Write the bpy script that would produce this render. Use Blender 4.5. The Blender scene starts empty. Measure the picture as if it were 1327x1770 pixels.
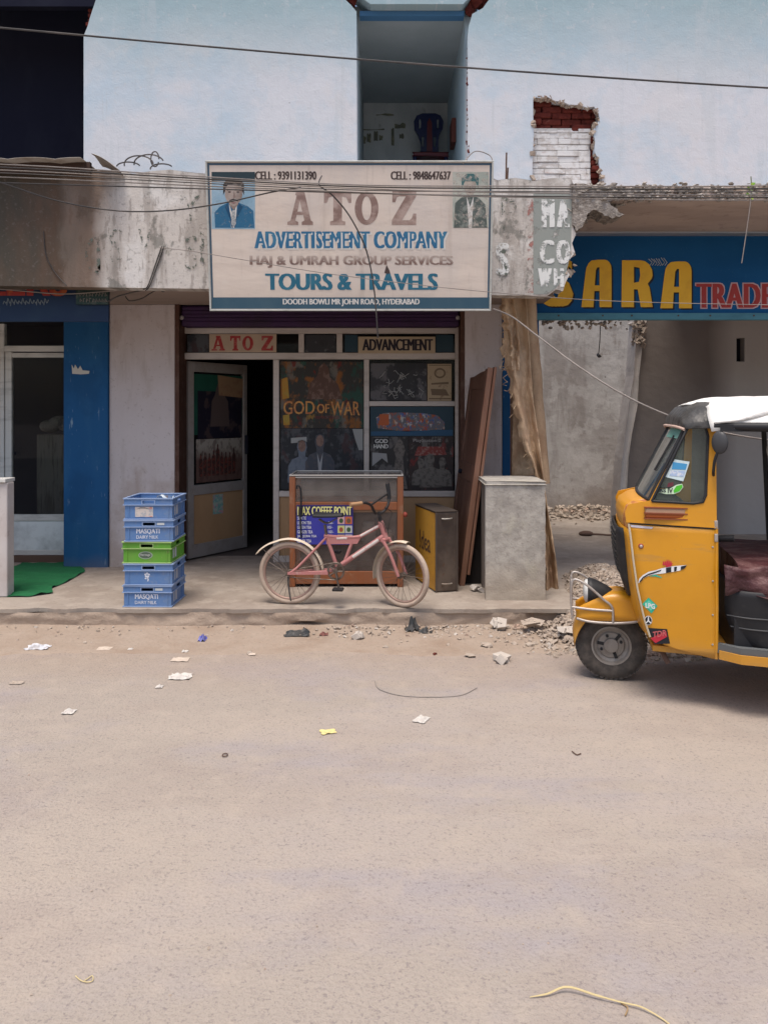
import bpy, math, random
from math import radians, sin, cos, pi, sqrt, atan2
from mathutils import Vector, Matrix, noise
from mathutils.geometry import tessellate_polygon

random.seed(7)
SC = bpy.context.scene
COL = SC.collection

# ------------------------------------------------------------------ camera, sky, sun, exposure
cam_d = bpy.data.cameras.new('camera')
cam = bpy.data.objects.new('camera', cam_d)
COL.objects.link(cam)
cam.location = (0, 0, 1.6)
cam.rotation_euler = (radians(90), 0, 0)
cam_d.sensor_fit = 'VERTICAL'
cam_d.sensor_height = 24.0
cam_d.sensor_width = 18.0
cam_d.lens = 24.0 * 1330 / 1770
cam_d.shift_y = -173 / 1770
cam_d.clip_end = 800
cam_d.clip_start = 0.05
SC.camera = cam

SUN_EL, SUN_AZ = radians(74), atan2(-0.30, -0.95)
wd = bpy.data.worlds.new('World')
SC.world = wd
wd.use_nodes = True
nt = wd.node_tree
nt.nodes.clear()
sky = nt.nodes.new('ShaderNodeTexSky')
sky.sky_type = 'NISHITA'
sky.sun_disc = False
sky.sun_elevation = SUN_EL
sky.sun_rotation = SUN_AZ
sky.air_density = 1.0
sky.dust_density = 4.0
sky.ozone_density = 1.0
bgn = nt.nodes.new('ShaderNodeBackground')
bgn.inputs[1].default_value = 0.15
wout = nt.nodes.new('ShaderNodeOutputWorld')
nt.links.new(sky.outputs[0], bgn.inputs[0])
nt.links.new(bgn.outputs[0], wout.inputs[0])

sun_d = bpy.data.lights.new('sun', 'SUN')
sun_d.energy = 2.2
sun_d.angle = radians(24)
sun_d.color = (1.0, 0.93, 0.84)
sun = bpy.data.objects.new('sun', sun_d)
COL.objects.link(sun)
sdir = Vector((sin(SUN_AZ) * cos(SUN_EL), cos(SUN_AZ) * cos(SUN_EL), sin(SUN_EL)))
sun.rotation_euler = (-sdir).to_track_quat('-Z', 'Y').to_euler()
sun.location = sdir * 30

SC.view_settings.view_transform = 'Standard'
SC.view_settings.look = 'None'
SC.view_settings.gamma = 1
SC.view_settings.use_curve_mapping = False
SC.view_settings.exposure = 0.55
SC.render.engine = 'CYCLES'
SC.cycles.use_denoising = True
SC.cycles.max_bounces = 8
SC.cycles.transparent_max_bounces = 16

# ------------------------------------------------------------------ helpers
F, CX, HZ, CH = 1330.0, 663.5, 712.0, 1.6
def X(px, d): return (px - CX) * d / F
def Z(py, d): return CH - (py - HZ) * d / F
def P(px, py, d): return Vector((X(px, d), d, Z(py, d)))

def lin(c):
    def g(u): return u / 12.92 if u <= 0.04045 else ((u + 0.055) / 1.055) ** 2.4
    return (g(c[0] / 255), g(c[1] / 255), g(c[2] / 255), 1)

def rgb(*c): return lin(c)

MATS = {}
def mat(name, col, rough=0.8, metal=0.0, layers=(), bump=(), spec=0.22, alpha=None, emit=None):
    """procedural material. layers: (kind, scale(3 or 1), lo, hi, colour, strength)"""
    if name in MATS: return MATS[name]
    m = bpy.data.materials.new(name)
    m.use_nodes = True
    t = m.node_tree
    b = t.nodes['Principled BSDF']
    b.inputs['Roughness'].default_value = rough
    b.inputs['Metallic'].default_value = metal
    b.inputs['Specular IOR Level'].default_value = spec
    tc = t.nodes.new('ShaderNodeTexCoord')
    cur = t.nodes.new('ShaderNodeRGB')
    cur.outputs[0].default_value = col if len(col) == 4 else (*col, 1)
    cur = cur.outputs[0]
    for i, L in enumerate(layers):
        kind, sc, lo, hi, lc, st = L[:6]
        mp = t.nodes.new('ShaderNodeMapping')
        t.links.new(tc.outputs['Object'], mp.inputs[0])
        if isinstance(sc, (int, float)): sc = (sc, sc, sc)
        mp.inputs['Scale'].default_value = sc
        mp.inputs['Location'].default_value = (3.7 * i + 1.3, 5.1 * i, 2.9 * i) if kind not in ('x', 'y', 'z') else (0, 0, 0)
        if kind == 'n':
            n = t.nodes.new('ShaderNodeTexNoise')
            n.inputs['Scale'].default_value = 1
            n.inputs['Detail'].default_value = 6
            n.inputs['Roughness'].default_value = 0.62
            src = n.outputs['Fac']; t.links.new(mp.outputs[0], n.inputs['Vector'])
        elif kind == 'v':
            n = t.nodes.new('ShaderNodeTexVoronoi')
            n.inputs['Scale'].default_value = 1
            src = n.outputs['Distance']; t.links.new(mp.outputs[0], n.inputs['Vector'])
        elif kind == 'c':   # voronoi cell noise value
            n = t.nodes.new('ShaderNodeTexVoronoi')
            n.inputs['Scale'].default_value = 1
            s2 = t.nodes.new('ShaderNodeSeparateColor')
            t.links.new(mp.outputs[0], n.inputs['Vector']); t.links.new(n.outputs['Color'], s2.inputs[0])
            src = s2.outputs[0]
        elif kind == 'w':
            n = t.nodes.new('ShaderNodeTexWave')
            n.inputs['Scale'].default_value = 1
            n.inputs['Distortion'].default_value = 4
            n.inputs['Detail'].default_value = 3
            src = n.outputs['Fac']; t.links.new(mp.outputs[0], n.inputs['Vector'])
        else:               # position along an axis, softened by noise
            s3 = t.nodes.new('ShaderNodeSeparateXYZ')
            t.links.new(tc.outputs['Object'], s3.inputs[0])
            n = t.nodes.new('ShaderNodeTexNoise'); n.inputs['Scale'].default_value = 1
            n.inputs['Detail'].default_value = 6
            t.links.new(mp.outputs[0], n.inputs['Vector'])
            mm = t.nodes.new('ShaderNodeMath'); mm.operation = 'MULTIPLY_ADD'
            t.links.new(n.outputs['Fac'], mm.inputs[0])
            mm.inputs[1].default_value = L[6] if len(L) > 6 else 0.3
            t.links.new(s3.outputs['xyz'.index(kind)], mm.inputs[2])
            src = mm.outputs[0]
        mr = t.nodes.new('ShaderNodeMapRange')
        mr.inputs['From Min'].default_value = lo
        mr.inputs['From Max'].default_value = hi
        mr.inputs['To Min'].default_value = 0
        mr.inputs['To Max'].default_value = st
        t.links.new(src, mr.inputs['Value'])
        mx = t.nodes.new('ShaderNodeMix'); mx.data_type = 'RGBA'
        t.links.new(mr.outputs[0], mx.inputs[0])
        t.links.new(cur, mx.inputs[6])
        mx.inputs[7].default_value = lc if len(lc) == 4 else (*lc, 1)
        cur = mx.outputs[2]
    t.links.new(cur, b.inputs['Base Color'])
    last = None
    for (sc, st, dist) in bump:
        n = t.nodes.new('ShaderNodeTexNoise')
        n.inputs['Detail'].default_value = 5
        mp = t.nodes.new('ShaderNodeMapping')
        if isinstance(sc, (int, float)): sc = (sc, sc, sc)
        mp.inputs['Scale'].default_value = sc
        n.inputs['Scale'].default_value = 1
        t.links.new(tc.outputs['Object'], mp.inputs[0]); t.links.new(mp.outputs[0], n.inputs['Vector'])
        bp = t.nodes.new('ShaderNodeBump')
        bp.inputs['Strength'].default_value = st
        bp.inputs['Distance'].default_value = dist
        t.links.new(n.outputs['Fac'], bp.inputs['Height'])
        if last: t.links.new(last, bp.inputs['Normal'])
        last = bp.outputs[0]
    if last: t.links.new(last, b.inputs['Normal'])
    if alpha is not None: b.inputs['Alpha'].default_value = alpha
    MATS[name] = m
    return m

def glass(name, tint, clear=0.85, rough=0.03, dust=0.0, dustcol=(.5, .45, .4, 1)):
    if name in MATS: return MATS[name]
    m = bpy.data.materials.new(name); m.use_nodes = True
    t = m.node_tree; t.nodes.clear()
    o = t.nodes.new('ShaderNodeOutputMaterial')
    tr = t.nodes.new('ShaderNodeBsdfTransparent'); tr.inputs[0].default_value = (tint[0] * clear, tint[1] * clear, tint[2] * clear, 1)
    gl = t.nodes.new('ShaderNodeBsdfGlossy'); gl.inputs['Roughness'].default_value = rough
    fr = t.nodes.new('ShaderNodeFresnel'); fr.inputs[0].default_value = 1.16
    mx = t.nodes.new('ShaderNodeMixShader')
    t.links.new(fr.outputs[0], mx.inputs[0]); t.links.new(tr.outputs[0], mx.inputs[1]); t.links.new(gl.outputs[0], mx.inputs[2])
    last = mx.outputs[0]
    if dust > 0:
        df = t.nodes.new('ShaderNodeBsdfDiffuse'); df.inputs[0].default_value = dustcol
        n = t.nodes.new('ShaderNodeTexNoise'); n.inputs['Scale'].default_value = 9; n.inputs['Detail'].default_value = 6
        tc = t.nodes.new('ShaderNodeTexCoord'); t.links.new(tc.outputs['Object'], n.inputs['Vector'])
        mr = t.nodes.new('ShaderNodeMapRange'); mr.inputs[1].default_value = .3; mr.inputs[2].default_value = .7
        mr.inputs[3].default_value = dust * .5; mr.inputs[4].default_value = dust
        t.links.new(n.outputs['Fac'], mr.inputs[0])
        m2 = t.nodes.new('ShaderNodeMixShader')
        t.links.new(mr.outputs[0], m2.inputs[0]); t.links.new(last, m2.inputs[1]); t.links.new(df.outputs[0], m2.inputs[2])
        last = m2.outputs[0]
    t.links.new(last, o.inputs[0])
    MATS[name] = m
    return m

ORG = {}
class MB:
    def __init__(s): s.v = []; s.f = []
    def add(s, vs, fs):
        n = len(s.v)
        s.v += [Vector(v) for v in vs]
        s.f += [tuple(i + n for i in f) for f in fs]
        return s
    def box(s, x0, x1, y0, y1, z0, z1, M=None):
        vs = [Vector((x, y, z)) for z in (z0, z1) for y in (y0, y1) for x in (x0, x1)]
        if M is not None: vs = [M @ v for v in vs]
        return s.add(vs, [(0, 2, 3, 1), (4, 5, 7, 6), (0, 1, 5, 4), (2, 6, 7, 3), (0, 4, 6, 2), (1, 3, 7, 5)])
    def slab(s, outer, holes=(), a0=0.0, a1=0.1, axis='y', M=None):
        """polygon (with holes) extruded from a0 to a1 along axis; 2-D points are the other two axes in order"""
        loops = [list(outer)] + [list(h) for h in holes]
        flat = [p for l in loops for p in l]
        tris = tessellate_polygon([[Vector((p[0], p[1], 0)) for p in l] for l in loops])
        def c(p, a):
            if axis == 'y': v = Vector((p[0], a, p[1]))
            elif axis == 'x': v = Vector((a, p[0], p[1]))
            else: v = Vector((p[0], p[1], a))
            return M @ v if M is not None else v
        n = len(flat)
        vs = [c(p, a0) for p in flat] + [c(p, a1) for p in flat]
        fs = [tuple(t) for t in tris] + [(t[0] + n, t[2] + n, t[1] + n) for t in tris]
        k = 0
        for l in loops:
            m = len(l)
            for i in range(m):
                j = (i + 1) % m
                fs.append((k + i, k + j, k + j + n, k + i + n))
            k += m
        return s.add(vs, fs)
    def flat(s, outer, holes=(), M=None, y=0.0):
        loops = [list(outer)] + [list(h) for h in holes]
        flat = [p for l in loops for p in l]
        tris = tessellate_polygon([[Vector((p[0], p[1], 0)) for p in l] for l in loops])
        vs = [Vector((p[0], y, p[1])) for p in flat]
        if M is not None: vs = [M @ v for v in vs]
        return s.add(vs, [tuple(t) for t in tris])
    def tube(s, pts, r, n=8, closed=False, caps=True):
        pts = [Vector(p) for p in pts]
        m = len(pts)
        rs = r if isinstance(r, (list, tuple)) else [r] * m
        vs = []; prev = None
        for i, p in enumerate(pts):
            if closed: d = pts[(i + 1) % m] - pts[i - 1]
            else: d = pts[min(i + 1, m - 1)] - pts[max(i - 1, 0)]
            d.normalize()
            if prev is None:
                up = Vector((0, 0, 1)) if abs(d.z) < .9 else Vector((1, 0, 0))
                a = d.cross(up).normalized()
            else:
                a = (prev - d * prev.dot(d)).normalized()
            prev = a
            b = d.cross(a)
            for k in range(n):
                t = 2 * pi * k / n
                vs.append(p + (a * cos(t) + b * sin(t)) * rs[i])
        fs = []
        for i in range(m if closed else m - 1):
            j = (i + 1) % m
            for k in range(n):
                l = (k + 1) % n
                fs.append((i * n + k, i * n + l, j * n + l, j * n + k))
        if caps and not closed:
            fs.append(tuple(range(n))[::-1]); fs.append(tuple((m - 1) * n + k for k in range(n)))
        return s.add(vs, fs)
    def lathe(s, prof, n=24, M=None, caps=True):
        """profile of (r, h) turned about local Z"""
        vs = []
        for (r, h) in prof:
            for k in range(n):
                t = 2 * pi * k / n
                v = Vector((r * cos(t), r * sin(t), h))
                vs.append(M @ v if M is not None else v)
        fs = []
        for i in range(len(prof) - 1):
            for k in range(n):
                l = (k + 1) % n
                fs.append((i * n + k, i * n + l, (i + 1) * n + l, (i + 1) * n + k))
        if caps:
            fs.append(tuple(range(n))[::-1]); fs.append(tuple((len(prof) - 1) * n + k for k in range(n)))
        return s.add(vs, fs)
    def grid(s, fn, nu, nv, closeu=False):
        vs = [Vector(fn(i / nu, j / nv)) for j in range(nv + 1) for i in range(nu + (0 if closeu else 1))]
        w = nu if closeu else nu + 1
        fs = []
        for j in range(nv):
            for i in range(nu):
                i2 = (i + 1) % w
                fs.append((j * w + i, j * w + i2, (j + 1) * w + i2, (j + 1) * w + i))
        return s.add(vs, fs)
    def ball(s, c, rx, ry, rz, n=12, m=8, M=None):
        def fn(u, v):
            a, b = 2 * pi * u, pi * (v - .5)
            p = Vector((rx * cos(b) * cos(a), ry * cos(b) * sin(a), rz * sin(b)))
            if M is not None: p = M @ p
            return Vector(c) + p
        return s.grid(fn, n, m, closeu=True)
    def rock(s, c, r, rnd, flat=.7):
        """an irregular angular stone"""
        c = Vector(c)
        vs = []
        base = [(1, 0, 0), (-1, 0, 0), (0, 1, 0), (0, -1, 0), (0, 0, 1), (0, 0, -1)]
        R = Matrix.Rotation(rnd.uniform(0, 6.28), 3, Vector((rnd.uniform(-1, 1), rnd.uniform(-1, 1), rnd.uniform(-1, 1))).normalized())
        pts = []
        for q in ((1, 1, 1), (1, 1, -1), (1, -1, 1), (1, -1, -1), (-1, 1, 1), (-1, 1, -1), (-1, -1, 1), (-1, -1, -1)):
            p = R @ Vector((q[0] * rnd.uniform(.4, .9), q[1] * rnd.uniform(.3, .7), q[2] * rnd.uniform(.25, .6)))
            p *= r; p.z *= flat
            pts.append(c + p)
        # order matches box() corner order: z, y, x loops
        o = [pts[i] for i in (7, 3, 5, 1, 6, 2, 4, 0)]
        return s.add(o, [(0, 2, 3, 1), (4, 5, 7, 6), (0, 1, 5, 4), (2, 6, 7, 3), (0, 4, 6, 2), (1, 3, 7, 5)])
    def build(s, name, m, parent=None, local=False, smooth=None, bev=0, segs=2, label=None, kind=None, solid=0):
        me = bpy.data.meshes.new(name)
        off = Vector((0, 0, 0))
        if parent is not None and not local: off = ORG.get(parent.name, off)
        me.from_pydata([v - off for v in s.v], [], s.f)
        me.update()
        me.materials.append(m)
        o = bpy.data.objects.new(name, me)
        COL.objects.link(o)
        if parent is not None:
            o.parent = parent
            ORG[o.name] = ORG.get(parent.name, Vector((0, 0, 0)))
        if solid:
            md = o.modifiers.new('solid', 'SOLIDIFY'); md.thickness = solid; md.offset = 0
        if bev:
            md = o.modifiers.new('bevel', 'BEVEL'); md.width = bev; md.segments = segs; md.limit_method = 'ANGLE'; md.angle_limit = radians(40)
        if smooth is not None:
            me.shade_smooth()
            me.set_sharp_from_angle(angle=radians(smooth))
        if label: o['label'] = label
        if kind: o['kind'] = kind
        return o

def thing(name, loc, label, cat, group=None, rotz=0.0):
    o = bpy.data.objects.new(name, None)
    o.empty_display_size = .1
    COL.objects.link(o)
    o.location = loc
    o.rotation_euler = (0, 0, rotz)
    o['label'] = label; o['category'] = cat
    if group: o['group'] = group
    ORG[o.name] = Vector(loc)
    return o
def tag(o, label, cat, group=None):
    o['label'] = label; o['category'] = cat
    if group: o['group'] = group
    return o
def recentre(o):
    """move a single-mesh thing's origin to its base centre"""
    vs = [v.co for v in o.data.vertices]
    c = Vector(((min(v.x for v in vs) + max(v.x for v in vs)) / 2, (min(v.y for v in vs) + max(v.y for v in vs)) / 2, min(v.z for v in vs)))
    for v in o.data.vertices: v.co -= c
    o.location = Vector(o.location) + c
    return o

# lettering: outlines of the built-in font, fitted to a box
TXT = {}
def text_geo(s, bold=0.0, shear=0.0, space=1.0):
    key = (s, bold, shear, space)
    if key not in TXT:
        cu = bpy.data.curves.new('lettering', 'FONT')
        cu.body = s; cu.offset = bold; cu.shear = shear; cu.resolution_u = 3; cu.space_character = space
        ob = bpy.data.objects.new('lettering', cu)
        me = ob.to_mesh()
        vs = [v.co.copy() for v in me.vertices]
        fs = [tuple(p.vertices) for p in me.polygons]
        ob.to_mesh_clear()
        bpy.data.objects.remove(ob); bpy.data.curves.remove(cu)
        x0, x1 = min(v.x for v in vs), max(v.x for v in vs)
        y0, y1 = min(v.y for v in vs), max(v.y for v in vs)
        vs = [((v.x - x0) / (x1 - x0), (v.y - y0) / (y1 - y0)) for v in vs]
        TXT[key] = (vs, fs)
    return TXT[key]
def letters(mb, s, p0, ux, uz, w, h, bold=0.01, shear=0.0, space=1.0, warp=None):
    vs, fs = text_geo(s, 0.0, shear, space)
    p0, ux, uz = Vector(p0), Vector(ux).normalized(), Vector(uz).normalized()
    nrm = ux.cross(uz)
    sh = max(0, bold) * h * 1.5          # heavier strokes: overlaid copies, each a hair proud of the last
    for k, f in enumerate((-1, -.33, .33, 1) if sh else (0,)):
        mb.add([p0 + ux * (sh + a * (w - 2 * sh) + f * sh) + uz * (b * h) + nrm * (.00025 * k) for (a, b) in vs], fs)
    return mb
EX, EZ = Vector((1, 0, 0)), Vector((0, 0, 1))

def jag(p0, p1, n, amp, rnd):
    """points from p0 towards p1 (p1 left out) with a broken, uneven line"""
    out = []
    for i in range(n):
        t = i / n
        d = (p1[0] - p0[0], p1[1] - p0[1]); L = sqrt(d[0] ** 2 + d[1] ** 2) or 1
        a = rnd.uniform(-amp, amp) if i else 0
        out.append((p0[0] + d[0] * t - d[1] / L * a, p0[1] + d[1] * t + d[0] / L * a))
    return out
def rrect(x0, x1, z0, z1, r, n=4):
    pts = []
    for (cx, cz, a) in ((x1 - r, z0 + r, -90), (x1 - r, z1 - r, 0), (x0 + r, z1 - r, 90), (x0 + r, z0 + r, 180)):
        for k in range(n + 1):
            t = radians(a + 90 * k / n)
            pts.append((cx + r * cos(t), cz + r * sin(t)))
    return pts
def ell(cx, cz, rx, rz, n=20):
    return [(cx + rx * cos(2 * pi * k / n), cz + rz * sin(2 * pi * k / n)) for k in range(n)]
def spline(pts, n=8):
    """smooth curve through the points (Catmull-Rom)"""
    pts = [Vector(p) for p in pts]
    out = []
    for i in range(len(pts) - 1):
        a, b, c, d = pts[max(i - 1, 0)], pts[i], pts[i + 1], pts[min(i + 2, len(pts) - 1)]
        for k in range(n):
            t = k / n
            out.append(.5 * ((2 * b) + (c - a) * t + (2 * a - 5 * b + 4 * c - d) * t * t + (3 * b - a - 3 * c + d) * t ** 3))
    out.append(pts[-1])
    return out
def frame_between(a, b):
    """matrix with local Z from a to b, origin a"""
    a, b = Vector(a), Vector(b)
    return Matrix.Translation(a) @ (b - a).to_track_quat('Z', 'Y').to_matrix().to_4x4()

# ------------------------------------------------------------------ materials
dust = rgb(176, 152, 128)
M_road = mat('dusty_asphalt', (.300, .258, .220), rough=.95, spec=.12,
    layers=[('n', (.5, .9, 1), .47, .57, (.280, .248, .242), .9), ('n', (.12, .8, 1), .50, .56, (.328, .280, .236), .7), ('n', (.8, 1.6, 1), .55, .60, (.285, .238, .203), .4),
            ('n', (.4, 1.4, 1), .55, .62, (.34, .288, .24), .4), ('n', (2.2, 3.0, 1), .56, .64, (.275, .23, .20), .45), ('y', (1.2, 1.2, 1), 4.7, 5.7, (.29, .228, .18), .85, .8),
            ('n', 75, .56, .66, (.15, .125, .125), .55), ('n', 170, .58, .68, (.15, .12, .11), .5), ('n', 26, .62, .68, (.19, .16, .15), .35), ('v', 110, .26, .08, (.18, .15, .14), .40), ('v', 190, .22, .05, (.42, .36, .30), .35), ('n', 6, .52, .66, (.35, .295, .245), .4), ('v', 7, .05, .02, (.12, .1, .09), .6)],
    bump=[(75, .8, .008), (4, .25, .02)])
M_dirt = mat('loose_dirt', (.29, .228, .18), rough=1, spec=.1,
    layers=[('n', 5, .4, .7, (.32, .26, .21), .8), ('n', 40, .55, .7, (.18, .135, .10), .5), ('n', 2.2, .52, .66, (.24, .175, .13), .7)], bump=[(30, .7, .01), (120, .4, .003)])
M_porch = mat('worn_concrete_floor', (.30, .255, .215), rough=.9,
    layers=[('n', 1.6, .42, .60, (.235, .19, .155), .85), ('n', 7, .5, .66, (.35, .30, .25), .7), ('n', 18, .56, .66, (.2, .16, .13), .5), ('n', 70, .58, .7, (.18, .145, .12), .4)], bump=[(25, .35, .006), (120, .3, .002)])
M_kerb = mat('dirty_kerb', (.38, .30, .235), rough=.95,
    layers=[('n', (2, 2, 9), .42, .68, (.28, .21, .16), .8), ('n', 20, .55, .75, (.44, .36, .29), .6)], bump=[(14, .7, .015), (60, .5, .005)])
M_upper = mat('pale_blue_limewash', (.52, .535, .57), rough=.95, spec=.1,
    layers=[('n', (.75, 1, 1.0), .46, .57, (.39, .485, .565), .75), ('n', (2.6, 1, 1.8), .52, .56, (.45, .505, .56), .5), ('n', (1.4, 1, 1.1), .55, .60, (.54, .535, .55), .6),
            ('z', (.8, 1, .6), 4.95, 5.75, (.27, .37, .405), .9, .55), ('n', (5, 1, .5), .57, .64, (.42, .46, .49), .35), ('n', (24, 1, 1.2), .62, .68, (.40, .43, .45), .35),
            ('n', (18, 1, 16), .62, .655, (.46, .48, .50), .45), ('v', 2.3, .03, .015, (.2, .2, .2), .7), ('v', 7.1, .035, .015, (.3, .3, .3), .6), ('n', 60, .62, .68, (.44, .46, .48), .3)],
    bump=[((3, 1, 2.5), .3, .03), (12, .35, .010), (60, .4, .004)])
M_pinkwall = mat('old_white_wall', (.52, .47, .465), rough=.9, spec=.15,
    layers=[('n', (1.2, 1, .6), .42, .66, (.42, .36, .345), .7), ('n', (8, 1, 1.2), .54, .68, (.33, .27, .24), .55), ('n', (2.5, 1, 2), .55, .64, (.38, .31, .28), .6), ('n', 40, .6, .68, (.3, .25, .23), .5), ('v', 9, .05, .02, (.16, .12, .1), .7), ('z', (2, 2, 2), .5, .1, (.36, .29, .235), .75, .25)],
    bump=[(8, .25, .01), (60, .2, .003)])
M_fascia = mat('stained_concrete_fascia', (.50, .462, .425), rough=.92, spec=.12,
    layers=[('n', (2.4, 1, .35), .46, .58, (.33, .295, .265), .8), ('n', (1.3, 1, 1.2), .53, .58, (.62, .60, .575), .6), ('n', (8, 1, 1.3), .54, .62, (.24, .21, .185), .55),
            ('n', (20, 1, 5), .57, .62, (.20, .175, .155), .5), ('n', (5, 1, 4), .60, .64, (.12, .12, .105), .6),
            ('x', (1.6, 1, 1.6), -1.98, -2.12, (.135, .085, .058), .85, .5), ('x', (5, 2, 2.5), -2.42, -2.48, (.10, .058, .038), .75, .3),
            ('x', (9, 2, 3), -1.7, -2.5, (.055, .058, .05), .75, 1.2), ('n', 30, .58, .66, (.15, .13, .115), .45), ('v', 30, .12, .04, (.15, .13, .12), .4)],
    bump=[(10, .5, .012), (60, .4, .005)])
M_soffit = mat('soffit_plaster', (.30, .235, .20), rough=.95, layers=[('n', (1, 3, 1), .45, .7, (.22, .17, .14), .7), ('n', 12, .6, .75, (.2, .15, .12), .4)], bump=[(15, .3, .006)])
M_soffit2 = mat('pinkish_soffit_plaster', (.46, .37, .32), rough=.95, layers=[('n', (1, 3, 1), .47, .6, (.36, .285, .245), .7), ('n', 9, .58, .66, (.27, .21, .18), .5), ('v', 2.0, .06, .03, (.12, .09, .08), .7)], bump=[(15, .4, .008)])
M_rubble = mat('broken_concrete', (.33, .27, .22), rough=1, spec=.1, layers=[('n', 7, .46, .62, (.37, .315, .265), .7), ('n', 22, .5, .7, (.22, .17, .14), .6), ('n', 3, .58, .66, (.33, .19, .14), .5)], bump=[(60, .6, .006)])
M_pale_rubble = mat('pale_plaster_chunk', (.42, .375, .33), rough=1, layers=[('n', 30, .5, .7, (.36, .31, .27), .6)], bump=[(60, .5, .004)])
M_blue = mat('royal_blue_paint', (.016, .085, .21), rough=.7, spec=.12,
    layers=[('n', (5, 5, 1.5), .5, .75, (.03, .11, .225), .8), ('n', (60, 60, 9), .665, .70, (.22, .32, .40), .6), ('n', (18, 18, 2.5), .67, .70, (.26, .36, .42), .7), ('n', (3, 3, 2), .5, .62, (.012, .062, .16), .6), ('z', (3, 3, 3), .45, .05, (.20, .17, .15), .6, .35)], bump=[(20, .2, .004)])
M_navy = mat('navy_board', (.008, .022, .055), rough=.5, layers=[('n', 4, .5, .7, (.012, .03, .06), .8)])
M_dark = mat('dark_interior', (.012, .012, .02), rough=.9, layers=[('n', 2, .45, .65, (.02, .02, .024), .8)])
M_black = mat('dark_void_shade', (.012, .013, .024), rough=.95, spec=.05, layers=[('n', (1.5, 1.5, .6), .5, .7, (.02, .022, .034), .7)])  # gloom of the deep opening put into a near-black colour
M_brick_w = mat('whitewashed_brick', (.60, .60, .60), rough=.95, layers=[('n', 18, .5, .62, (.44, .42, .40), .8), ('n', (5, 5, 9), .56, .62, (.38, .34, .31), .6), ('n', (8, 8, 30), .62, .72, (.33, .2, .16), .6)], bump=[(40, .6, .006)])
M_brick_r = mat('broken_red_brick', (.115, .026, .02), rough=1, spec=.1, layers=[('n', 14, .45, .65, (.065, .016, .014), .9), ('n', 30, .6, .7, (.28, .12, .09), .5)], bump=[(35, .8, .012)])
M_alu = mat('dull_aluminium', (.48, .425, .385), rough=.5, metal=.1, layers=[('n', (3, 3, 12), .5, .72, (.27, .22, .19), .6), ('n', 40, .62, .75, (.17, .13, .11), .4)])
M_glass = glass('shop_glass', (.99, 1.0, .99), .99, .02, dust=.02, dustcol=(.35, .3, .26, 1))
M_tan = mat('tan_laminate', (.38, .235, .125), rough=.55, layers=[('n', (3, 3, 1), .4, .7, (.30, .175, .09), .7), ('n', 30, .6, .75, (.22, .13, .07), .3)])
M_purple = mat('purple_shutter', (.045, .018, .062), rough=.6, layers=[('n', 5, .45, .7, (.03, .018, .03), .8)])
M_brown_edge = mat('dark_brown_jamb', (.075, .035, .024), rough=.7, layers=[('n', 10, .5, .7, (.14, .09, .07), .6)])
M_steel = mat('galvanised_sheet', (.36, .34, .31), rough=.6, metal=.4, layers=[('n', 4, .45, .68, (.19, .145, .11), .85), ('n', 25, .6, .7, (.12, .08, .06), .5)])
M_cable = mat('black_cable', (.055, .05, .048), rough=.55, layers=[('n', 3, .5, .7, (.14, .12, .11), .6)])
M_cable_l = mat('grey_cable', (.24, .21, .19), rough=.6, layers=[('n', 4, .5, .7, (.12, .1, .09), .6)])
M_rebar = mat('rusty_rod', (.10, .06, .045), rough=.9)
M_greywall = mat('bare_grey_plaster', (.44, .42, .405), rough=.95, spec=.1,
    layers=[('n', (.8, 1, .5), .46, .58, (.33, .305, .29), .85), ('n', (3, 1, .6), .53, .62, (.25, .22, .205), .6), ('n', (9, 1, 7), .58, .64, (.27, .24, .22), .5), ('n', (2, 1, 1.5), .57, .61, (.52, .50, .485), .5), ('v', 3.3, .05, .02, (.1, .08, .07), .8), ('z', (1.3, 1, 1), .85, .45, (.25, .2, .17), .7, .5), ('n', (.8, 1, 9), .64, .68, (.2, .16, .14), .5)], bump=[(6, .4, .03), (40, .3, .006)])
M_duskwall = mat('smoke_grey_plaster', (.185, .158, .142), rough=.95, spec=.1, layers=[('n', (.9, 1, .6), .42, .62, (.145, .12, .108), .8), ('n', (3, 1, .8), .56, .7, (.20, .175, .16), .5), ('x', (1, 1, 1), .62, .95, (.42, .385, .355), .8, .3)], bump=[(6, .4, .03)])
M_roomceil = mat('room_slate_paint', (.36, .41, .435), rough=.8, layers=[('n', 2, .4, .7, (.29, .345, .36), .8)])
M_roomback = mat('room_back_paint', (.55, .59, .60), rough=.85, layers=[('n', (3, 1, 2), .42, .66, (.42, .47, .48), .8), ('n', (14, 1, 5), .62, .7, (.15, .17, .17), .4)])
M_roomside = mat('room_side_paint', (.47, .58, .64), rough=.8, layers=[('n', 3, .45, .7, (.38, .5, .56), .7)])

PZ = .13                     # porch height
YF, YW, YS = 6.2, 7.3, 7.55  # canopy face, wall face, shop front
R1 = random.Random(11)

# ------------------------------------------------------------------ ground
b = MB()
def road_fn(u, v):
    return (-90 + 180 * u, -80 + 160 * v, 0)
b.grid(road_fn, 40, 40)
b.build('road', M_road, kind='structure')

# dirt verge banked against the kerb
def verge(u, v):
    x = -7 + 9.2 * u
    y = 5.05 + .75 * v
    h = .003 + .014 * max(0, v - .25) ** 1.6
    h += .012 * noise.noise(Vector((x * 2.1, y * 3, 0))) * v + .008 * noise.noise(Vector((x * 9, y * 9, 3))) * v
    y2 = y + (1 - v) * (.22 * noise.noise(Vector((x * 1.3, 1, 2))) + .08 * noise.noise(Vector((x * 6, 3, 2))))
    if v < .01: h = -.01
    return (x, y2, max(h, .0015 if v > .01 else -.01))
MB().grid(verge, 160, 14).build('dirt_verge', M_dirt, smooth=60, kind='structure')

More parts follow.
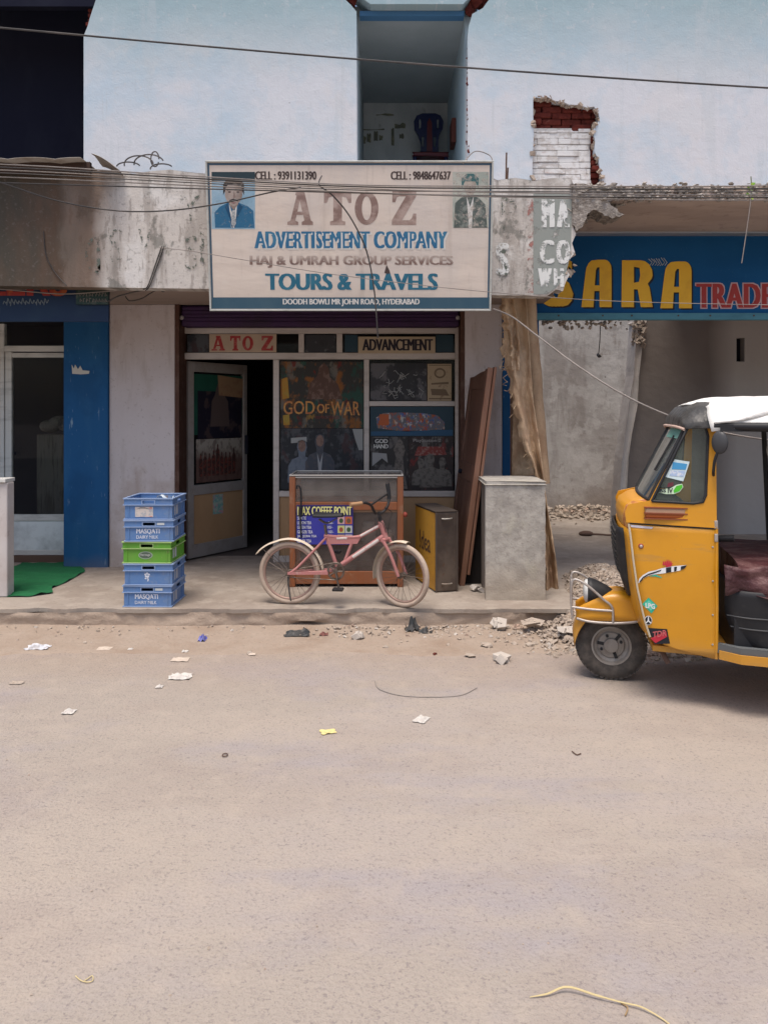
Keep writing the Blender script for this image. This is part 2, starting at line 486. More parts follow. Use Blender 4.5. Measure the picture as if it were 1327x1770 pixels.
# raised shop pavement: kerb body, floor screed with a chipped edge
pav = MB()
def kerbf(u, v):
    x = -7 + (X(948, 5.76) + 7) * u
    z = -.02 + .125 * v
    y = 5.742 - .02 * noise.noise(Vector((x * 2.4, z * 5, 0))) - .012 * noise.noise(Vector((x * 11, z * 20, 1)))
    bx = X(530, 5.76)
    if v < .5: y += .10 * math.exp(-((x - bx) / .10) ** 2) * (1 - v * 2) ** .5
    if u > .97: y += .16 * ((u - .97) / .03) ** 2
    return (x, y, z + .006 * noise.noise(Vector((x * 7, 4, z * 9))))
pav.grid(kerbf, 200, 8)
pav.box(-7, 1.3, 5.80, 8.4, -.02, .10)
pavement = pav.build('pavement', M_kerb, smooth=50, kind='structure')
edge = [(-7, 8.4)]
n = 120
x1 = X(985, 5.80)
for i in range(n + 1):
    x = -7 + (x1 + 7) * i / n
    y = 5.738 + .02 * noise.noise(Vector((x * 2.4, 0, 0))) + R1.uniform(-.010, .010)
    if X(125, 5.76) < x < X(200, 5.76): y += .02
    if noise.noise(Vector((x * 3.3, 9, 2))) > .33: y += .035
    edge.append((x, y))
edge += [(1.62, 5.9), (1.60, 6.1), (1.50, 6.25), (1.52, 8.4)]
MB().slab(edge, (), .1005, PZ, 'z').build('floor_screed', M_porch, pavement, smooth=30, bev=.006)

# floor of the gutted shop on the right
def sfloor(u, v):
    x = 1.42 + 6.5 * u; y = 5.8 + 6.4 * v
    h = .02 + .085 * min(1, v * 6)
    return (x, y, h + .012 * noise.noise(Vector((x * 2, y * 2, 7))))
MB().grid(sfloor, 60, 60).build('gutted_shop_floor', M_porch, smooth=60, kind='structure')

# ------------------------------------------------------------------ the shop building
bld = thing('shop_building', (0, YW, 0), 'two-storey pale blue shop block with stained concrete canopy above the shops', 'building')
xl, xr = X(145, YW), 8.0
ox0, ox1 = X(617, YW), X(808, YW)
oz0, oz1 = 3.98, Z(7, YW)
outer = [(xl, 2.72), (xl, Z(62, YW)), (X(152, YW), Z(45, YW)), (X(156, YW), Z(30, YW)), (X(166, YW), Z(0, YW)), (X(172, YW), 7.2), (xr, 7.2), (xr, 3.3), (1.45, 3.3), (1.45, 2.72)]
door_hole = [(ox0, oz0), (ox1, oz0), (ox1, Z(62, YW)), (X(810, YW), Z(44, YW)), (X(816, YW), Z(24, YW)), (X(834, YW), Z(14, YW)), (X(850, YW), Z(-8, YW)),
             (X(820, YW), Z(-14, YW)), (X(800, YW), oz1), (X(640, YW), oz1), (X(612, YW), Z(-14, YW)), (X(592, YW), Z(-5, YW)), (X(606, YW), Z(8, YW)), (X(616, YW), Z(20, YW))]
hp = [(921, 172), (926, 168), (936, 170), (945, 167), (958, 174), (972, 176), (984, 181), (1000, 181), (1014, 186), (1026, 184), (1034, 196), (1036, 206), (1029, 216), (1024, 226), (1028, 244),
      (1027, 262), (1034, 276), (1036, 292), (1040, 306), (1041, 340), (1041, 372), (918, 372), (919, 330), (920, 280), (922, 232), (921, 200)]
hole2 = [(X(p[0], YW), Z(p[1], YW)) for p in hp]
up = MB().slab(outer, [door_hole, hole2], YW, YW + .23, 'y').build('upper_wall', M_upper, bld)
# exposed brick panel where the plaster has been hacked off
bk = MB()
bk.box(X(912, YW), X(1048, YW), YW + .15, YW + .2, 3.3, Z(160, YW))
bk.build('mortar_bed', M_brick_r, bld)
MB().box(X(921.5, YW), X(1023, YW), YW + .085, YW + .149, 3.31, Z(216, YW)).build('whitewashed_bed', mat('whitewash_mortar', (.50, .49, .48), .95, layers=[('n', 20, .5, .65, (.33, .3, .28), .7)], bump=[(40, .6, .008)]), bld)
rowh = 10.4
nr = 0
bm_w = []
for r in range(16):
    y1 = 213 + r * rowh + 1.2
    if y1 > 372: break
    px = 921.5 - R1.uniform(0, 30)
    while px < 1023:
        a, c = max(px, 921.5) + .12, min(px + 36.5, 1023 + 1.5 * R1.random()) - .12
        if c - a > 6:
            s = MB()
            d = YW + .072 + R1.uniform(-.006, .006)
            top = y1 + (R1.uniform(0, 9) if r == 0 else 0)
            s.box(X(a, YW), X(c, YW), d, YW + .155, Z(y1 + rowh - .8, YW) + R1.uniform(-.006, .003), Z(top, YW) + R1.uniform(-.007, .003))
            s.build('brick', M_brick_w, up, bev=.004)
        px += 36.5
for r in range(5):                       # raw red courses above
    y1 = 168 + r * 10.4
    px = 921.5 - (r % 2) * 17
    while px < 1027:
        a, c = max(px, 921.5) + .5, min(px + 34, 1034)
        if c - a > 5:
            s = MB(); d = YW + .075 + R1.uniform(-.02, .03)
            s.box(X(a, YW), X(c, YW), d, YW + .155, Z(y1 + 9.4 + R1.uniform(0, 3), YW), Z(y1, YW))
            s.build('brick', M_brick_r, up, bev=.012)
        px += 34.6
for r in range(14):                      # raw red brick ends down the right edge
    y1 = 222 + r * 10.4
    s = MB(); d = YW + .03 + R1.uniform(-.015, .05)
    s.box(X(1023.5, YW), X(1040 + R1.uniform(-3, 3), YW), d, YW + .155, Z(y1 + 9.2, YW), Z(y1, YW))
    s.build('brick', M_brick_r, up, bev=.012)
# crumbled plaster lip round the hole
lip = MB()
for i, p in enumerate(hole2):
    if p[1] < 3.6: continue
    q = hole2[(i + 1) % len(hole2)]
    for k in range(3):
        t = R1.random()
        lip.rock((p[0] + (q[0] - p[0]) * t, YW + R1.uniform(0, .05), p[1] + (q[1] - p[1]) * t), R1.uniform(.018, .04), R1, 1)
lip.build('crumbled_plaster', M_rubble, bld, kind='stuff')
# red brick showing at the broken corners of the doorway and the left end
b = MB()
for (px, py, s) in [(598, -3, .09), (610, 4, .06), (604, -10, .1), (822, 2, .09), (838, 2, .09), (812, 18, .06), (830, -10, .12)]:
    MB().rock((X(px, YW + .1), YW + .1, Z(py, YW + .1)), s, R1, 1.2).build('brick', M_brick_r, up)
for k in range(9):
    MB().box(X(145 + R1.uniform(0, 3), YW), X(168, YW), YW + .03 + R1.uniform(0, .05), YW + .2, Z(60 - 9 * k, YW) + .004, Z(60 - 9 * k - 8, YW)).build('brick', M_brick_r, up, bev=.01)
for k in range(24):
    b.rock((ox1 + R1.uniform(-.004, .012), YW + R1.uniform(.0, .05), oz1 - .35 - k * .05), R1.uniform(.008, .02), R1, 1.5)
b.build('broken_brick_edge', M_brick_r, bld, kind='stuff')
# room behind the upper doorway
ry = 9.62
r_ = MB(); r_.box(ox0 - .12, ox1 + .12, YW + .231, ry + .1, oz1 - .005, oz1 + .1); r_.build('room_ceiling', M_roomceil, bld)
r_ = MB(); r_.box(ox0 - .1, ox1 + .1, ry, ry + .1, oz0 - .1, oz1 - .006); r_.build('room_back_wall', M_roomback, bld)
r_ = MB(); r_.box(ox1, ox1 + .1, YW + .231, ry - .001, oz0, oz1 - .006); r_.build('room_side_wall', M_roomside, bld)
r_ = MB(); r_.box(ox0 - .1, ox0, YW + .231, ry - .001, oz0, oz1 - .006); r_.build('room_side_wall', M_roomceil, bld)
r_ = MB(); r_.box(ox0 - .1, ox1 + .1, YW + .231, ry - .001, oz0 - .12, oz0 - .001); r_.build('room_floor', M_roomback, bld)
r_ = MB(); r_.box(ox0 + .02, ox1 - .02, YW + .12, YW + .22, oz1 - .05, oz1 - .002); r_.build('lintel', mat('lintel_blue', (.06, .16, .3), .7), bld)
# faded marks on the back wall
b = MB()
for (px, py, w, h) in [(622, 222, 42, 3), (624, 236, 8, 12), (634, 232, 7, 14), (646, 228, 7, 16), (655, 234, 6, 9), (676, 222, 5, 30), (682, 214, 18, 8), (690, 232, 7, 8), (650, 198, 30, 2)]:
    b.slab(jag((X(px, ry), Z(py + h, ry)), (X(px + w, ry), Z(py + h, ry)), 3, .01, R1) + jag((X(px + w, ry), Z(py + h, ry)), (X(px + w, ry), Z(py, ry)), 3, .01, R1) + jag((X(px + w, ry), Z(py, ry)), (X(px, ry), Z(py, ry)), 4, .015, R1) + [(X(px, ry), Z(py, ry))], (), ry - .004, ry - .001, 'y')
b.build('faded_wall_marks', mat('faded_marks', (.15, .16, .13), .9, layers=[('n', 12, .45, .6, (.3, .3, .2), .7)]), bld)
mb = MB(); mb.box(ox1 - .05, ox1 - .001, 8.45, 8.72, Z(248, 8.5), Z(206, 8.5))
meter = mb.build('meter_box', mat('meter_red', (.12, .035, .025), .6), None, bev=.008)
tag(meter, 'small dark red electric box on the side wall of the upstairs room', 'electric box')

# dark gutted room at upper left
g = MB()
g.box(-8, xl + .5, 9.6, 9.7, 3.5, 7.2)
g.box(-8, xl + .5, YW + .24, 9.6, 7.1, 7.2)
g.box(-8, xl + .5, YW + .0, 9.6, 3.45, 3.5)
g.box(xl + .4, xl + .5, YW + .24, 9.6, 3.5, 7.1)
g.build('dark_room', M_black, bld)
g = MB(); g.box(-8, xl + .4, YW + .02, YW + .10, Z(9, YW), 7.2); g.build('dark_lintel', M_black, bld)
g = MB(); g.box(-8, xl - .01, YW + .8, YW + .9, 3.5, 7.1); g.build('dark_void_sheet', M_black, bld)  # near-black sheet across the opening, shade as colour

# canopy: stained fascia and soffit
def fx(px): return X(px, YF)
def fz(py): return Z(py, YF)
top = []
for i in range(61):
    px = 985 - i * (985 + 900) / 60
    base = 309 if px > 850 else (297 if px > 150 else 300)
    top.append((fx(px), fz(base + R1.uniform(-4, 4))))
endp = [(946, 511), (960, 500), (972, 503), (977, 488), (984, 474), (974, 462), (986, 446), (993, 436), (988, 420), (995, 404), (989, 388), (996, 366), (990, 345), (993, 322)]
outer = [(fx(-900), fz(482))] + [(fx(0), fz(494)), (fx(362), fz(499)), (fx(700), fz(504)), (fx(860), fz(510))] + [(fx(p[0]), fz(p[1])) for p in endp] + top
fascia = MB().slab(outer, (), YF, YF + .16, 'y').build('canopy_fascia', M_fascia, bld, bev=.008)
zs = fz(497)
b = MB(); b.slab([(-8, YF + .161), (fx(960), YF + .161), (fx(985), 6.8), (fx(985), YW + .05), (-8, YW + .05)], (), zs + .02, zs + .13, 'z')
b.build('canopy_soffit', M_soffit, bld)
b = MB(); b.slab([(-8, YF + .161), (fx(985), YF + .161), (fx(985), YW - .001), (-8, YW - .001)], (), fz(312) - .2, fz(312) - .08, 'z')
b.build('canopy_top', M_fascia, bld)
# crumble along the top of the fascia and at its broken end
b = MB()
for k in range(170):
    px = R1.uniform(175, 985) if k < 110 else R1.uniform(950, 1000)
    py = (300 if px < 850 else 310) if k < 110 else R1.uniform(330, 500)
    if k >= 110: px = 986 + 5 * sin(py * .1) - max(0, (py - 470)) * .9 + R1.uniform(-6, 5)
    b.rock((fx(px), YF + R1.uniform(.02, .15), fz(py)), R1.uniform(.008, .026 if k < 110 else .05), R1, .8)
b.build('crumbling_edge', M_rubble, bld, kind='stuff')
# painted wall panel and worn lettering on the fascia
def worn(name, col, sc=14, lo=.45, hi=.55, rough=.9):
    m = bpy.data.materials.new(name); m.use_nodes = True
    t = m.node_tree; bs = t.nodes['Principled BSDF']
    bs.inputs['Base Color'].default_value = col; bs.inputs['Roughness'].default_value = rough
    bs.inputs['Specular IOR Level'].default_value = .15
    n = t.nodes.new('ShaderNodeTexNoise'); n.inputs['Scale'].default_value = sc; n.inputs['Detail'].default_value = 7; n.inputs['Roughness'].default_value = .7
    tc = t.nodes.new('ShaderNodeTexCoord'); t.links.new(tc.outputs['Object'], n.inputs['Vector'])
    r = t.nodes.new('ShaderNodeMapRange'); r.inputs[1].default_value = lo; r.inputs[2].default_value = hi
    t.links.new(n.outputs['Fac'], r.inputs[0]); t.links.new(r.outputs[0], bs.inputs['Alpha'])
    return m
yp = YF - .002
M_wgrey = worn('worn_grey_paint', (.25, .265, .245, 1), 9, .33, .45)
M_wwhite = worn('worn_white_paint', (.62, .62, .6, 1), 16, .40, .50)
M_wgreen = worn('worn_green_paint', (.12, .135, .115, 1), 26, .52, .56)
M_wred = worn('worn_red_paint', (.33, .16, .14, 1), 14, .50, .60)
b = MB(); b.flat([(fx(921), fz(509)), (fx(944), fz(508)), (fx(960), fz(498)), (fx(975), fz(480)), (fx(986), fz(440)), (fx(988), fz(345)), (fx(984), fz(335)), (fx(921), fz(335))], y=yp)
b.build('painted_panel', M_wgrey, bld)
b = MB(); b.flat([(fx(911), fz(506)), (fx(921), fz(506)), (fx(921), fz(345)), (fx(911), fz(345))], y=yp - .001)
b.build('painted_stripe', M_wred, bld)
def fletter(t_, px, px2, py, py2, m, nm, bold, dep=.003):
    b = MB(); letters(b, t_, (fx(px), yp - dep, fz(py)), EX, EZ, fx(px2) - fx(px), (py - py2) * YF / F, bold); b.build(nm, m, bld)
for (t_, px, px2, py, py2) in (('M', 935, 958, 393, 345), ('A', 961, 984, 393, 345), ('C', 932, 957, 456, 415), ('O', 960, 985, 456, 415), ('W', 929, 953, 496, 464), ('H', 956, 974, 496, 464), ('S', 856, 880, 476, 420)):
    fletter(t_, px, px2, py, py2, M_wwhite, 'worn_white_letter', .045)
for (t_, px, py, w, h) in [('C', 148, 472, 26, 62), ('S', 190, 456, 24, 60), ('V', 240, 440, 22, 44), ('S', 320, 466, 22, 60), ('I', 346, 460, 7, 60), ('Y', 312, 382, 34, 44), ('I', 168, 476, 6, 60), ('S', 860, 480, 18, 48), ('P', 866, 400, 26, 58)]:
    fletter(t_, px, px + w, py, py - h, M_wgreen, 'worn_green_letter', .0, .0045)

# ground floor walls
b = MB(); b.box(X(189, YW), X(302, YW), YW, YS + .35, PZ - .03, zs + .02); b.build('front_wall', M_pinkwall, bld, bev=.01)
b = MB(); b.box(X(112, YW), X(189, YW) - .001, YW - .03, YS + .35, PZ - .03, zs + .02); b.build('blue_pillar', M_blue, bld, bev=.012, label='scratched royal blue painted pillar')
b = MB(); b.box(X(803, YW), X(868, YW), YW, YS + .35, PZ - .03, zs + .02); b.build('front_wall', M_pinkwall, bld, bev=.01)
b = MB(); b.box(X(868, YW) + .001, X(881, YW), YW - .004, YS + .3, PZ - .03, zs + .02); b.build('blue_edge', M_blue, bld)
b = MB(); b.box(X(881, YW) + .001, X(916, YW), YW + .05, YS + .3, 0, 3.3); b.build('end_wall', mat('brown_end_wall', (.19, .11, .07), .9), bld)
# torn paper scrap on the blue pillar
b = MB(); b.flat([(X(124, 7.26), Z(630, 7.26)), (X(125, 7.26), Z(646, 7.26)), (X(140, 7.26), Z(647, 7.26)), (X(154, 7.26), Z(646, 7.26)), (X(155, 7.26), Z(641, 7.26)), (X(143, 7.26), Z(640, 7.26)), (X(139, 7.26), Z(632, 7.26)), (X(135, 7.26), Z(638, 7.26)), (X(130, 7.26), Z(630, 7.26)), (X(128, 7.26), Z(637, 7.26))], y=7.264)
scrap = b.build('paper_scrap', mat('scrap_paper', (.5, .47, .42), .9)); tag(scrap, 'torn scrap of pale paper stuck on the blue pillar', 'paper')
# shop interior shell (A to Z) and left shop
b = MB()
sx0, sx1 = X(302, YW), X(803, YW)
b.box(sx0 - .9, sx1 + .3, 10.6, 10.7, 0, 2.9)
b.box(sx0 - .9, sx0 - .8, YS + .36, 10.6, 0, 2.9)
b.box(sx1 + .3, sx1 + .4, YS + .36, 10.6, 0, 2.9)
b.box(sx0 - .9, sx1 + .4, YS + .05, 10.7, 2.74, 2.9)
b.build('shop_interior', M_dark, bld)  # near-black walls put the interior gloom into the colour
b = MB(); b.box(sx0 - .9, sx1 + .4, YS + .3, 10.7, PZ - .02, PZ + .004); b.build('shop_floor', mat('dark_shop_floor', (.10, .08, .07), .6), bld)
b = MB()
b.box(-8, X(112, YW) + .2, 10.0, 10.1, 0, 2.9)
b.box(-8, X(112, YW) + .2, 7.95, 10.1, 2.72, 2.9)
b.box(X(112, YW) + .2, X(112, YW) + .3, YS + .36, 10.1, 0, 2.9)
b.build('shop_interior', M_dark, bld)  # interior gloom coloured in here as well

# ------------------------------------------------------------------ gutted shop on the right
gut = thing('gutted_shop', (3.5, 9, 0), 'gutted half-demolished shop with bare grey plaster walls behind the blue board', 'building')
zsl = Z(345, YF)
fr = [(1.40, YW + .2), (1.40, 6.5)]
for i in range(70):
    x = 1.44 + i * .095
    fr.append((x, YF + .02 + .05 * noise.noise(Vector((x * 2.1, 0, 0))) + R1.uniform(-.025, .03)))
fr += [(8, YF), (8, YW + .2)]
b = MB().slab(fr, (), zsl, zsl + .115, 'z'); b.build('canopy_slab', M_soffit2, gut)
b = MB()                               # ragged broken concrete along the front edge
for k in range(1500):
    x = R1.uniform(1.5, 5.6)
    b.rock((x, YF + R1.uniform(-.03, .06), zsl + R1.uniform(-.005, .125)), R1.uniform(.010, .034), R1, .5)
for k in range(330):                   # torn stub of the demolished beam, tapering along the soffit
    t = R1.random() ** 1.5
    b.rock((1.48 + .50 * t + R1.uniform(-.03, .03), YF + .02 + R1.uniform(0, .5) * (1 - t) + .12 * t, zsl - R1.uniform(0, .26) * (1 - t) ** 1.5), R1.uniform(.018, .05) * (1 - .5 * t), R1, .7)
b.build('broken_slab_edge', mat('grey_broken_concrete', (.37, .335, .30), 1, spec=.1, layers=[('n', 5, .45, .62, (.17, .14, .12), .8), ('n', 30, .55, .65, (.40, .36, .33), .6)]), gut, kind='stuff')
stub = [(986, 322), (1060, 326), (1150, 335), (1118, 343), (1085, 346), (1062, 344), (1046, 352), (1058, 362), (1074, 374), (1056, 380), (1040, 376), (1022, 366), (1010, 376), (1004, 390), (994, 402), (986, 392)]
def stubpt(p): return (X(p[0], 6.24), Z(p[1], 6.24))
so = []
for a_, c_ in zip(stub, stub[1:] + stub[:1]): so += jag(stubpt(a_), stubpt(c_), 4, .012, R1)
MB().slab(so, (), 6.18, 6.40, 'y').build('torn_beam_stub', mat('torn_concrete', (.25, .22, .195), 1, spec=.1, layers=[('n', 8, .45, .6, (.16, .135, .115), .8), ('n', 26, .52, .62, (.38, .345, .31), .7)], bump=[(20, 1, .03), (60, .8, .01)]), gut, bev=.01)
b = MB(); b.box(1.2, 8, 11.4, 11.6, 0, 3.2); b.build('back_wall', M_greywall, gut)
dw = 9.4
edgep = [(1106, 556), (1103, 600), (1099, 650), (1092, 700), (1085, 750), (1080, 790), (1077, 830), (1074, 880), (1073, 930)]
outl = [(X(p[0], dw) + R1.uniform(-.008, .008), Z(p[1], dw)) for p in edgep] + [(8, 0), (8, 3.28), (X(1108, dw), 3.28)]
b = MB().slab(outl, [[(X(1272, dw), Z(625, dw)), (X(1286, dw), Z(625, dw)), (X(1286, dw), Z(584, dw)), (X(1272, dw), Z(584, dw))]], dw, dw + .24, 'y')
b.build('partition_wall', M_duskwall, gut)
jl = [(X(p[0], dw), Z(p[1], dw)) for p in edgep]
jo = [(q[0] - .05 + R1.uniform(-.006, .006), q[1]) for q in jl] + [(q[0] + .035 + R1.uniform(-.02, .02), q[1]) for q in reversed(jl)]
MB().slab(jo, (), dw - .012, dw + .245, 'y').build('lit_jamb_strip', mat('lit_jamb_plaster', (.50, .46, .43), .95, layers=[('n', (3, 3, 1.5), .45, .65, (.38, .34, .32), .7)], bump=[(9, .5, .02)]), gut, bev=.03)  # brightness of the lit wall edge put into a paler colour
b = MB(); b.box(X(1264, dw), X(1292, dw), dw + .12, dw + .2, Z(635, dw), Z(575, dw)); b.build('slot_back', M_dark, gut)
b = MB(); b.box(X(1150, dw), 8, YW + .25, dw + .5, 3.285, 3.42); b.build('unseen_roof_slab', M_soffit, gut)  # unseen roof, its edge set to shade the partition and leave light beside it
b = MB(); b.box(1.4, 1.6, 8.0, 11.4, 0, 3.2); b.build('party_wall', M_greywall, gut)
b = MB(); b.box(X(918, YW), X(930, YW), YW - .02, YW + .06, 0, Z(553, YW)); b.build('blue_post', M_blue, gut)
b = MB()
for k in range(60):
    b.rock((X(1104 + R1.uniform(-8, 8), dw), dw + R1.uniform(-.05, .1), Z(556 + R1.uniform(0, 42), dw)), R1.uniform(.02, .055), R1, 1)
for k in range(70):
    px = R1.uniform(935, 1100)
    b.rock((X(px, YW + .1), YW + .1, Z(553 + R1.uniform(0, 8 if k % 3 else 16), YW + .1)), R1.uniform(.008, .03), R1, 1)
b.build('hanging_debris', M_rubble, gut, kind='stuff')
b = MB(); b.tube([P(1037, 560, 8.5), P(1036, 590, 8.5), P(1034, 612, 8.5)], .005, 6); b.rock(P(1034, 615, 8.5), .035, R1, 1)
hw = b.build('dangling_wire', M_cable, gut)

# ------------------------------------------------------------------ main signboard
M_signbg = mat('faded_cream_flex', (.65, .555, .475), rough=.6, spec=.25, layers=[('n', (1.5, 1, .8), .46, .58, (.58, .51, .455), .8), ('n', (9, 1, .7), .58, .66, (.44, .365, .31), .4), ('n', (4, 1, 3), .62, .66, (.66, .585, .51), .5), ('z', (4, 1, 4), .30, .12, (.50, .42, .35), .5, .1), ('n', (5, 1, 1.6), .56, .74, (.60, .53, .46), .5), ('n', (26, 1, 3), .60, .74, (.44, .37, .32), .35)], bump=[((2, 1, 5), .5, .02), ((14, 1, 3), .2, .006)])
M_signblue = mat('sign_blue_ink', (.035, .14, .26), rough=.6, layers=[('n', 9, .45, .7, (.06, .20, .31), .8)])
M_signteal = mat('sign_teal_ink', (.025, .13, .20), rough=.6, layers=[('n', 9, .45, .7, (.05, .18, .25), .8)])
M_signdark = mat('sign_dark_ink', (.07, .05, .045), rough=.6)
M_signband = mat('sign_slate_band', (.04, .09, .13), rough=.6, layers=[('n', (4, 1, 2), .45, .7, (.06, .11, .145), .8)])
M_signwhite = mat('sign_white_ink', (.62, .60, .56), rough=.6)
M_signframe = mat('sign_frame_metal', (.50, .50, .46), rough=.5, metal=.2, layers=[('n', 14, .5, .7, (.33, .34, .32), .7)])
M_signedge = mat('sign_edge_line', (.06, .105, .15), rough=.6)
M_photo = mat('photo_print', (.34, .47, .56), rough=.5, layers=[('n', 3, .4, .65, (.16, .30, .40), .8)])
def faded(name, col, bg, z0, z1, sc=20):
    return mat(name, bg, rough=.6, layers=[('z', (sc, 1, sc), z1, z0, col, .95, .10)])
SB0 = Vector((0, 6.10, 2.40))
SM = Matrix.Translation(SB0) @ Matrix.Rotation(radians(8), 4, 'X')
SUP = (SM.to_3x3() @ EZ)
SH = 1.151
def sl(px, py):
    v = (537 - py) / 259.0 * SH
    d = 6.10 - .16 * v / SH
    return (X(px, d), v)
def srect(b, x0, x1, y0, y1, dep):
    p = [sl(x0, y1), sl(x1, y1), sl(x1, y0), sl(x0, y0)]
    b.flat(p, M=SM, y=-dep * .3)
def stext(b, s, x0, x1, y0, y1, dep, bold=.01, space=1.0, shear=0):
    a = sl((x0), y1); c = sl(x1, y0)
    letters(b, s, SM @ Vector((a[0], -dep * .3, a[1])), EX, SUP, c[0] - a[0], c[1] - a[1], bold, shear, space)
def spoly(b, pts, dep, holes=()):
    b.flat([sl(*p) for p in pts], [[sl(*p) for p in h] for h in holes], M=SM, y=-dep * .3)
sign = thing('signboard', (0, 6.10, 2.40), 'large faded cream signboard reading A TO Z with two portraits, fixed on the canopy', 'sign')
xa, xb = X(355, 5.94), X(853, 5.94)
b = MB(); b.box(xa + .012, xb - .012, 0, .03, .012, SH - .012, SM); b.build('panel', M_signbg, sign)
b = MB()
b.box(xa, xb, -.012, .04, 0, .014, SM); b.box(xa, xb, -.012, .04, SH - .014, SH, SM)
b.box(xa, xa + .014, -.012, .04, .0142, SH - .0142, SM); b.box(xb - .014, xb, -.012, .04, .0142, SH - .0142, SM)
b.build('frame', M_signframe, sign, bev=.003)
b = MB()
w = .014
b.box(xa + .016, xb - .016, -.0012, -.0004, SH - .034, SH - .018, SM)
b.box(xa + .016, xa + .03, -.0012, -.0004, .1, SH - .0345, SM); b.box(xb - .03, xb - .016, -.0012, -.0004, .1, SH - .0345, SM)
b.build('border_line', M_signedge, sign)
b = MB(); srect(b, 366, 848, 513, 533, .0045); b.build('slate_band', M_signband, sign)
b = MB(); stext(b, 'DOODH BOWLI MR JOHN ROAD, HYDERABAD', 489, 725, 515.5, 528.5, .006, .03); b.build('lettering', M_signwhite, sign)
b = MB(); stext(b, 'CELL : 9391131390', 441, 547, 296, 310, .004, .035); b.build('lettering', M_signdark, sign)
b = MB(); stext(b, 'CELL : 9848647637', 675, 779, 296, 310, .004, .035); b.build('lettering', M_signdark, sign)
b = MB(); stext(b, 'ADVERTISEMENT COMPANY', 443, 776, 400, 430, .004, .042, 1.06); b.build('lettering_shadow', M_signwhite, sign)
b = MB(); stext(b, 'ADVERTISEMENT COMPANY', 440, 773, 398, 427.5, .0055, .042, 1.06); b.build('lettering', M_signblue, sign)
b = MB(); stext(b, 'TOURS & TRAVELS', 459, 757, 471, 500, .004, .05); b.build('lettering', M_signteal, sign)
zb = (SM @ Vector((0, 0, sl(500, 461)[1]))).z - 2.40; zt = (SM @ Vector((0, 0, sl(500, 440)[1]))).z - 2.40
b = MB(); stext(b, 'HAJ & UMRAH GROUP SERVICES', 432, 783, 440, 461, .004, .042)
b.build('faded_lettering', faded('half_faded_ink', (.19, .12, .10, 1), (.58, .495, .43, 1), zb + .085, zb + .160), sign, label='brown lettering bleached away along its top half')
M_az = mat('faded_brown_ink', (.235, .155, .13), rough=.6, layers=[('n', (6, 1, 9), .45, .62, (.43, .33, .285), .9)])
# slab-serif A TO Z built stroke by stroke
def glyph(ch, x0, x1, y0, y1):
    W, H = x1 - x0, y1 - y0
    def q(pts): return [(x0 + p[0] * W, y1 - p[1] * H) for p in pts]
    if ch == 'A':
        return [q([(0, 0), (.42, 0), (.42, .09), (.30, .13), (.36, .3), (.62, .3), (.66, .13), (.56, .09), (.56, 0), (1, 0), (1, .09), (.92, .13), (.66, 1), (.34, 1), (.30, .9), (.36, .88), (.12, .13), (0, .09)])], [q([(.39, .4), (.48, .72), (.58, .4)])]
    if ch == 'T':
        return [q([(.22, 0), (.78, 0), (.78, .1), (.66, .13), (.66, .86), (.82, .82), (.9, .66), (1, .66), (1, 1), (0, 1), (0, .66), (.1, .66), (.18, .82), (.34, .86), (.34, .13), (.22, .1)])], []
    if ch == 'O':
        return [q(ell(.5, .5, .5, .5, 24))], [q(ell(.5, .5, .2, .36, 20))]
    return [q([(0, 0), (1, 0), (1, .34), (.88, .34), (.82, .2), (.72, .14), (.42, .14), (1, .86), (1, 1), (.02, 1), (.02, .68), (.14, .68), (.2, .82), (.3, .86), (.58, .86), (0, .14)])], []
for ch, x0, x1 in (('A', 497, 541), ('T', 560, 607), ('O', 613, 654), ('Z', 677, 719)):
    b = MB(); o_, h_ = glyph(ch, x0, x1, 330, 387)
    for oo in o_: spoly(b, oo, .004, h_)
    b.build('faded_letter', M_az, sign)
# the two portraits, as flat prints
b = MB(); srect(b, 366, 441, 297, 394, .004); pho = b.build('portrait_print', M_photo, sign, label='portrait print of a man in a blue suit and white tie')
b = MB(); srect(b, 366, 441, 297, 312, .0047); b.build('torn_dark_top', mat('photo_dark', (.03, .05, .06), .6), pho)
b = MB(); spoly(b, [(372, 392), (371, 366), (380, 356), (394, 349), (412, 349), (428, 355), (438, 363), (440, 392)], .0053); b.build('suit', mat('photo_suit', (.03, .13, .24), .6), pho)
b = MB(); spoly(b, [(396, 350), (403, 372), (410, 350), (407, 392), (400, 392)], .006); b.build('shirt', M_signwhite, pho)
skin_ = mat('photo_skin', (.40, .33, .29), .6, layers=[('n', (9, 1, 7), .45, .6, (.32, .25, .215), .7), ('x', (1, 1, 1), X(405, 6), X(418, 6), (.17, .12, .10), .75, .0)])
b = MB(); spoly(b, [(396, 352), (397, 340), (411, 340), (412, 352), (404, 362)], .0064); b.build('neck', mat('photo_neck', (.26, .20, .17), .6), pho)
b = MB(); spoly(b, [(389, 322), (391, 315), (404, 311), (417, 315), (419, 322), (419, 338), (415, 347), (409, 353), (404, 355), (399, 353), (393, 347), (389, 338)], .0067); b.build('face', skin_, pho)
b = MB(); spoly(b, [(386, 336), (386, 318), (392, 309), (404, 306), (416, 309), (422, 318), (422, 336), (419, 330), (417, 320), (408, 317), (396, 318), (391, 322), (389, 330)], .0074); b.build('hair', mat('photo_hair', (.03, .025, .025), .6), pho)
hairm = MATS['photo_hair']
for pts in ([(397, 344.5), (404, 342), (411, 344.5), (412, 347), (404, 345.2), (396, 347)], [(392.5, 327), (401, 325.5), (401, 327.3), (392.5, 328.6)], [(407, 325.5), (416, 327), (416, 328.6), (407, 327.3)]):
    b = MB(); spoly(b, pts, .0076); b.build('brow', hairm, pho)
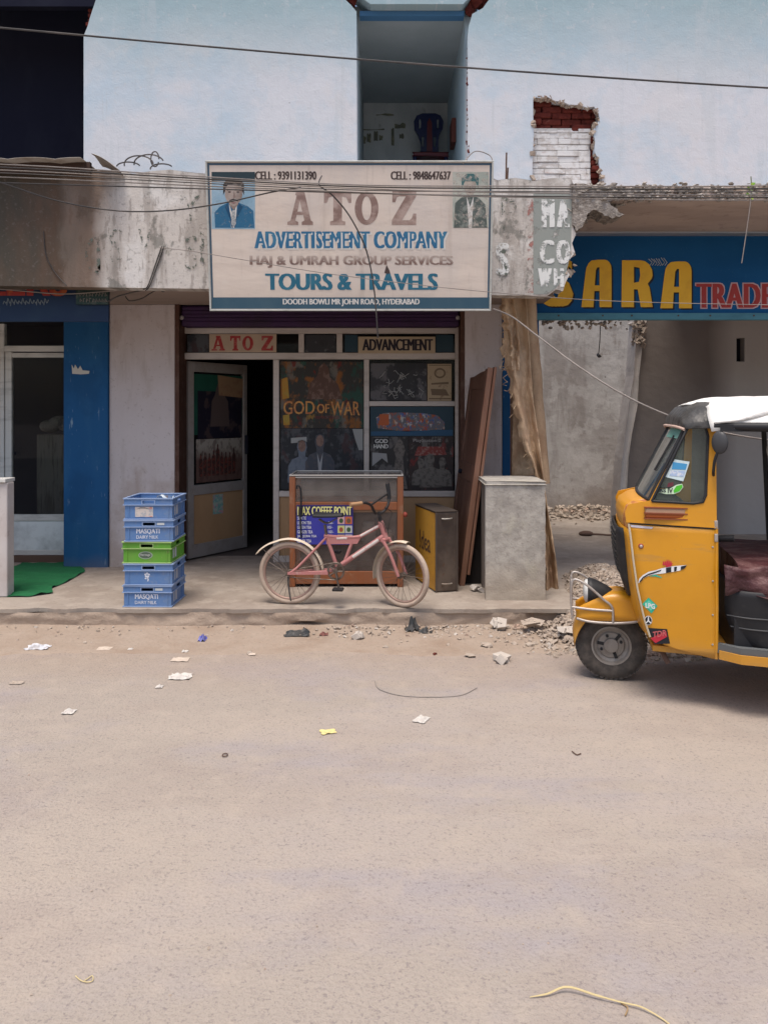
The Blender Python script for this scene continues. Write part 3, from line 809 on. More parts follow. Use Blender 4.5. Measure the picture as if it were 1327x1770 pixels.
for cx_ in (397, 411.5):
    b = MB(); spoly(b, ell(cx_, 331, 2.6, 1.3, 10), .0076); b.build('eye', mat('photo_eye', (.07, .05, .045), .6), pho)
b = MB(); spoly(b, [(404.5, 329), (408, 340), (405, 341.5), (403, 340.5)], .0076); b.build('nose_shadow', mat('photo_shade', (.24, .175, .15), .6), pho)
b = MB(); spoly(b, [(399, 349), (404, 348), (409, 349), (404, 351)], .0076); b.build('mouth', mat('photo_lip', (.22, .12, .11), .6), pho)
for pts in ([(394, 350), (389, 356), (398, 378), (401, 392), (403, 392), (399, 370)], [(413, 350), (420, 356), (409, 378), (407, 392), (405, 392), (409, 370)]):
    b = MB(); spoly(b, pts, .0068); b.build('lapel', mat('photo_lapel', (.015, .07, .145), .6), pho)
b = MB(); spoly(b, [(401.5, 362), (406.5, 362), (408, 385), (404, 391), (400, 385)], .0072); b.build('tie', mat('photo_tie', (.30, .32, .33), .6, layers=[('n', 60, .5, .55, (.5, .5, .5), .8)]), pho)
b = MB(); srect(b, 782, 844, 297, 392, .004); ph2 = b.build('portrait_print', mat('photo_print_pale', (.45, .45, .39), .6, layers=[('n', 5, .45, .62, (.3, .34, .3), .8)]), sign, label='faded portrait print of a man in a grey suit')
b = MB(); spoly(b, [(784, 392), (786, 350), (797, 340), (812, 336), (826, 340), (838, 352), (842, 392)], .0047); b.build('suit', mat('photo_suit_grey', (.09, .11, .10), .6, layers=[('n', 22, .5, .6, (.25, .27, .24), .7)]), ph2)
b = MB(); spoly(b, [(806, 338), (812, 356), (818, 338), (815, 392), (810, 392)], .0054); b.build('shirt', M_signwhite, ph2)
b = MB(); spoly(b, [(802, 316), (804, 309), (812, 306), (820, 309), (822, 316), (821, 328), (817, 336), (812, 339), (807, 336), (803, 328)], .0056); b.build('face', mat('photo_skin_pale', (.45, .39, .33), .6, layers=[('x', (1, 1, 1), X(812, 6), X(821, 6), (.22, .19, .16), .7, .0), ('n', (12, 1, 9), .48, .58, (.34, .29, .25), .6)]), ph2)
for q_ in (ell(807.5, 320, 2, 1, 8), ell(816, 320, 2, 1, 8), [(811.5, 320), (814, 327), (810.5, 327.5)], [(808, 331.5), (812, 330.8), (816, 331.5), (812, 333)]):
    b = MB(); spoly(b, q_, .0062); b.build('face_detail', mat('photo_shade', (.24, .175, .15), .6), ph2)
b = MB(); spoly(b, [(798, 324), (797, 308), (806, 300), (818, 300), (827, 308), (826, 324), (821, 313), (803, 313)], .0061); b.build('hair', mat('photo_teal', (.06, .14, .14), .6), ph2)
M_fade = worn('bleached_print', (.50, .48, .45, 1), 34, .56, .85); M_fade2 = worn('bleached_print', (.56, .50, .44, 1), 22, .50, .70)
b = MB(); srect(b, 367, 440, 313, 393, .0088); b.build('bleached_patch', M_fade, pho)
b = MB(); srect(b, 783, 843, 298, 391, .0080); b.build('bleached_patch', M_fade2, ph2)
b = MB(); spoly(b, [(664, 470), (668, 456), (673, 466), (675, 473)], .006); b.build('tear', M_signdark, sign)
for (px) in (420, 790):
    b = MB(); b.tube([SM @ Vector((X(px, 6), .03, SH - .06)), Vector((X(px, 6), YF + .05, 3.46))], .008, 6); b.build('bracket', M_steel, sign)
    b = MB(); b.tube([SM @ Vector((X(px, 6), .03, .22)), Vector((X(px, 6), YF + .01, 2.66))], .008, 6); b.build('bracket', M_steel, sign)

# ------------------------------------------------------------------ blue trading board over the gutted shop
YB = 7.25
sg = thing('shop_board', (3.2, YB, 2.47), 'long blue painted board reading SARA in yellow and TRADERS in red', 'sign')
M_sara = mat('blue_board_paint', (.006, .068, .185), rough=.65, spec=.12, layers=[('n', (1, 1, 2), .42, .66, (.009, .085, .22), .8), ('n', (9, 1, 4), .62, .72, (.03, .13, .24), .5), ('n', 60, .66, .7, (.2, .26, .3), .3)])
M_sy = mat('sign_yellow', (.72, .40, .03), rough=.5, layers=[('n', 6, .5, .66, (.62, .32, .03), .7)])
M_sblk = mat('sign_shadow_black', (.012, .012, .014), rough=.5)
M_sred = mat('sign_red', (.33, .035, .03), rough=.5, layers=[('n', 10, .5, .7, (.27, .05, .05), .6)])
b = MB(); b.box(X(918, YB), 6.5, YB, YB + .05, Z(541, YB), Z(408, YB)); b.build('panel', M_sara, sg)
b = MB(); b.box(X(916, YB), 6.5, YB - .02, YB + .05, Z(553, YB), Z(541, YB) - .001); b.build('bottom_rail', mat('teal_rail', (.07, .21, .27), .6, layers=[('n', (3, 1, 9), .45, .7, (.05, .15, .2), .8)]), sg, bev=.004)
for px in (964, 1040, 1090, 1170, 1225, 1300):
    b = MB(); b.lathe([(.008, 0), (.008, .006)], 8, Matrix.Translation((X(px, YB), YB - .02, Z(546, YB))) @ Matrix.Rotation(radians(90), 4, 'X')); b.build('bolt', M_rebar, sg)
def bx(px): return X(px, YB)
def bz(py): return Z(py, YB)
def letA(x0, x1, y0, y1):
    W, H = x1 - x0, y1 - y0
    o = [(0, 0), (.40, 0), (.43, .34), (.60, .34), (.60, 0), (1, 0), (1, .80)] + [(1 - .22 + .22 * cos(t), .80 + .20 * sin(t)) for t in (.4, .8, 1.2, 1.57)] + [(.55, 1)] + [(.44 + .30 * cos(t), .72 + .28 * sin(t)) for t in (1.9, 2.3, 2.7, 3.0)]
    h = [(.44, .46), (.60, .46), (.60, .84), (.53, .84), (.48, .78)]
    return [(x0 + p[0] * W, y1 - p[1] * H) for p in o], [[(x0 + p[0] * W, y1 - p[1] * H) for p in h]]
def letR(x0, x1, y0, y1):
    W, H = x1 - x0, y1 - y0
    o = [(0, 0), (.40, 0), (.40, .38), (.52, .38), (.62, 0), (1.0, 0), (.90, .42), (.84, .50), (.96, .60)] + [(.62 + .38 * cos(t), .70 + .30 * sin(t)) for t in (-.1, .35, .8, 1.2, 1.57)] + [(0.02, 1)]
    h = [(.40, .52), (.56, .54), (.60, .68), (.58, .84), (.40, .86)]
    return [(x0 + p[0] * W, y1 - p[1] * H) for p in o], [[(x0 + p[0] * W, y1 - p[1] * H) for p in h]]
def bput(mb, oh, dx, dz, y):
    o, h = oh
    mb.flat([(bx(p[0] + dx), bz(p[1] + dz)) for p in o], [[(bx(p[0] + dx), bz(p[1] + dz)) for p in q] for q in h], y=y)
for (fn, x0, x1, y0) in ((letA, 1004, 1056, 449), (letR, 1073, 1127, 450), (letA, 1140, 1194, 452)):
    y1 = 531 if x0 < 1100 else 533
    b = MB(); bput(b, fn(x0, x1, y0, y1), 3, 2.5, YB - .002); b.build('letter_shadow', M_sblk, sg)
    b = MB(); bput(b, fn(x0, x1, y0, y1), 0, 0, YB - .005); b.build('yellow_letter', M_sy, sg)
for (dx, y, m, nm) in ((3, YB - .002, M_sblk, 'letter_shadow'), (0, YB - .005, M_sy, 'yellow_letter')):
    b = MB(); letters(b, 'S', (bx(936 + dx), y, bz(530 + dx * .8)), EX, EZ, bx(990) - bx(936), bz(447) - bz(530), .07); b.build(nm, m, sg)
b = MB(); letters(b, 'TRADERS', (bx(1200), YB - .003, bz(534.5)), EX, EZ, (bx(1327) - bx(1200)) * 1.44, bz(488) - bz(534.5), .06, 0, 1.1); b.build('letter_outline', mat('sign_pink', (.50, .33, .33), .5), sg)
b = MB(); letters(b, 'TRADERS', (bx(1202), YB - .006, bz(532.5)), EX, EZ, (bx(1327) - bx(1200)) * 1.41, bz(490) - bz(532.5), .035, 0, 1.1); b.build('red_letters', M_sred, sg)
b = MB()
for k in range(7):
    x = 1122 + k * 4.3
    b.tube([Vector((bx(x - 2), YB - .003, bz(446 + R1.uniform(-2, 2)))), Vector((bx(x + 4), YB - .003, bz(455 + R1.uniform(-3, 3)))), Vector((bx(x), YB - .003, bz(459)))], .004, 4)
b.build('script_scrawl', mat('scrawl_white', (.4, .42, .44), .7), sg)

# ------------------------------------------------------------------ A to Z shop front
sf = thing('glazed_storefront', (X(550, YS), YS, PZ), 'aluminium and glass shop front plastered with game posters, its door standing open', 'shop front')
def qx(px): return X(px, YS)
def qz(py): return Z(py, YS)
def bar(x0, x1, y0, y1, d0=-.03, d1=.03, m=M_alu, nm='frame_bar', par=None, bev=.004):
    b = MB(); b.box(qx(x0), qx(x1), YS + d0, YS + d1, qz(y1), qz(y0)); return b.build(nm, m, par or sf, bev=bev)
bot = 712 + 1.47 * F / YS
bar(310, 320.5, 566, bot); bar(786, 797, 566, bot)
bar(320.6, 785.9, 566, 577); bar(320.6, 785.9, 610, 621.5)
bar(473, 483, 621.6, bot); bar(516.5, 526, 577.1, 609.9, -.025, .025); bar(582, 592, 577.1, 609.9, -.025, .025)
bar(629, 638, 621.6, 848, -.025, .025); bar(638.1, 785.9, 693.5, 702, -.025, .025); bar(483.1, 785.9, 848.1, 858)
bar(483.1, 785.9, 960, bot)
bar(483.1, 785.9, 858.1, 959.9, -.01, .01, M_tan, 'lower_panel', bev=0)
for (x0, x1, y0, y1) in ((320.6, 516.4, 577.1, 609.9), (526.1, 581.9, 577.1, 609.9), (592.1, 785.9, 577.1, 609.9), (483.1, 628.9, 621.6, 848), (638.1, 785.9, 621.6, 693.4), (638.1, 785.9, 702.1, 848)):
    bar(x0, x1, y0, y1, -.003, .003, M_glass, 'pane', bev=0)
b = MB(); b.box(X(302, YW) + .001, X(302, YW) + .04, YW + .01, YS + .2, PZ, zs + .019); b.build('jamb', M_brown_edge, sf)
b = MB(); b.box(X(803, YW) - .04, X(803, YW) - .001, YW + .01, YS + .2, PZ, zs + .019); b.build('jamb', M_brown_edge, sf)
# rolled shutter housing
b = MB(); b.box(X(302, YW) + .045, X(803, YW) - .045, YW + .06, YS + .1, Z(565, YW + .1), zs + .018); sh = b.build('shutter_box', M_purple, sf, bev=.02)
for k in range(5):
    b = MB(); zz = Z(562, YW) + .018 + k * .034; b.box(X(304, YW) + .045, X(801, YW) - .045, YW + .05, YW + .061, zz, zz + .026); b.build('shutter_slat', M_purple, sf, bev=.008)
for px in (312, 792):
    b = MB(); b.ball((X(px, YW), YW + .05, Z(548, YW)), .022, .02, .022, 10, 6); b.build('shutter_bracket', mat('bracket_grey', (.3, .28, .27), .6), sf)
# the open door leaf
dh = Vector((qx(322), YS + .04, PZ + .02)); de = Vector((-1.485, 8.28, PZ + .02))
DL = (de - dh).length
DM = Matrix.Translation(dh) @ Matrix.Rotation(atan2(de.y - dh.y, de.x - dh.x), 4, 'Z')
dz1 = qz(622) - PZ - .03
b = MB(); b.box(.006, DL - .006, -.006, .006, .1, .66, DM); door = b.build('door', M_tan, sf, label='open glazed door leaf with tan lower panel and posters')
M_dfr = mat('grey_door_frame', (.30, .27, .25), rough=.5, metal=.2, layers=[('n', 9, .45, .7, (.22, .19, .17), .7)])
for (x0, x1, z0, z1) in ((0, .07, 0, dz1), (DL - .055, DL, 0, dz1), (.0702, DL - .0552, 0, .13), (.0702, DL - .0552, .62, .72), (.0702, DL - .0552, dz1 - .1, dz1)):
    b = MB(); b.box(x0, x1, -.022, .022, z0, z1, DM); b.build('door_rail', M_dfr, door, bev=.004)
b = MB(); b.box(.0702, DL - .0552, -.003, .003, .721, dz1 - .101, DM); b.build('door_glass', M_glass, door)
b = MB(); b.box(DL - .045, DL - .02, -.06, -.023, 1.0, 1.2, DM); b.build('door_handle', M_dark, door, bev=.006)
b = MB()
for k in range(6): b.rock(DM @ Vector((.40 + R1.uniform(-.06, .06), -.0085, .52 + R1.uniform(-.1, .06))), .035, R1, 1)
b2 = MB(); b2.box(.34, .48, -.009, -.0065, .40, .60, DM); b2.build('sticker', mat('door_sticker', (.30, .36, .30), .7, layers=[('n', 25, .45, .55, (.1, .28, .26), .8), ('n', 31, .55, .6, (.45, .2, .25), .8)]), door)

# posters ---------------------------------------------------------
def pmat(name, base, cols, sc=(9, 1, 7), rough=.5):
    L = []
    for i, (c, lo) in enumerate(cols):
        c = tuple(min(1, q * 1.15) for q in c)
        L.append(('n', (sc[0] * (1 + .17 * i), sc[1], sc[2] * (1 + .11 * i)), lo, lo + .06, c, .92))
    return mat(name, tuple(q * .8 for q in base), rough=rough, layers=L, spec=.15)
PY = YS - .0065
def poster(x0, x1, y0, y1, m, label, name='poster', y=PY, M=None):
    b = MB(); b.box(X(x0, y), X(x1, y), y - .001, y + .001, Z(y1, y), Z(y0, y))
    o = b.build(name, m); tag(o, label, 'poster'); o['_y'] = 0; del o['_y']
    return o
def pput(par, polys, m, nm, y):
    b = MB()
    for p in polys: b.flat([(X(a, y), Z(c, y)) for a, c in p], y=y)
    return b.build(nm, m, par)
def ptext(par, s, x0, x1, y0, y1, m, y, bold=.01, nm='lettering', shear=0):
    b = MB(); letters(b, s, (X(x0, y), y, Z(y1, y)), EX, EZ, X(x1, y) - X(x0, y), (y1 - y0) * y / F, bold, shear)
    return b.build(nm, m, par)
def man(cx, top, s, lean=0):
    """outline of a standing half figure, px"""
    return [(cx - 26 * s, top + 78 * s), (cx - 25 * s, top + 48 * s), (cx - 18 * s, top + 36 * s), (cx - 6 * s, top + 31 * s), (cx - 6 * s, top + 25 * s), (cx - 9 * s + lean, top + 14 * s), (cx - 7 * s + lean, top + 3 * s), (cx + lean, top),
            (cx + 7 * s + lean, top + 3 * s), (cx + 9 * s + lean, top + 14 * s), (cx + 6 * s, top + 25 * s), (cx + 6 * s, top + 31 * s), (cx + 18 * s, top + 36 * s), (cx + 25 * s, top + 48 * s), (cx + 26 * s, top + 78 * s)]
m1 = pmat('poster_ember', (.05, .045, .04), [((.20, .075, .02), .50), ((.11, .10, .085), .56), ((.02, .06, .045), .54), ((.24, .13, .03), .62), ((.12, .02, .015), .60)], (5, 1, 3.2))
p1 = poster(485, 627.5, 625, 740, m1, 'game poster with orange lettering GOD OF WAR in the shop window', y=PY)
M_gold = mat('gold_ink', (.52, .25, .07), rough=.4, layers=[('n', (14, 1, 30), .47, .6, (.34, .09, .04), .8)])
ptext(p1, 'GOD', 490, 544, 693, 716, M_gold, PY - .003, .01); ptext(p1, 'WAR', 572, 622, 694, 718, M_gold, PY - .003, .01); ptext(p1, 'OF', 548, 569, 698, 714, M_gold, PY - .003, .02)
ptext(p1, 'REMASTERED', 545, 586, 719, 724, mat('dim_red', (.16, .03, .025), .5), PY - .003, .0)
pput(p1, [[(530, 690), (536, 662), (548, 650), (552, 634), (560, 626.5), (568, 636), (570, 652), (584, 664), (592, 690)]], mat('poster_figure_brown', (.085, .04, .026), .4, layers=[('n', (18, 1, 14), .5, .6, (.17, .10, .075), .8)]), 'figure_silhouette', PY - .002)
pput(p1, [[(487, 655), (497, 652), (500, 688), (488, 690)], [(489, 718), (500, 716), (501, 734), (490, 735)]], mat('poster_flame', (.36, .17, .02), .4, layers=[('n', (20, 1, 12), .45, .6, (.3, .22, .04), .8)]), 'flame_panel', PY - .002)
m2 = pmat('poster_night', (.035, .037, .042), [((.065, .065, .07), .5), ((.05, .03, .032), .57)], (6, 1, 4))
p2 = poster(485, 627.5, 740.8, 846, m2, 'dark poster of two men below the orange game poster', y=PY)
pput(p2, [man(522, 760, .95)], mat('poster_shirt', (.13, .15, .185), .4, layers=[('n', 22, .5, .6, (.09, .105, .13), .7)]), 'figure_silhouette', PY - .002)
pput(p2, [man(553, 750, 1.0)], mat('poster_suit', (.055, .06, .075), .4, layers=[('n', 22, .5, .6, (.09, .08, .085), .7)]), 'figure_silhouette', PY - .0028)
M_pskin = mat('poster_skin', (.21, .13, .105), .4, layers=[('n', 40, .45, .6, (.13, .075, .06), .8)])
pput(p2, [ell(522, 771, 6.5, 10)], M_pskin, 'face', PY - .0036); pput(p2, [ell(553, 762, 6.5, 10)], M_pskin, 'face', PY - .0036)
pput(p2, [[(548, 782), (553, 800), (558, 782), (555, 818), (551, 818)]], mat('poster_grey', (.3, .3, .31), .4), 'shirt_front', PY - .0036)
for q_ in ([(609, 741.5), (627, 741.5), (627, 778), (620, 778), (614, 760)], [(503, 757), (530, 755), (530, 764), (503, 766)]): pput(p2, [q_], mat('poster_pale', (.28, .28, .27), .4), 'pale_window', PY - .002)
m3 = pmat('poster_slate', (.05, .05, .055), [((.10, .095, .1), .52), ((.028, .028, .03), .55)], (6, 1, 5))
p3 = poster(640, 737, 628, 692, m3, 'dark poster with thin white sketched figures beside the beige label', y=PY)
rs = random.Random(5)
sk = MB(); yy = PY - .003
for k in range(34):
    a = (rs.uniform(665, 732), rs.uniform(640, 684)); c = (a[0] + rs.uniform(-9, 9), a[1] + rs.uniform(-8, 8)); e = (c[0] + rs.uniform(-7, 7), c[1] + rs.uniform(-7, 7))
    c = (min(max(c[0], 643), 735), min(max(c[1], 631), 689)); e = (min(max(e[0], 643), 735), min(max(e[1], 631), 689))
    sk.tube([Vector((X(q[0], yy), yy, Z(q[1], yy))) for q in (a, c, e)], .0032, 4)
sk.build('white_sketch_lines', mat('sketch_white', (.33, .33, .32), .5), p3, kind='stuff')
p4 = poster(738.5, 780, 629, 693, mat('poster_beige', (.36, .27, .17), .5, layers=[('n', (16, 1, 12), .56, .62, (.19, .12, .07), .8)]), 'beige printed label with a round seal in the window', y=PY)
pput(p4, [ell(760, 645, 10, 9)], mat('label_brown', (.15, .10, .06), .5), 'round_seal', PY - .002)
pput(p4, [ell(760, 645, 7, 6)], MATS['poster_beige'], 'seal_centre', PY - .003)
for q_ in ([(741, 632), (779, 632), (779, 630.5), (741, 630.5)], [(741, 690), (779, 690), (779, 688), (741, 688)], [(745, 662), (775, 660), (775, 664), (745, 665)], [(744, 672), (770, 673), (776, 684), (746, 683)]): pput(p4, [q_], MATS['label_brown'], 'printed_mark', PY - .002)
p5 = poster(640, 783, 703, 754, mat('poster_teal', (.018, .045, .065), .4, layers=[('z', (9, 1, 9), 0, 1, (.02, .1, .17), .0)]), 'dark teal poster with a strip of bright racing cars', y=PY)
carm = pmat('poster_cars', (.16, .16, .18), [((.30, .07, .03), .5), ((.40, .38, .36), .57), ((.05, .1, .25), .55), ((.38, .16, .04), .6)], (26, 1, 18))
pput(p5, [[(652, 740), (650, 722), (662, 714), (690, 713), (730, 714), (756, 718), (768, 730), (768, 742), (700, 746)]], carm, 'car_strip', PY - .002)
pput(p5, [[(656, 716), (672, 716), (672, 735), (656, 735)]], mat('poster_orange', (.38, .09, .03), .4), 'orange_badge', PY - .003)
pput(p5, [[(641, 746), (782, 743), (782, 753), (641, 753)]], mat('poster_blueband', (.02, .075, .15), .4), 'blue_band', PY - .002)
m6 = pmat('poster_ash', (.055, .05, .048), [((.11, .10, .095), .5), ((.03, .028, .027), .56)], (8, 1, 6))
p6 = poster(640, 705, 754.8, 847, m6, 'dark poster lettered GOD HAND with a lone fighter', y=PY)
pput(p6, [[(645, 757), (672, 757), (672, 776), (645, 776)]], mat('poster_ink', (.02, .02, .02), .4), 'title_patch', PY - .002)
ptext(p6, 'GOD', 648, 670, 759, 766, M_signwhite, PY - .003, .03); ptext(p6, 'HAND', 646, 671, 768, 775, M_signwhite, PY - .003, .03)
pput(p6, [[(672, 845), (680, 812), (684, 790), (680, 776), (686, 764), (690, 757), (696, 764), (700, 778), (696, 792), (698, 812), (704, 845), (697, 845), (690, 815), (683, 845)]], mat('poster_fighter', (.15, .13, .115), .4, layers=[('n', 26, .48, .6, (.06, .05, .045), .8)]), 'figure_silhouette', PY - .003)
pput(p6, [[(643, 782), (668, 784), (670, 800), (660, 792), (643, 806)]], mat('poster_chalk', (.30, .29, .28), .5), 'pale_patch', PY - .002)
m7 = pmat('poster_rust', (.06, .045, .042), [((.13, .12, .11), .53), ((.14, .03, .028), .58), ((.03, .025, .025), .52)], (9, 1, 6))
p7 = poster(705.8, 783, 754.8, 847, m7, 'dark red game poster lettered PLAYSTATION 2 at the window corner', y=PY)
ptext(p7, 'PlayStation 2', 714, 762, 758.5, 765.5, mat('poster_silver', (.30, .28, .27), .4), PY - .003, .01)
pput(p7, [[(722, 772), (766, 772), (772, 786), (716, 788)]], mat('poster_red', (.19, .035, .03), .4, layers=[('n', 24, .5, .6, (.3, .2, .17), .7)]), 'red_banner', PY - .002)
for k_, mm_ in enumerate((man(744, 784, .75), man(727, 792, .6), man(764, 790, .65))): pput(p7, [mm_], mat('poster_group', (.14, .125, .11), .4, layers=[('n', 26, .48, .6, (.06, .05, .045), .8)]), 'figure_silhouette', PY - .003 - .0006 * k_)
# name boards in the transom
tb = poster(362, 478, 577.5, 609, mat('transom_cream', (.42, .31, .22), .5, layers=[('n', 6, .45, .7, (.36, .26, .18), .7)]), 'cream strip lettered A TO Z in red above the open door', 'name_strip', y=YS - .034); tb['category'] = 'sign'
yy = YS - .037
for ch, x0, x1 in (('A', 366, 389), ('T', 398, 416), ('O', 419, 438), ('Z', 452, 472)):
    o_, h_ = glyph(ch, x0, x1, 580.5, 606)
    b = MB(); b.flat([(X(p[0], yy), Z(p[1], yy)) for p in o_[0]], [[(X(p[0], yy), Z(p[1], yy)) for p in h] for h in h_], y=yy); b.build('red_letter', mat('strip_red', (.30, .03, .028), .5, layers=[('n', 12, .5, .6, (.40, .12, .1), .7)]), tb)
tb = poster(619, 752, 582, 611, mat('advance_cream', (.44, .34, .23), .5, layers=[('n', 6, .45, .7, (.38, .29, .19), .7)]), 'cream strip lettered ADVANCEMENT in black at the top of the window', 'name_strip', y=YS - .034); tb['category'] = 'sign'
ptext(tb, 'ADVANCEMENT', 626, 748, 586, 606, mat('strip_black', (.02, .016, .025), .5), YS - .037, .035)
for (x0, x1, m, lab) in ((324, 361, m2, 'small dark print left of the cream A TO Z strip'), (528, 580, m3, 'small dark print in the narrow middle transom pane'), (596, 618, p5.data.materials[0], 'small blue print left of the cream ADVANCEMENT strip'), (753, 783, p5.data.materials[0], 'small blue print right of the cream ADVANCEMENT strip')):
    poster(x0, x1, 579, 608.5, m, lab, y=PY)
# posters on the door glass
def dposter(x0, x1, z0, z1, m, label, dep=.0055):
    b = MB(); b.box(x0, x1, -dep - .001, -dep + .001, z0, z1, DM); o = b.build('poster', m); tag(o, label, 'poster'); return o
dposter(.08, DL - .06, 1.22, dz1 - .12, mat('door_green', (.015, .075, .05), .5, layers=[('n', 4, .45, .7, (.01, .045, .035), .8)]), 'green sheet behind the upper door glass', .0048)
dp = dposter(.13, DL - .07, 1.18, 1.66, pmat('poster_dusk', (.018, .016, .028), [((.05, .035, .035), .52)], (7, 7, 5)), 'dark upper poster on the open door with a standing figure', .008)
b = MB(); b.flat([(a, c) for a, c in [(.30, 1.3), (.32, 1.56), (.36, 1.62), (.40, 1.74), (.46, 1.74), (.50, 1.62), (.55, 1.56), (.57, 1.3)]], M=DM, y=-.0105); b.build('figure_silhouette', mat('door_figure', (.085, .06, .055), .5), dp)
b = MB(); b.flat([(.42, 1.62), (.76, 1.60), (.78, 1.80), (.40, 1.83)], M=DM, y=-.0115); b.build('tan_card', mat('door_card', (.26, .16, .09), .5, layers=[('n', 9, .45, .6, (.2, .1, .06), .7)]), dp)
dp = dposter(.11, DL - .07, .74, 1.175, mat('poster_crowd', (.30, .27, .23), .5, layers=[('z', (6, 6, 6), 1.30, 1.15, (.10, .055, .045), .95, .12), ('n', (22, 22, 12), .5, .6, (.06, .03, .028), .6)]), 'lower film poster on the open door with a crowd of figures', .008)
b = MB()
for k in range(9):
    x = .17 + k * .058; t = .98 + (.05 if k == 4 else 0) + R1.uniform(-.02, .02)
    b.flat([(x - .02, .80), (x - .024, t), (x - .008, t + .03), (x - .01, t + .06), (x, t + .075), (x + .01, t + .06), (x + .008, t + .03), (x + .024, t), (x + .02, .80)], M=DM, y=-.0105 - .0002 * k)
b.build('figure_silhouettes', mat('crowd_dark', (.05, .025, .022), .5, layers=[('n', 30, .5, .55, (.18, .04, .03), .7)]), dp)

# ------------------------------------------------------------------ left shop: door, window wall, board
YL = 7.56
ls = thing('glazed_storefront', (X(60, YL), YL, PZ), 'grey aluminium shop door with dark glass beside the blue pillar', 'shop front')
def lbar(x0, x1, y0, y1, d0=-.03, d1=.03, m=None, nm='frame_bar', bev=.004):
    b = MB(); b.box(X(x0, YL), X(x1, YL), YL + d0, YL + d1, Z(y1, YL), Z(y0, YL)); return b.build(nm, m or M_alu, ls, bev=bev)
M_alug = mat('grey_alu', (.55, .54, .51), rough=.5, metal=.0, layers=[('n', (3, 3, 12), .5, .72, (.2, .19, .175), .6)])
lbar(-40, 10, 560, 959, m=M_alug); lbar(10.1, 150, 598, 608, m=M_alug); lbar(11, 22, 608.1, 959, -.02, .02, M_alug); lbar(22.1, 150, 610, 618, -.02, .02, M_alug)
lbar(22.1, 150, 889, 900, -.02, .02, M_alug); lbar(22.1, 150, 900.1, 950, -.01, .01, mat('grey_kick_panel', (.66, .70, .70), .6, layers=[('n', 4, .45, .7, (.28, .3, .3), .7)]), 'kick_panel', 0); lbar(22.1, 150, 950.1, 959, -.02, .02, M_alug)
lbar(22.1, 150, 618.1, 888.9, -.003, .003, M_glass, 'pane', 0); lbar(10.1, 150, 540, 597.9, -.003, .003, M_glass, 'pane', 0)
lbar(28, 30, 780, 786, -.05, -.02, M_dark, 'lock')
lbar(-40, 150, 959.1, 990, -.04, .3, mat('brown_threshold', (.12, .075, .055), .9), 'threshold', 0)
# things dimly seen behind the glass
bd = MB()
for k in range(5):
    bd.ball((-3.55 + .1 * k, 8.2, 1.45 + .04 * (k % 2)), .12, .1, .07, 10, 6)
bd.box(-3.65, -3.1, 8.1, 8.3, PZ, 1.36)
bn = bd.build('cloth_bundle', mat('dim_bundle', (.10, .095, .085), .9, layers=[('n', (30, 30, 3), .5, .6, (.05, .045, .04), .8)]), smooth=50); tag(bn, 'dim grey cloth bundle behind the dark glass of the left shop', 'bundle'); recentre(bn)
lw = thing('low_front_wall', (-3.6, 6.16, PZ), 'low white wall with a grey sill beside the green net', 'wall')
b = MB(); b.box(-5.5, X(13, 6.1), 6.1, 6.22, PZ, 1.04); b.build('masonry', mat('low_white_wall', (.50, .46, .44), .9, layers=[('n', 3, .45, .7, (.42, .36, .33), .8), ('n', 14, .6, .7, (.3, .22, .2), .5)], bump=[(20, .3, .005)]), lw, bev=.01)
b = MB(); b.box(-5.5, X(12, 6.1), 6.08, 6.24, 1.041, 1.07); b.build('sill', M_alug, lw, bev=.004)
lb = thing('shop_board', (-3.0, 6.42, 2.3), 'dark navy board with red letters half hidden under the canopy at left', 'sign')
YQ = 6.42
b = MB(); b.box(-6, X(188, YQ), YQ, YQ + .03, Z(556, YQ), zs + .015); b.build('panel', M_navy, lb)
b = MB(); letters(b, 'LERS', (X(-22, YQ), YQ - .003, Z(512, YQ)), EX, EZ, X(118, YQ) - X(-22, YQ), 58 * YQ / F, .03); b.build('red_letters', mat('deep_red', (.26, .03, .025), .5, layers=[('n', 6, .5, .6, (.35, .1, .03), .8)]), lb)
b = MB(); rq = random.Random(8)
for k in range(12):
    x = 6 + k * 6.4
    b.tube(spline([P(x, 527 + rq.uniform(-2, 2), YQ - .004), P(x + 2, 515 + rq.uniform(0, 6), YQ - .004), P(x + 5, 524, YQ - .004), P(x + 8, 520 + rq.uniform(-2, 2), YQ - .004)], 4), .0035, 4)
b.build('script_scrawl', mat('script_grey', (.16, .19, .21), .6), lb)
b = MB(); b.box(X(134, YQ), X(190, YQ), YQ - .03, YQ - .012, Z(527, YQ), zs + .01); gs = b.build('small_sign', mat('dark_green_plate', (.018, .04, .035), .5, layers=[('n', 18, .52, .6, (.09, .1, .085), .6)]), bev=.003)
tag(gs, 'small dark green plate hung above the blue pillar', 'sign'); recentre(gs)
b = MB()
rs = random.Random(3)
for row, (y, m_) in enumerate(((509, 0), (519, 1))):
    for k in range(9):
        x = 139 + k * 5.4
        b.tube([P(x, y + 3.2, YQ - .033), P(x + rs.uniform(-1, 1.5), y - 3, YQ - .033), P(x + 3, y + rs.uniform(-3, 3), YQ - .033)], .003, 4)
b.build('faded_print', mat('plate_print', (.24, .2, .18), .6), gs).matrix_parent_inverse = Matrix.Translation(-gs.location)

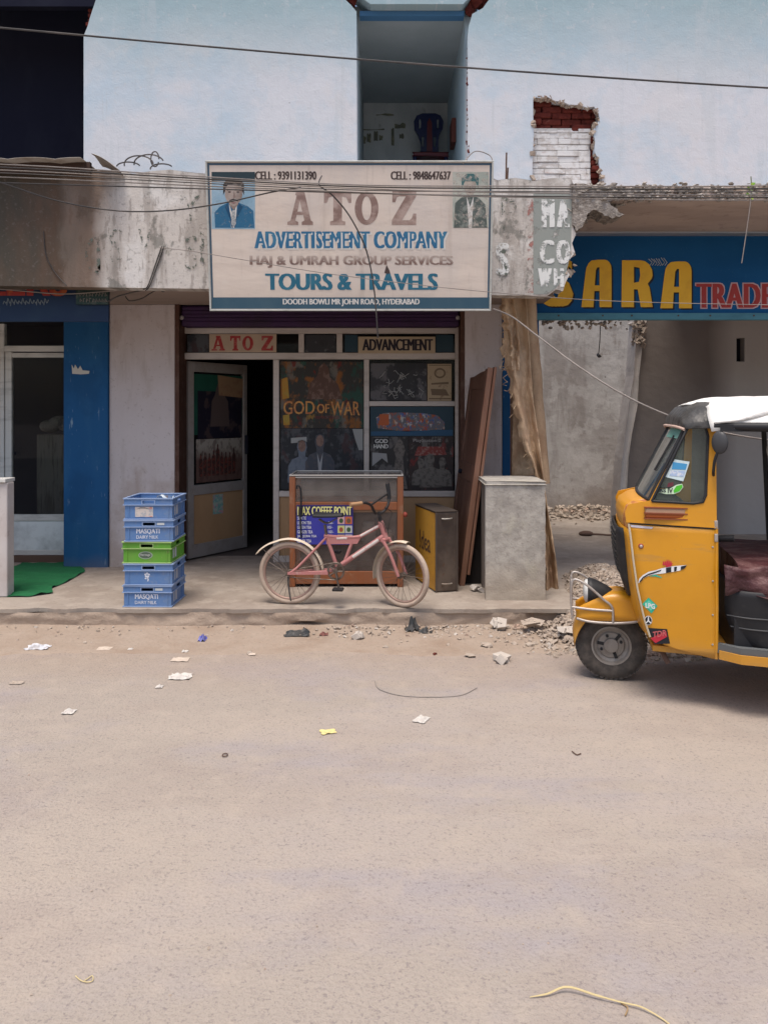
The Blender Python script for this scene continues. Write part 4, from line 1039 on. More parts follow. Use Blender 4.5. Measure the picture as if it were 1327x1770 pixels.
# ------------------------------------------------------------------ stacked crates
def crate_mats(green):
    if green: return mat('green_plastic', (.105, .30, .035), rough=.5, layers=[('n', 8, .45, .7, (.15, .27, .06), .6), ('n', 30, .6, .7, (.24, .22, .12), .4)]), mat('green_plastic_edge', (.30, .42, .16), rough=.5)
    return mat('blue_plastic', (.085, .175, .375), rough=.5, layers=[('n', 7, .45, .7, (.125, .215, .37), .7), ('n', 28, .56, .68, (.22, .24, .30), .55), ('n', 5, .5, .62, (.16, .22, .33), .6)]), mat('blue_plastic_edge', (.23, .31, .47), rough=.5)
M_print = worn('worn_crate_print', (.60, .62, .68, 1), 60, .32, .42)
def crate(cx, cy, z0, rot, green, label, deco):
    t = thing('plastic_crate', (cx, cy, z0), label, 'crate', rotz=rot)
    m, me = crate_mats(green)
    w, d, h = .374, .37, .163
    hw, hd = w / 2, d / 2
    i = .008
    b = MB()
    b.box(-hw + i, hw - i, -hd + i, hd - i, .004, .012)
    b.box(-hw + i, hw - i, -hd + i, -hd + i + .005, .012, .112); b.box(-hw + i, hw - i, hd - i - .005, hd - i, .012, .112)
    b.box(-hw + i, -hw + i + .005, -hd + i + .0051, hd - i - .0051, .012, .112); b.box(hw - i - .005, hw - i, -hd + i + .0051, hd - i - .0051, .012, .112)
    b.build('body', m, t, local=True, bev=.003)
    b = MB()
    slot = [(-.045, .122), (.045, .122), (.045, .145), (-.045, .145)]
    ring = [(-hw + .004, .112), (hw - .004, .112), (hw - .004, .158), (-hw + .004, .158)]
    b.slab(ring, [slot], -hd + .004, -hd + .010, 'y'); b.slab(ring, [slot], hd - .010, hd - .004, 'y')
    ring2 = [(-hd + .0101, .112), (hd - .0101, .112), (hd - .0101, .158), (-hd + .0101, .158)]
    b.slab(ring2, [slot], -hw + .004, -hw + .010, 'x'); b.slab(ring2, [slot], hw - .010, hw - .004, 'x')
    b.build('rim_band', m, t, local=True)
    for (z, o, th, nm) in ((.156, .003, .008, 'top_lip'), (.109, .003, .006, 'middle_lip'), (.002, 0, .007, 'bottom_lip')):
        b = MB()
        oo = [(-hw - o, -hd - o), (hw + o, -hd - o), (hw + o, hd + o), (-hw - o, hd + o)]
        ii = [(-hw + .014, -hd + .014), (hw - .014, -hd + .014), (hw - .014, hd - .014), (-hw + .014, hd - .014)]
        b.slab(oo, [ii], z, z + th, 'z'); b.build(nm, me, t, local=True, bev=.002)
    b = MB()
    for s in (-1, 1):
        for x in (-.15, .15):
            b.box(x - .004, x + .004, s * (hd - i) - .005, s * (hd - i) + .005, .01, .109)
        for y in (-.14, -.09, .09, .14):
            b.box(s * (hw - i) - .005, s * (hw - i) + .005, y - .004, y + .004, .01, .109)
    b.build('ribs', m, t, local=True)
    b = MB(); fr = [(-.052, .117), (.052, .117), (.052, .150), (-.052, .150)]
    b.slab(fr, [slot], -hd + .001, -hd + .004, 'y'); b.build('handle_rim', me, t, local=True)
    y = -hd + i - .0012
    if deco == 'text':
        b = MB(); letters(b, 'MASQATI', (-.095, y, .056), EX, EZ, .175, .042, .025); letters(b, 'DAIRY MILK', (-.095, y, .024), EX, EZ, .165, .024, .015); b.build('print', M_print, t, local=True)
        b = MB(); b.box(.06, .115, -hd + .002, -hd + .0035, .126, .143); b.build('tape', mat('crate_tape', (.5, .52, .5), .6), t, local=True)
    elif deco == 'oval':
        b = MB(); b.flat(ell(-.01, .062, .054, .029, 24), y=y); b.build('oval_badge', mat('badge_grey', (.30, .36, .28), .6), t, local=True)
        b = MB(); b.flat(ell(-.01, .062, .047, .023, 24), y=y - .0012); b.build('oval_badge', mat('badge_dark', (.09, .12, .09), .6), t, local=True)
        b = MB(); letters(b, 'Heritage', (-.05, y - .0024, .053), EX, EZ, .078, .021, .005); b.build('print', mat('badge_white', (.5, .52, .48), .6), t, local=True)
    elif deco == 'flower':
        b = MB()
        for k in range(5):
            a = 2 * pi * k / 5 + .3; b.flat(ell(-.01 + .013 * cos(a), .078 + .013 * sin(a), .009, .008, 10), y=y - .0003 * k)
        b.flat([(-.012, .066), (-.005, .066), (.002, .045), (-.002, .03), (-.008, .031), (-.006, .045)], y=y); b.flat(ell(-.02, .052, .009, .005, 8), y=y)
        b.build('print', M_print, t, local=True)
    else:
        b = MB(); b.box(-.10, .035, y - .001, y + .0006, .022, .098); st = b.build('sticker', mat('crate_sticker', (.52, .46, .42), .7, layers=[('n', 22, .52, .58, (.30, .33, .36), .8), ('n', 30, .60, .64, (.5, .2, .16), .8)]), t, local=True)
        b = MB(); b.flat([(-.09, .08), (-.06, .094), (-.02, .092), (.01, .078), (-.02, .086), (-.06, .087)], y=y - .002); b.build('sticker_print', mat('sticker_ink', (.13, .12, .12), .7), st, local=True)
    b = MB(); b.box(hw - i, hw - i + .0015, -.12, -.03, .03, .10); b.build('side_label', mat('side_paper', (.40, .42, .46), .8), t, local=True)
    return t
ccx, ccy = X(255.5, 5.78), 5.78 + .19
for k, (g, dec, lab) in enumerate([(0, 'text', 'blue plastic crate with white lettering at the bottom of the stack'), (0, 'flower', 'blue crate with a small flower print, second from the bottom of the stack'), (1, 'oval', 'bright green crate with an oval badge in the middle of the stack'),
                                   (0, 'text', 'blue crate with white lettering directly on top of the green crate'), (0, 'sticker', 'open blue crate with a paper sticker at the top of the stack')]):
    t = crate(ccx + R1.uniform(-.006, .006), ccy + R1.uniform(-.006, .006), PZ + .0005 + k * .1642, radians(R1.uniform(-1.6, 1.6)), g, lab, dec)
    t['group'] = 'stack of plastic crates'
b = MB(); b.grid(lambda u, v: (ccx - .02 + .12 * u, ccy + .1 + .07 * v, PZ + .1642 * 4 + .125 + .02 * sin(u * 7) + .012 * cos(v * 6)), 6, 4)
pc = b.build('paper_sheet', mat('pale_paper', (.50, .55, .58), .8), solid=.001); tag(pc, 'crumpled pale paper lying in the top crate', 'paper'); recentre(pc)

# ------------------------------------------------------------------ tea stall counter
M_wood = mat('orange_wood', (.225, .088, .044), rough=.5, layers=[('n', (22, 22, 3), .42, .66, (.24, .075, .025), .8), ('n', 12, .6, .72, (.30, .2, .13), .5)], bump=[((30, 30, 4), .15, .002)])
M_stglass = glass('dusty_stall_glass', (.92, .9, .87), .9, .08, dust=.34, dustcol=(.36, .315, .28, 1))
M_stglass2 = glass('stall_glass', (.92, .9, .87), .92, .05, dust=.22, dustcol=(.33, .27, .24, 1))
TY0, TY1 = 6.45, 6.95
tx0, tx1 = X(500, TY0), X(697, TY0)
tz = Z(824, TY0)
ts = thing('tea_counter', ((tx0 + tx1) / 2, 6.7, PZ), 'orange wooden tea counter with a glass case, behind the bicycle', 'counter')
pw = .05
for (x, y) in ((tx0, TY0), (tx1 - pw, TY0), (tx0, TY1 - pw), (tx1 - pw, TY1 - pw)):
    b = MB(); b.box(x, x + pw, y, y + pw * .8, PZ, tz); b.build('post', M_wood, ts, bev=.005)
def trail(y0, y1, z0, z1, nm='rail', m=M_wood, ins=0):
    b = MB(); b.box(tx0 + pw + .001, tx1 - pw - .001, y0, y1, z0, z1); return b.build(nm, m, ts, bev=.004)
zA, zB = Z(868, TY0), Z(882, TY0)
trail(TY0 + .008, TY0 + .045, zB, zA); trail(TY1 - .045, TY1 - .008, zB, zA)
trail(TY0 + .008, TY0 + .045, Z(1012, TY0) + .01, Z(988, TY0)); trail(TY1 - .045, TY1 - .008, Z(1012, TY0), Z(988, TY0))
for x in (tx0 + .008, tx1 - .045):
    for (z0, z1) in ((zB, zA), (Z(1012, TY0), Z(988, TY0)), (tz - .03, tz - .002)):
        b = MB(); b.box(x, x + .037, TY0 + .051, TY1 - .051, z0, z1); b.build('rail', M_wood, ts, bev=.004)
b = MB(); b.box(tx0 + .008, tx1 - .008, TY0 + .02, TY1 - .02, zB - .02, zB - .001); b.build('shelf', mat('shelf_ply', (.25, .15, .09), .7), ts)
b = MB(); b.box(tx0 + .03, tx1 - .03, TY0 + .03, TY1 - .03, Z(1000, TY0), Z(1000, TY0) + .02); b.build('shelf', MATS['shelf_ply'], ts)
b = MB(); b.box(tx0 + .07, tx1 - .07, TY0 + .03, TY1 - .03, Z(945, TY0), Z(945, TY0) + .012); b.build('shelf', mat('mid_shelf', (.26, .13, .10), .7), ts)
trail(TY0 + .022, TY0 + .026, zA + .001, tz - .012, 'glass_front', M_stglass); trail(TY1 - .026, TY1 - .022, zA + .001, tz - .012, 'glass_back', M_stglass2)
b = MB(); b.box(tx0 + .008, tx1 - .008, TY0 + .004, TY1 - .004, tz + .001, tz + .006); b.build('glass_top', M_stglass, ts)
b = MB(); b.box(tx0 + pw, tx1 - pw, TY0 + .006, TY0 + .016, tz - .012, tz - .001); b.build('top_strip', mat('grey_edging', (.46, .43, .39), .5), ts, bev=.002)
for (x0_, x1_, y0_, y1_) in ((tx0, tx1, TY0 - .002, TY0 + .014), (tx0, tx1, TY1 - .014, TY1 + .002), (tx0, tx0 + .014, TY0 + .0145, TY1 - .0145), (tx1 - .014, tx1, TY0 + .0145, TY1 - .0145)):
    b = MB(); b.box(x0_, x1_, y0_, y1_, tz + .0065, tz + .016); b.build('metal_rim', mat('pale_metal_rim', (.48, .45, .41), .45, .3), ts, bev=.003)
trail(TY0 + .022, TY0 + .026, Z(988, TY0) + .001, zB - .021, 'glass_front', M_stglass2)
trail(TY1 - .02, TY1 - .014, Z(988, TY0) + .001, zB - .021, 'back_panel', mat('stall_back', (.20, .155, .13), .8, layers=[('n', 3, .45, .7, (.15, .11, .09), .7)]))
b = MB(); b.ball((tx1 + .015, TY0 + .02, Z(890, TY0)), .02, .02, .024, 10, 6); b.build('latch_knob', mat('knob_red', (.28, .06, .04), .5), ts, smooth=60)
for px in (516, 600, 684):
    b = MB(); b.box(X(px, TY0) - .03, X(px, TY0) + .03, TY0 + .05, TY0 + .11, PZ, Z(1012, TY0) - .002); b.build('foot', M_dark, ts)
# menu poster
py_ = TY0 - .004
pm = poster(512.5, 610, 873, 941, mat('menu_blue', (.035, .04, .26), .4, layers=[('n', (3, 1, 3), .4, .65, (.07, .06, .34), .8)]), 'blue menu poster headed MAX COFFEE POINT on the tea counter', y=py_)
pput(pm, [[(513, 892), (609.5, 892), (609.5, 873.5), (513, 873.5)]], mat('menu_dark', (.022, .018, .09), .4), 'heading_band', py_ - .002)
ptext(pm, 'MAX COFFEE POINT', 514, 608, 875.5, 890.5, mat('menu_yellow', (.70, .66, .25), .4), py_ - .004, .018)
Mwh = mat('menu_white', (.62, .62, .66), .4)
for k, s in enumerate(('SLATE', 'LEMON TEA', 'GREEN TEA', 'GINGER TEA', 'JAL JEERA TEA', 'BLACK TEA')):
    y0 = 893 + k * 7.9; w = 2.25 * len(s)
    ptext(pm, s, 514, 514 + w + 4, y0, y0 + 5.4, Mwh, py_ - .0035, .02)
    if k > 0:
        ptext(pm, '10/-', 566 + (k % 2) * 1.5, 575 + (k % 2) * 1.5, y0, y0 + 5, Mwh, py_ - .0035, .01)
pcs = [(.5, .3, .3), (.45, .12, .05), (.5, .5, .2), (.45, .45, .4), (.35, .25, .12), (.5, .42, .4)]
for k in range(6):
    x0 = 583.5 + (k % 2) * 13; y0 = 893 + (k // 2) * 15.5
    pput(pm, [[(x0, y0 + 13), (x0 + 12, y0 + 13), (x0 + 12, y0), (x0, y0)]], mat('menu_tile%d' % k, pcs[k], .4), 'picture_tile', py_ - .002)
    pput(pm, [ell(x0 + 6, y0 + 7, 3.6, 4.2, 10)], mat('menu_cup%d' % (k % 3), [(.05, .09, .04), (.14, .08, .05), (.3, .08, .05)][k % 3], .4), 'cup_print', py_ - .003)
# jars in the counter
M_jar = mat('jar_plastic', (.42, .39, .36), rough=.35, layers=[('n', 9, .45, .7, (.3, .26, .23), .7)])
for k, (px, r, h, lab) in enumerate([(637, .062, .17, 'tall cloudy jar behind the glass of the tea counter'), (668, .05, .10, 'short cloudy jar at the right end inside the tea counter')]):
    z0 = Z(945, TY0) + .013
    t = thing('jar', (X(px, 6.62), 6.62, z0), lab, 'jar', 'jars in the tea counter')
    b = MB(); b.lathe([(r * .9, 0), (r, .01), (r, h * .8), (r * .75, h * .88)], 18, Matrix.Translation((X(px, 6.62), 6.62, z0))); b.build('jar_body', M_jar, t, smooth=40)
    b = MB(); b.lathe([(r * .8, h * .88), (r * .8, h), (r * .7, h + .005)], 18, Matrix.Translation((X(px, 6.62), 6.62, z0))); b.build('lid', mat('jar_lid', (.5, .48, .45), .5), t, smooth=40)
# black hooked rod hung on the counter
hk = MB(); hk.tube(spline([P(521, 930, 6.40), P(519, 895, 6.40), P(520.5, 870, 6.40), P(520, 850, 6.40), P(517.5, 841, 6.40), P(514, 839.5, 6.40), P(512.5, 845, 6.40)], 6), [.007] * 36 + [.007], 8)
hko = hk.build('hooked_rod', mat('black_rubber', (.018, .018, .02), .6), smooth=60)
tag(hko, 'thin black hooked rod standing against the left post of the tea counter', 'rod'); recentre(hko)
b = MB(); b.tube([P(520, 877, 6.40), P(519.2, 893, 6.40)], .017, 8); b.build('grip', MATS['black_rubber'], hko).matrix_parent_inverse = Matrix.Translation(-hko.location)

# ------------------------------------------------------------------ steel trunk stood on end
trk = thing('steel_storage_box', (X(752, 6.25), 6.25, PZ), 'dark metal trunk stood on end with a yellow painted side', 'trunk', rotz=radians(15))
M_trk = mat('rusty_dark_tin', (.085, .065, .055), rough=.5, metal=.5, layers=[('n', (4, 4, 3), .42, .62, (.16, .125, .10), .8), ('n', 22, .58, .7, (.13, .06, .03), .6)], bump=[((3, 3, 9), .2, .01)])
M_trky = mat('trunk_yellow', (.45, .23, .035), rough=.55, layers=[('n', 4, .45, .68, (.33, .16, .03), .8), ('n', 20, .6, .7, (.2, .11, .05), .6)])
b = MB(); b.box(.004, .19, 0, .55, .004, .655); b.build('body', M_trk, trk, local=True, bev=.012, segs=3)
b = MB(); b.box(0, .0035, .012, .54, .014, .645); b.build('painted_side', M_trky, trk, local=True)
b = MB()
for z in (.07, .60):
    b.tube([(.055, -.004, z), (.075, -.022, z), (.12, -.022, z), (.14, -.004, z)], .007, 8)
b.build('handle', M_steel, trk, local=True, smooth=60)
b = MB(); b.box(-.003, .194, -.003, .553, .655, .662); b.box(.0, .012, -.006, .001, .006, .65); b.box(.182, .194, -.006, .001, .006, .65); b.build('edge_strip', mat('trunk_edge', (.13, .105, .09), .45, .6), trk, local=True)
b = MB()
Mt = Matrix.Translation((-.001, .50, .24)) @ Matrix.Rotation(radians(-90), 4, 'Z')
for k in range(1):
    letters(b, '!dea', (-.0015, .42, .30), (0, -1, 0), EZ, .30, .16, .02)
b.build('lettering', mat('trunk_ink', (.09, .05, .03), .6), trk, local=True)

# ------------------------------------------------------------------ concrete pedestal
pdl = thing('concrete_pedestal', (X(890, 6.0), 6.2, PZ), 'rough grey concrete pedestal with a flat top slab by the torn jute sheet', 'pedestal')
M_ped = mat('cement_block', (.42, .39, .345), rough=.95, spec=.1, layers=[('n', 9, .40, .60, (.30, .275, .245), .75), ('n', 30, .52, .66, (.25, .225, .20), .6), ('n', 5, .58, .7, (.46, .43, .34), .6), ('z', (5, 5, 5), .42, .2, (.36, .30, .235), .7, .2)], bump=[(14, .5, .012), (70, .5, .005)])
def slabgrid(b, x0, x1, y0, y1, z0, z1, amp=.008):
    nx, nz = 14, 24
    def fr(u, v):
        x = x0 + (x1 - x0) * u; z = z0 + (z1 - z0) * v
        a = amp * noise.noise(Vector((x * 9, z * 9, 1))) + amp * .6 * noise.noise(Vector((x * 30, z * 30, 4)))
        ex = amp * .8 * noise.noise(Vector((z * 14, u * 3, 7))) if u in (0, 1) else 0
        return (x + ex, y0 + a, z)
    b.grid(fr, nx, nz)
    b.box(x0 + .004, x1 - .004, y0 + .012, y1, z0, z1 - .002)
b = MB(); slabgrid(b, X(839, 6.0), X(942, 6.0), 6.0, 6.09, PZ, Z(838, 6.0)); b.build('front_slab', M_ped, pdl, smooth=60)
b = MB(); b.slab([(X(839, 6.0), 5.997), (X(942.5, 6.0), 5.995), (X(943, 6.0) + .004, 6.55), (X(828, 6.5), 6.56)], (), Z(838, 6.0) + .001, Z(838, 6.0) + .024, 'z'); b.build('top_slab', M_ped, pdl, bev=.008)
b = MB(); b.box(X(942, 6.0) - .08, X(942, 6.0) - .002, 6.0905, 6.5, PZ, Z(838, 6.0)); b.build('side_slab', M_ped, pdl)
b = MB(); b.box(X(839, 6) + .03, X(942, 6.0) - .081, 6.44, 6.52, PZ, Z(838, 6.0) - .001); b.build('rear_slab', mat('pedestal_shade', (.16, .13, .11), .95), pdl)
b = MB(); b.slab([(X(797, 6.6), PZ + .002), (X(840, 6.6), PZ + .002), (X(840, 6.6), Z(838, 6.0)), (X(816, 6.6), Z(838, 6.0))], (), 6.58, 6.61, 'y'); b.build('hollow_shade_board', mat('dark_hollow_shade', (.02, .016, .014), .95), pdl)  # added black sheet standing in for the shade of the open hollow

# ------------------------------------------------------------------ loose door leaf leaning beside the pedestal
lf = thing('loose_door_leaf', (X(793, 6.52), 6.52, PZ), 'brown panelled wooden door leaf leaning against the concrete pedestal', 'door leaf')
M_door = mat('brown_door_wood', (.125, .062, .042), rough=.6, layers=[('n', (22, 22, 2), .42, .66, (.085, .04, .028), .8), ('n', (3, 3, 1), .5, .64, (.19, .11, .08), .7)])
M_doore = mat('door_edge_wood', (.22, .115, .075), rough=.7, layers=[('n', (20, 20, 3), .45, .7, (.17, .07, .04), .8)])
p0 = Vector((X(793, 6.52), 6.52, PZ + .002)); p1v = Vector((X(842, 6.52), 6.52, Z(637, 6.52)))
up_ = (p1v - p0).normalized()
dy_ = Vector((-.05, .64, 0)); dy_ = (dy_ - up_ * dy_.dot(up_)).normalized()
nx_ = up_.cross(dy_).normalized()           # pointing away from the visible face
if nx_.x < 0: nx_ = -nx_
LM = Matrix(((nx_.x, dy_.x, up_.x, p0.x), (nx_.y, dy_.y, up_.y, p0.y), (nx_.z, dy_.z, up_.z, p0.z), (0, 0, 0, 1)))
Lh = (p1v - p0).length; Lw = .74
b = MB(); b.slab([(.01, .01), (Lw - .01, .01), (Lw - .01, Lh - .06), (.3, Lh - .02), (.01, Lh - .01)], (), .008, .032, 'x', LM); core = b.build('panel', M_door, lf)
for (y0, y1, z0, z1) in ((0, .09, 0, Lh), (Lw - .09, Lw, 0, Lh - .05), (.0905, Lw - .0905, 0, .12), (.0905, Lw - .0905, Lh * .47, Lh * .55), (.0905, Lw - .0905, Lh - .17, Lh - .05)):
    b = MB(); b.box(0, .04, y0, y1, z0, z1, LM); b.build('rail', M_door, lf, bev=.004)
b = MB(); b.box(.0, .045, -.022, -.002, 0, Lh + .01, LM); b.build('edge_strip', M_doore, lf, bev=.003)
b = MB(); b.box(.052, .075, -.03, .03, .1, Lh + .02, LM); b.build('batten', M_doore, lf, bev=.003)
b = MB(); b.lathe([(.018, 0), (.022, .02), (.012, .03)], 10, LM @ Matrix.Translation((0, .56, Lh * .5)) @ Matrix.Rotation(radians(-90), 4, 'Y')); b.build('knob', M_dark, lf)

# ------------------------------------------------------------------ torn jute sheet
M_jute = mat('brown_jute', (.54, .395, .265), rough=1, spec=.05, layers=[('n', (6, 6, 3), .44, .60, (.30, .19, .115), .8), ('n', 45, .55, .7, (.42, .29, .18), .5), ('n', 3, .56, .7, (.38, .24, .155), .7)], bump=[(90, .5, .004), (12, .4, .015)])  # dark brown and light tan patches stand in for shading of the folds
def jute(Ls, Rs, d0, d1, amp, ph, nm, tear=0):
    def ip(tab, y):
        for (a, b_) in zip(tab, tab[1:]):
            if a[1] <= y <= b_[1]:
                t = (y - a[1]) / (b_[1] - a[1]); return a[0] + (b_[0] - a[0]) * t
        return tab[-1][0]
    y0, y1 = Ls[0][1], Ls[-1][1]
    rj = random.Random(int(ph * 10))
    nv = 90
    tj = [tear * 1.5 * noise.noise(Vector((k * .33, ph, 0))) + tear * .9 * noise.noise(Vector((k * .9, ph, 3))) + rj.uniform(-1, 1) * (tear > 1) for k in range(nv + 1)]
    def fn(u, v):
        py = y0 + (y1 - y0) * v
        l, r = ip(Ls, py), ip(Rs, py)
        px = l + (r - l) * u + tj[int(round(v * nv))] * max(0, 1 - u * 3)
        d = d0 + (d1 - d0) * v + amp * (sin(u * 8 + ph + v * 2.5) * .55 + noise.noise(Vector((u * 2.2, v * 9, ph))) * .7 + .30 * noise.noise(Vector((u * 5, v * 26, ph))) + .18 * noise.noise(Vector((u * 9, v * 60, ph))))
        return P(px, py, d)
    return MB().grid(fn, 26, nv)
jt = thing('jute_sheet', (X(940, 6.5), 6.6, 0), 'torn brown jute sheet hanging from the canopy down past the concrete pedestal', 'sheet')
g1 = jute([(866, 508), (869, 560), (870, 610), (876, 650), (886, 690), (894, 730), (905, 775), (916, 800), (926, 824), (936, 850), (940, 1036)], [(908, 508), (912, 560), (916, 620), (922, 700), (931, 760), (939, 825), (946, 880), (955, 930), (962, 980), (966, 1036)], 6.60, 6.40, .085, 1.3, 'front', 5)
g1.build('hanging_cloth', M_jute, jt, smooth=70, solid=.004)
rl = MB(); rp = [P(911 + 26 * t / 20, 506 + 330 * t / 20, 6.72 - .05 * t / 20) for t in range(21)]
rl.tube(rp, [.066 + .010 * noise.noise(Vector((t * .4, 0, 0))) for t in range(21)], 18)
rl.build('rolled_edge', mat('tan_jute_roll', (.43, .30, .19), .95, layers=[('n', (4, 4, 2), .44, .62, (.30, .185, .11), .8), ('n', 50, .55, .68, (.24, .15, .09), .4)], bump=[(60, .5, .004)]), jt, smooth=70)
g2 = jute([(880, 508), (884, 640), (886, 720), (884, 822)], [(918, 508), (922, 600), (928, 720), (934, 822)], 6.95, 6.85, .03, 4.1, 'rear', 1)
g2.build('rear_cloth', M_jute, jt, smooth=70, solid=.004)
g3 = jute([(866, 508), (868, 540), (880, 590), (884, 640)], [(886, 508), (892, 545), (897, 590), (898, 640)], 6.5, 6.5, .05, 7.7, 'roll', 2)
g3.build('bunched_fold', M_jute, jt, smooth=70, solid=.004)
b = MB()
rj = random.Random(21)
for k in range(40):                     # frayed threads along the torn edge
    t = rj.random(); py = 560 + 270 * t
    px = 873 + max(0, (py - 640)) * .29 + rj.uniform(-3, 5)
    q = P(px, py, 6.5 + rj.uniform(-.03, .06))
    b.tube([q, q + Vector((rj.uniform(-.05, .02), rj.uniform(-.03, .03), rj.uniform(-.05, .01))), q + Vector((rj.uniform(-.06, .03), rj.uniform(-.04, .03), rj.uniform(-.07, .0)))], .0026, 4)
b.build('frayed_threads', mat('pale_thread', (.46, .33, .21), .95), jt, kind='stuff')

# ------------------------------------------------------------------ green net on the pavement
M_net = mat('green_net', (.011, .10, .035), rough=.85, layers=[('n', 14, .42, .64, (.01, .085, .03), .8), ('w', (70, 30, 1), .3, .8, (.02, .17, .07), .3)], bump=[(40, .5, .006)])
no = [(-3.55, 6.1), (X(40, 6.12), 6.09), (X(90, 6.22), 6.22), (X(88, 6.4), 6.4), (X(112, 6.6), 6.62), (X(135, 6.9), 6.9), (X(146, 7.05), 7.06), (X(144, 7.2), 7.22), (X(112, 7.5), 7.5), (-3.7, 7.5)]
def net(u, v):
    y = 6.10 + 1.35 * v
    r = [(6.10, X(50, 6.1)), (6.22, X(92, 6.22)), (6.4, X(90, 6.4)), (6.62, X(114, 6.6)), (6.9, X(136, 6.9)), (7.06, X(147, 7.05)), (7.22, X(143, 7.2)), (7.5, X(112, 7.45))]
    xr_ = r[-1][1]
    for a, c in zip(r, r[1:]):
        if a[0] <= y <= c[0]: xr_ = a[1] + (c[1] - a[1]) * (y - a[0]) / (c[0] - a[0])
    x = -3.5 + (xr_ + 3.5) * u
    z = PZ + .006 + .016 * abs(noise.noise(Vector((x * 5, y * 9, 0)))) + .014 * max(0, sin(y * 26 + x * 3 + 2 * noise.noise(Vector((x * 2, y, 1))))) ** 3
    return (x, y, z)
nn = MB().grid(net, 40, 44).build('green_net', M_net, smooth=60); tag(nn, 'rumpled green net laid on the pavement before the left shop', 'net'); recentre(nn)

# ------------------------------------------------------------------ corrugated sheet on the canopy, bent offcut, wire coil
def corr(u, v):
    x = -5.0 + (X(150, 6.1) + 5.0) * u; y = 5.98 + 1.2 * v
    return (x, y, Z(277, 6.0) + .03 * v + .016 * abs(sin(x * 8.6)) ** .6)
cs = MB().grid(corr, 160, 4).build('corrugated_sheet', M_steel, smooth=60, solid=.003); tag(cs, 'rusty corrugated sheet laid on the canopy at far left', 'roof sheet'); recentre(cs)
b = MB(); b.box(-5, X(160, 6.15), 6.1, 6.14, Z(300, 6.12), Z(281, 6.12)); bmx = b.build('timber_batten', mat('dark_batten', (.055, .035, .028), .9)); tag(bmx, 'dark timber batten under the corrugated sheet', 'timber'); recentre(bmx)
def bent(u, v):
    a = .2 + 1.5 * u
    return P(163 + 44 * u, 0, 6.08)[0], 6.02 + .25 * v, Z(270 + 26 * u ** 1.5 + 3 * v, 6.08) + .01 * sin(v * 5)
bo = MB().grid(bent, 10, 4).build('bent_tin_offcut', M_steel, smooth=60, solid=.003); tag(bo, 'bent tin offcut at the end of the corrugated sheet', 'tin sheet'); recentre(bo)
b = MB()
for k, (cx, cy, rx, rz, a0, a1) in enumerate([(240, 284, 25, 15, 0, 200), (258, 283, 26, 16, 20, 190), (268, 275, 7, 13, 0, 340), (222, 288, 20, 8, 10, 190), (280, 292, 20, 9, 30, 190)]):
    b.tube([P(cx + rx * cos(radians(a)), cy - rz * sin(radians(a)), 6.28 + .02 * k) for a in range(a0, a1, 12)], .006, 5)
wc = b.build('wire_coil', M_cable, smooth=60); tag(wc, 'loose loops of black wire on the canopy edge', 'wire'); recentre(wc)
for k, (px, y0, y1) in enumerate([(874, 310, 264), (876.5, 310, 290)]):
    b = MB(); b.tube([P(px, y0, 6.3), P(px + 1, y1, 6.3)], .007, 6); o = b.build('steel_rod', M_rebar); tag(o, ['taller', 'shorter'][k] + ' of two rusty rods sticking up beside the signboard', 'rod', 'rods on the canopy'); recentre(o)

# ------------------------------------------------------------------ cables
def cable(pts, r, label, m=None, d=5.6, nm='cable', grp=None, n=10):
    q = [P(p[0], p[1], p[2] if len(p) > 2 else d) for p in pts]
    b = MB(); b.tube(spline(q, n), r, 6)
    o = b.build(nm, m or M_cable, smooth=60); tag(o, label, 'cable', grp); recentre(o); return o
cable([(-300, 22), (0, 48), (330, 78), (663, 106), (1000, 131), (1327, 152), (1650, 168)], .0065, 'single dark wire crossing the pale blue upper wall', d=5.3)
G = 'overhead cables across the canopy'
for k, (a, c, e, r) in enumerate([(284, 319, 321, .0045), (289, 322, 326, .0055), (294, 325, 337, .0042), (299, 328, 331, .004), (306, 331.5, 346, .0045), (316, 333, 341, .005)]):
    cable([(-500, a - 14), (0, a), (300, a + (c - a) * .52), (600, c), (860, c + (e - c) * .5 + 1.5), (1327, e), (1800, e - 12)], r, ['topmost cable of the overhead bundle crossing the signboard', 'second cable from the top of the overhead bundle', 'third cable from the top of the overhead bundle', 'fourth cable from the top of the overhead bundle', 'fifth cable of the overhead bundle', 'lowest cable of the bundle where it passes the corrugated sheet'][k], M_cable if k % 2 else M_cable_l, d=5.55 + .015 * k, grp=G)
cable([(-200, 250, 5.5), (0, 315, 5.6), (100, 347, 5.65), (200, 364, 5.7), (290, 364, 5.75), (380, 352, 5.72), (470, 332, 5.68), (520, 324, 5.62)], .0055, 'thin wire sagging below the bundle at left')
cable([(275, 428, 6.18), (330, 434, 6.05), (420, 449, 5.85), (560, 472, 5.85), (720, 492, 5.85), (860, 506, 5.9), (1050, 520, 6.0), (1327, 527, 6.1), (1500, 527, 6.2)], .003, 'very thin wire slanting across the lower half of the signboard', M_cable_l)
cable([(556, 304, 5.70), (552, 320, 5.62), (575, 338, 5.72), (605, 375, 5.80), (632, 430, 5.90), (645, 490, 5.94), (650, 540, 5.98), (653, 584, 6.0)], .0055, 'wire hanging down over the middle of the signboard')
cable([(852, 534, 6.0), (885, 548, 6.0), (930, 582, 5.8), (1000, 634, 5.5), (1080, 684, 5.3), (1165, 722, 5.2), (1260, 750, 5.2), (1400, 770, 5.2)], .0065, 'grey wire drooping from the signboard corner to behind the rickshaw', M_cable_l)
cable([(280, 426, 6.19), (268, 460, 6.19), (256, 494, 6.19), (248, 500, 6.24)], .005, 'left wire of the pair down the fascia beside the signboard', grp='pair of wires down the fascia')
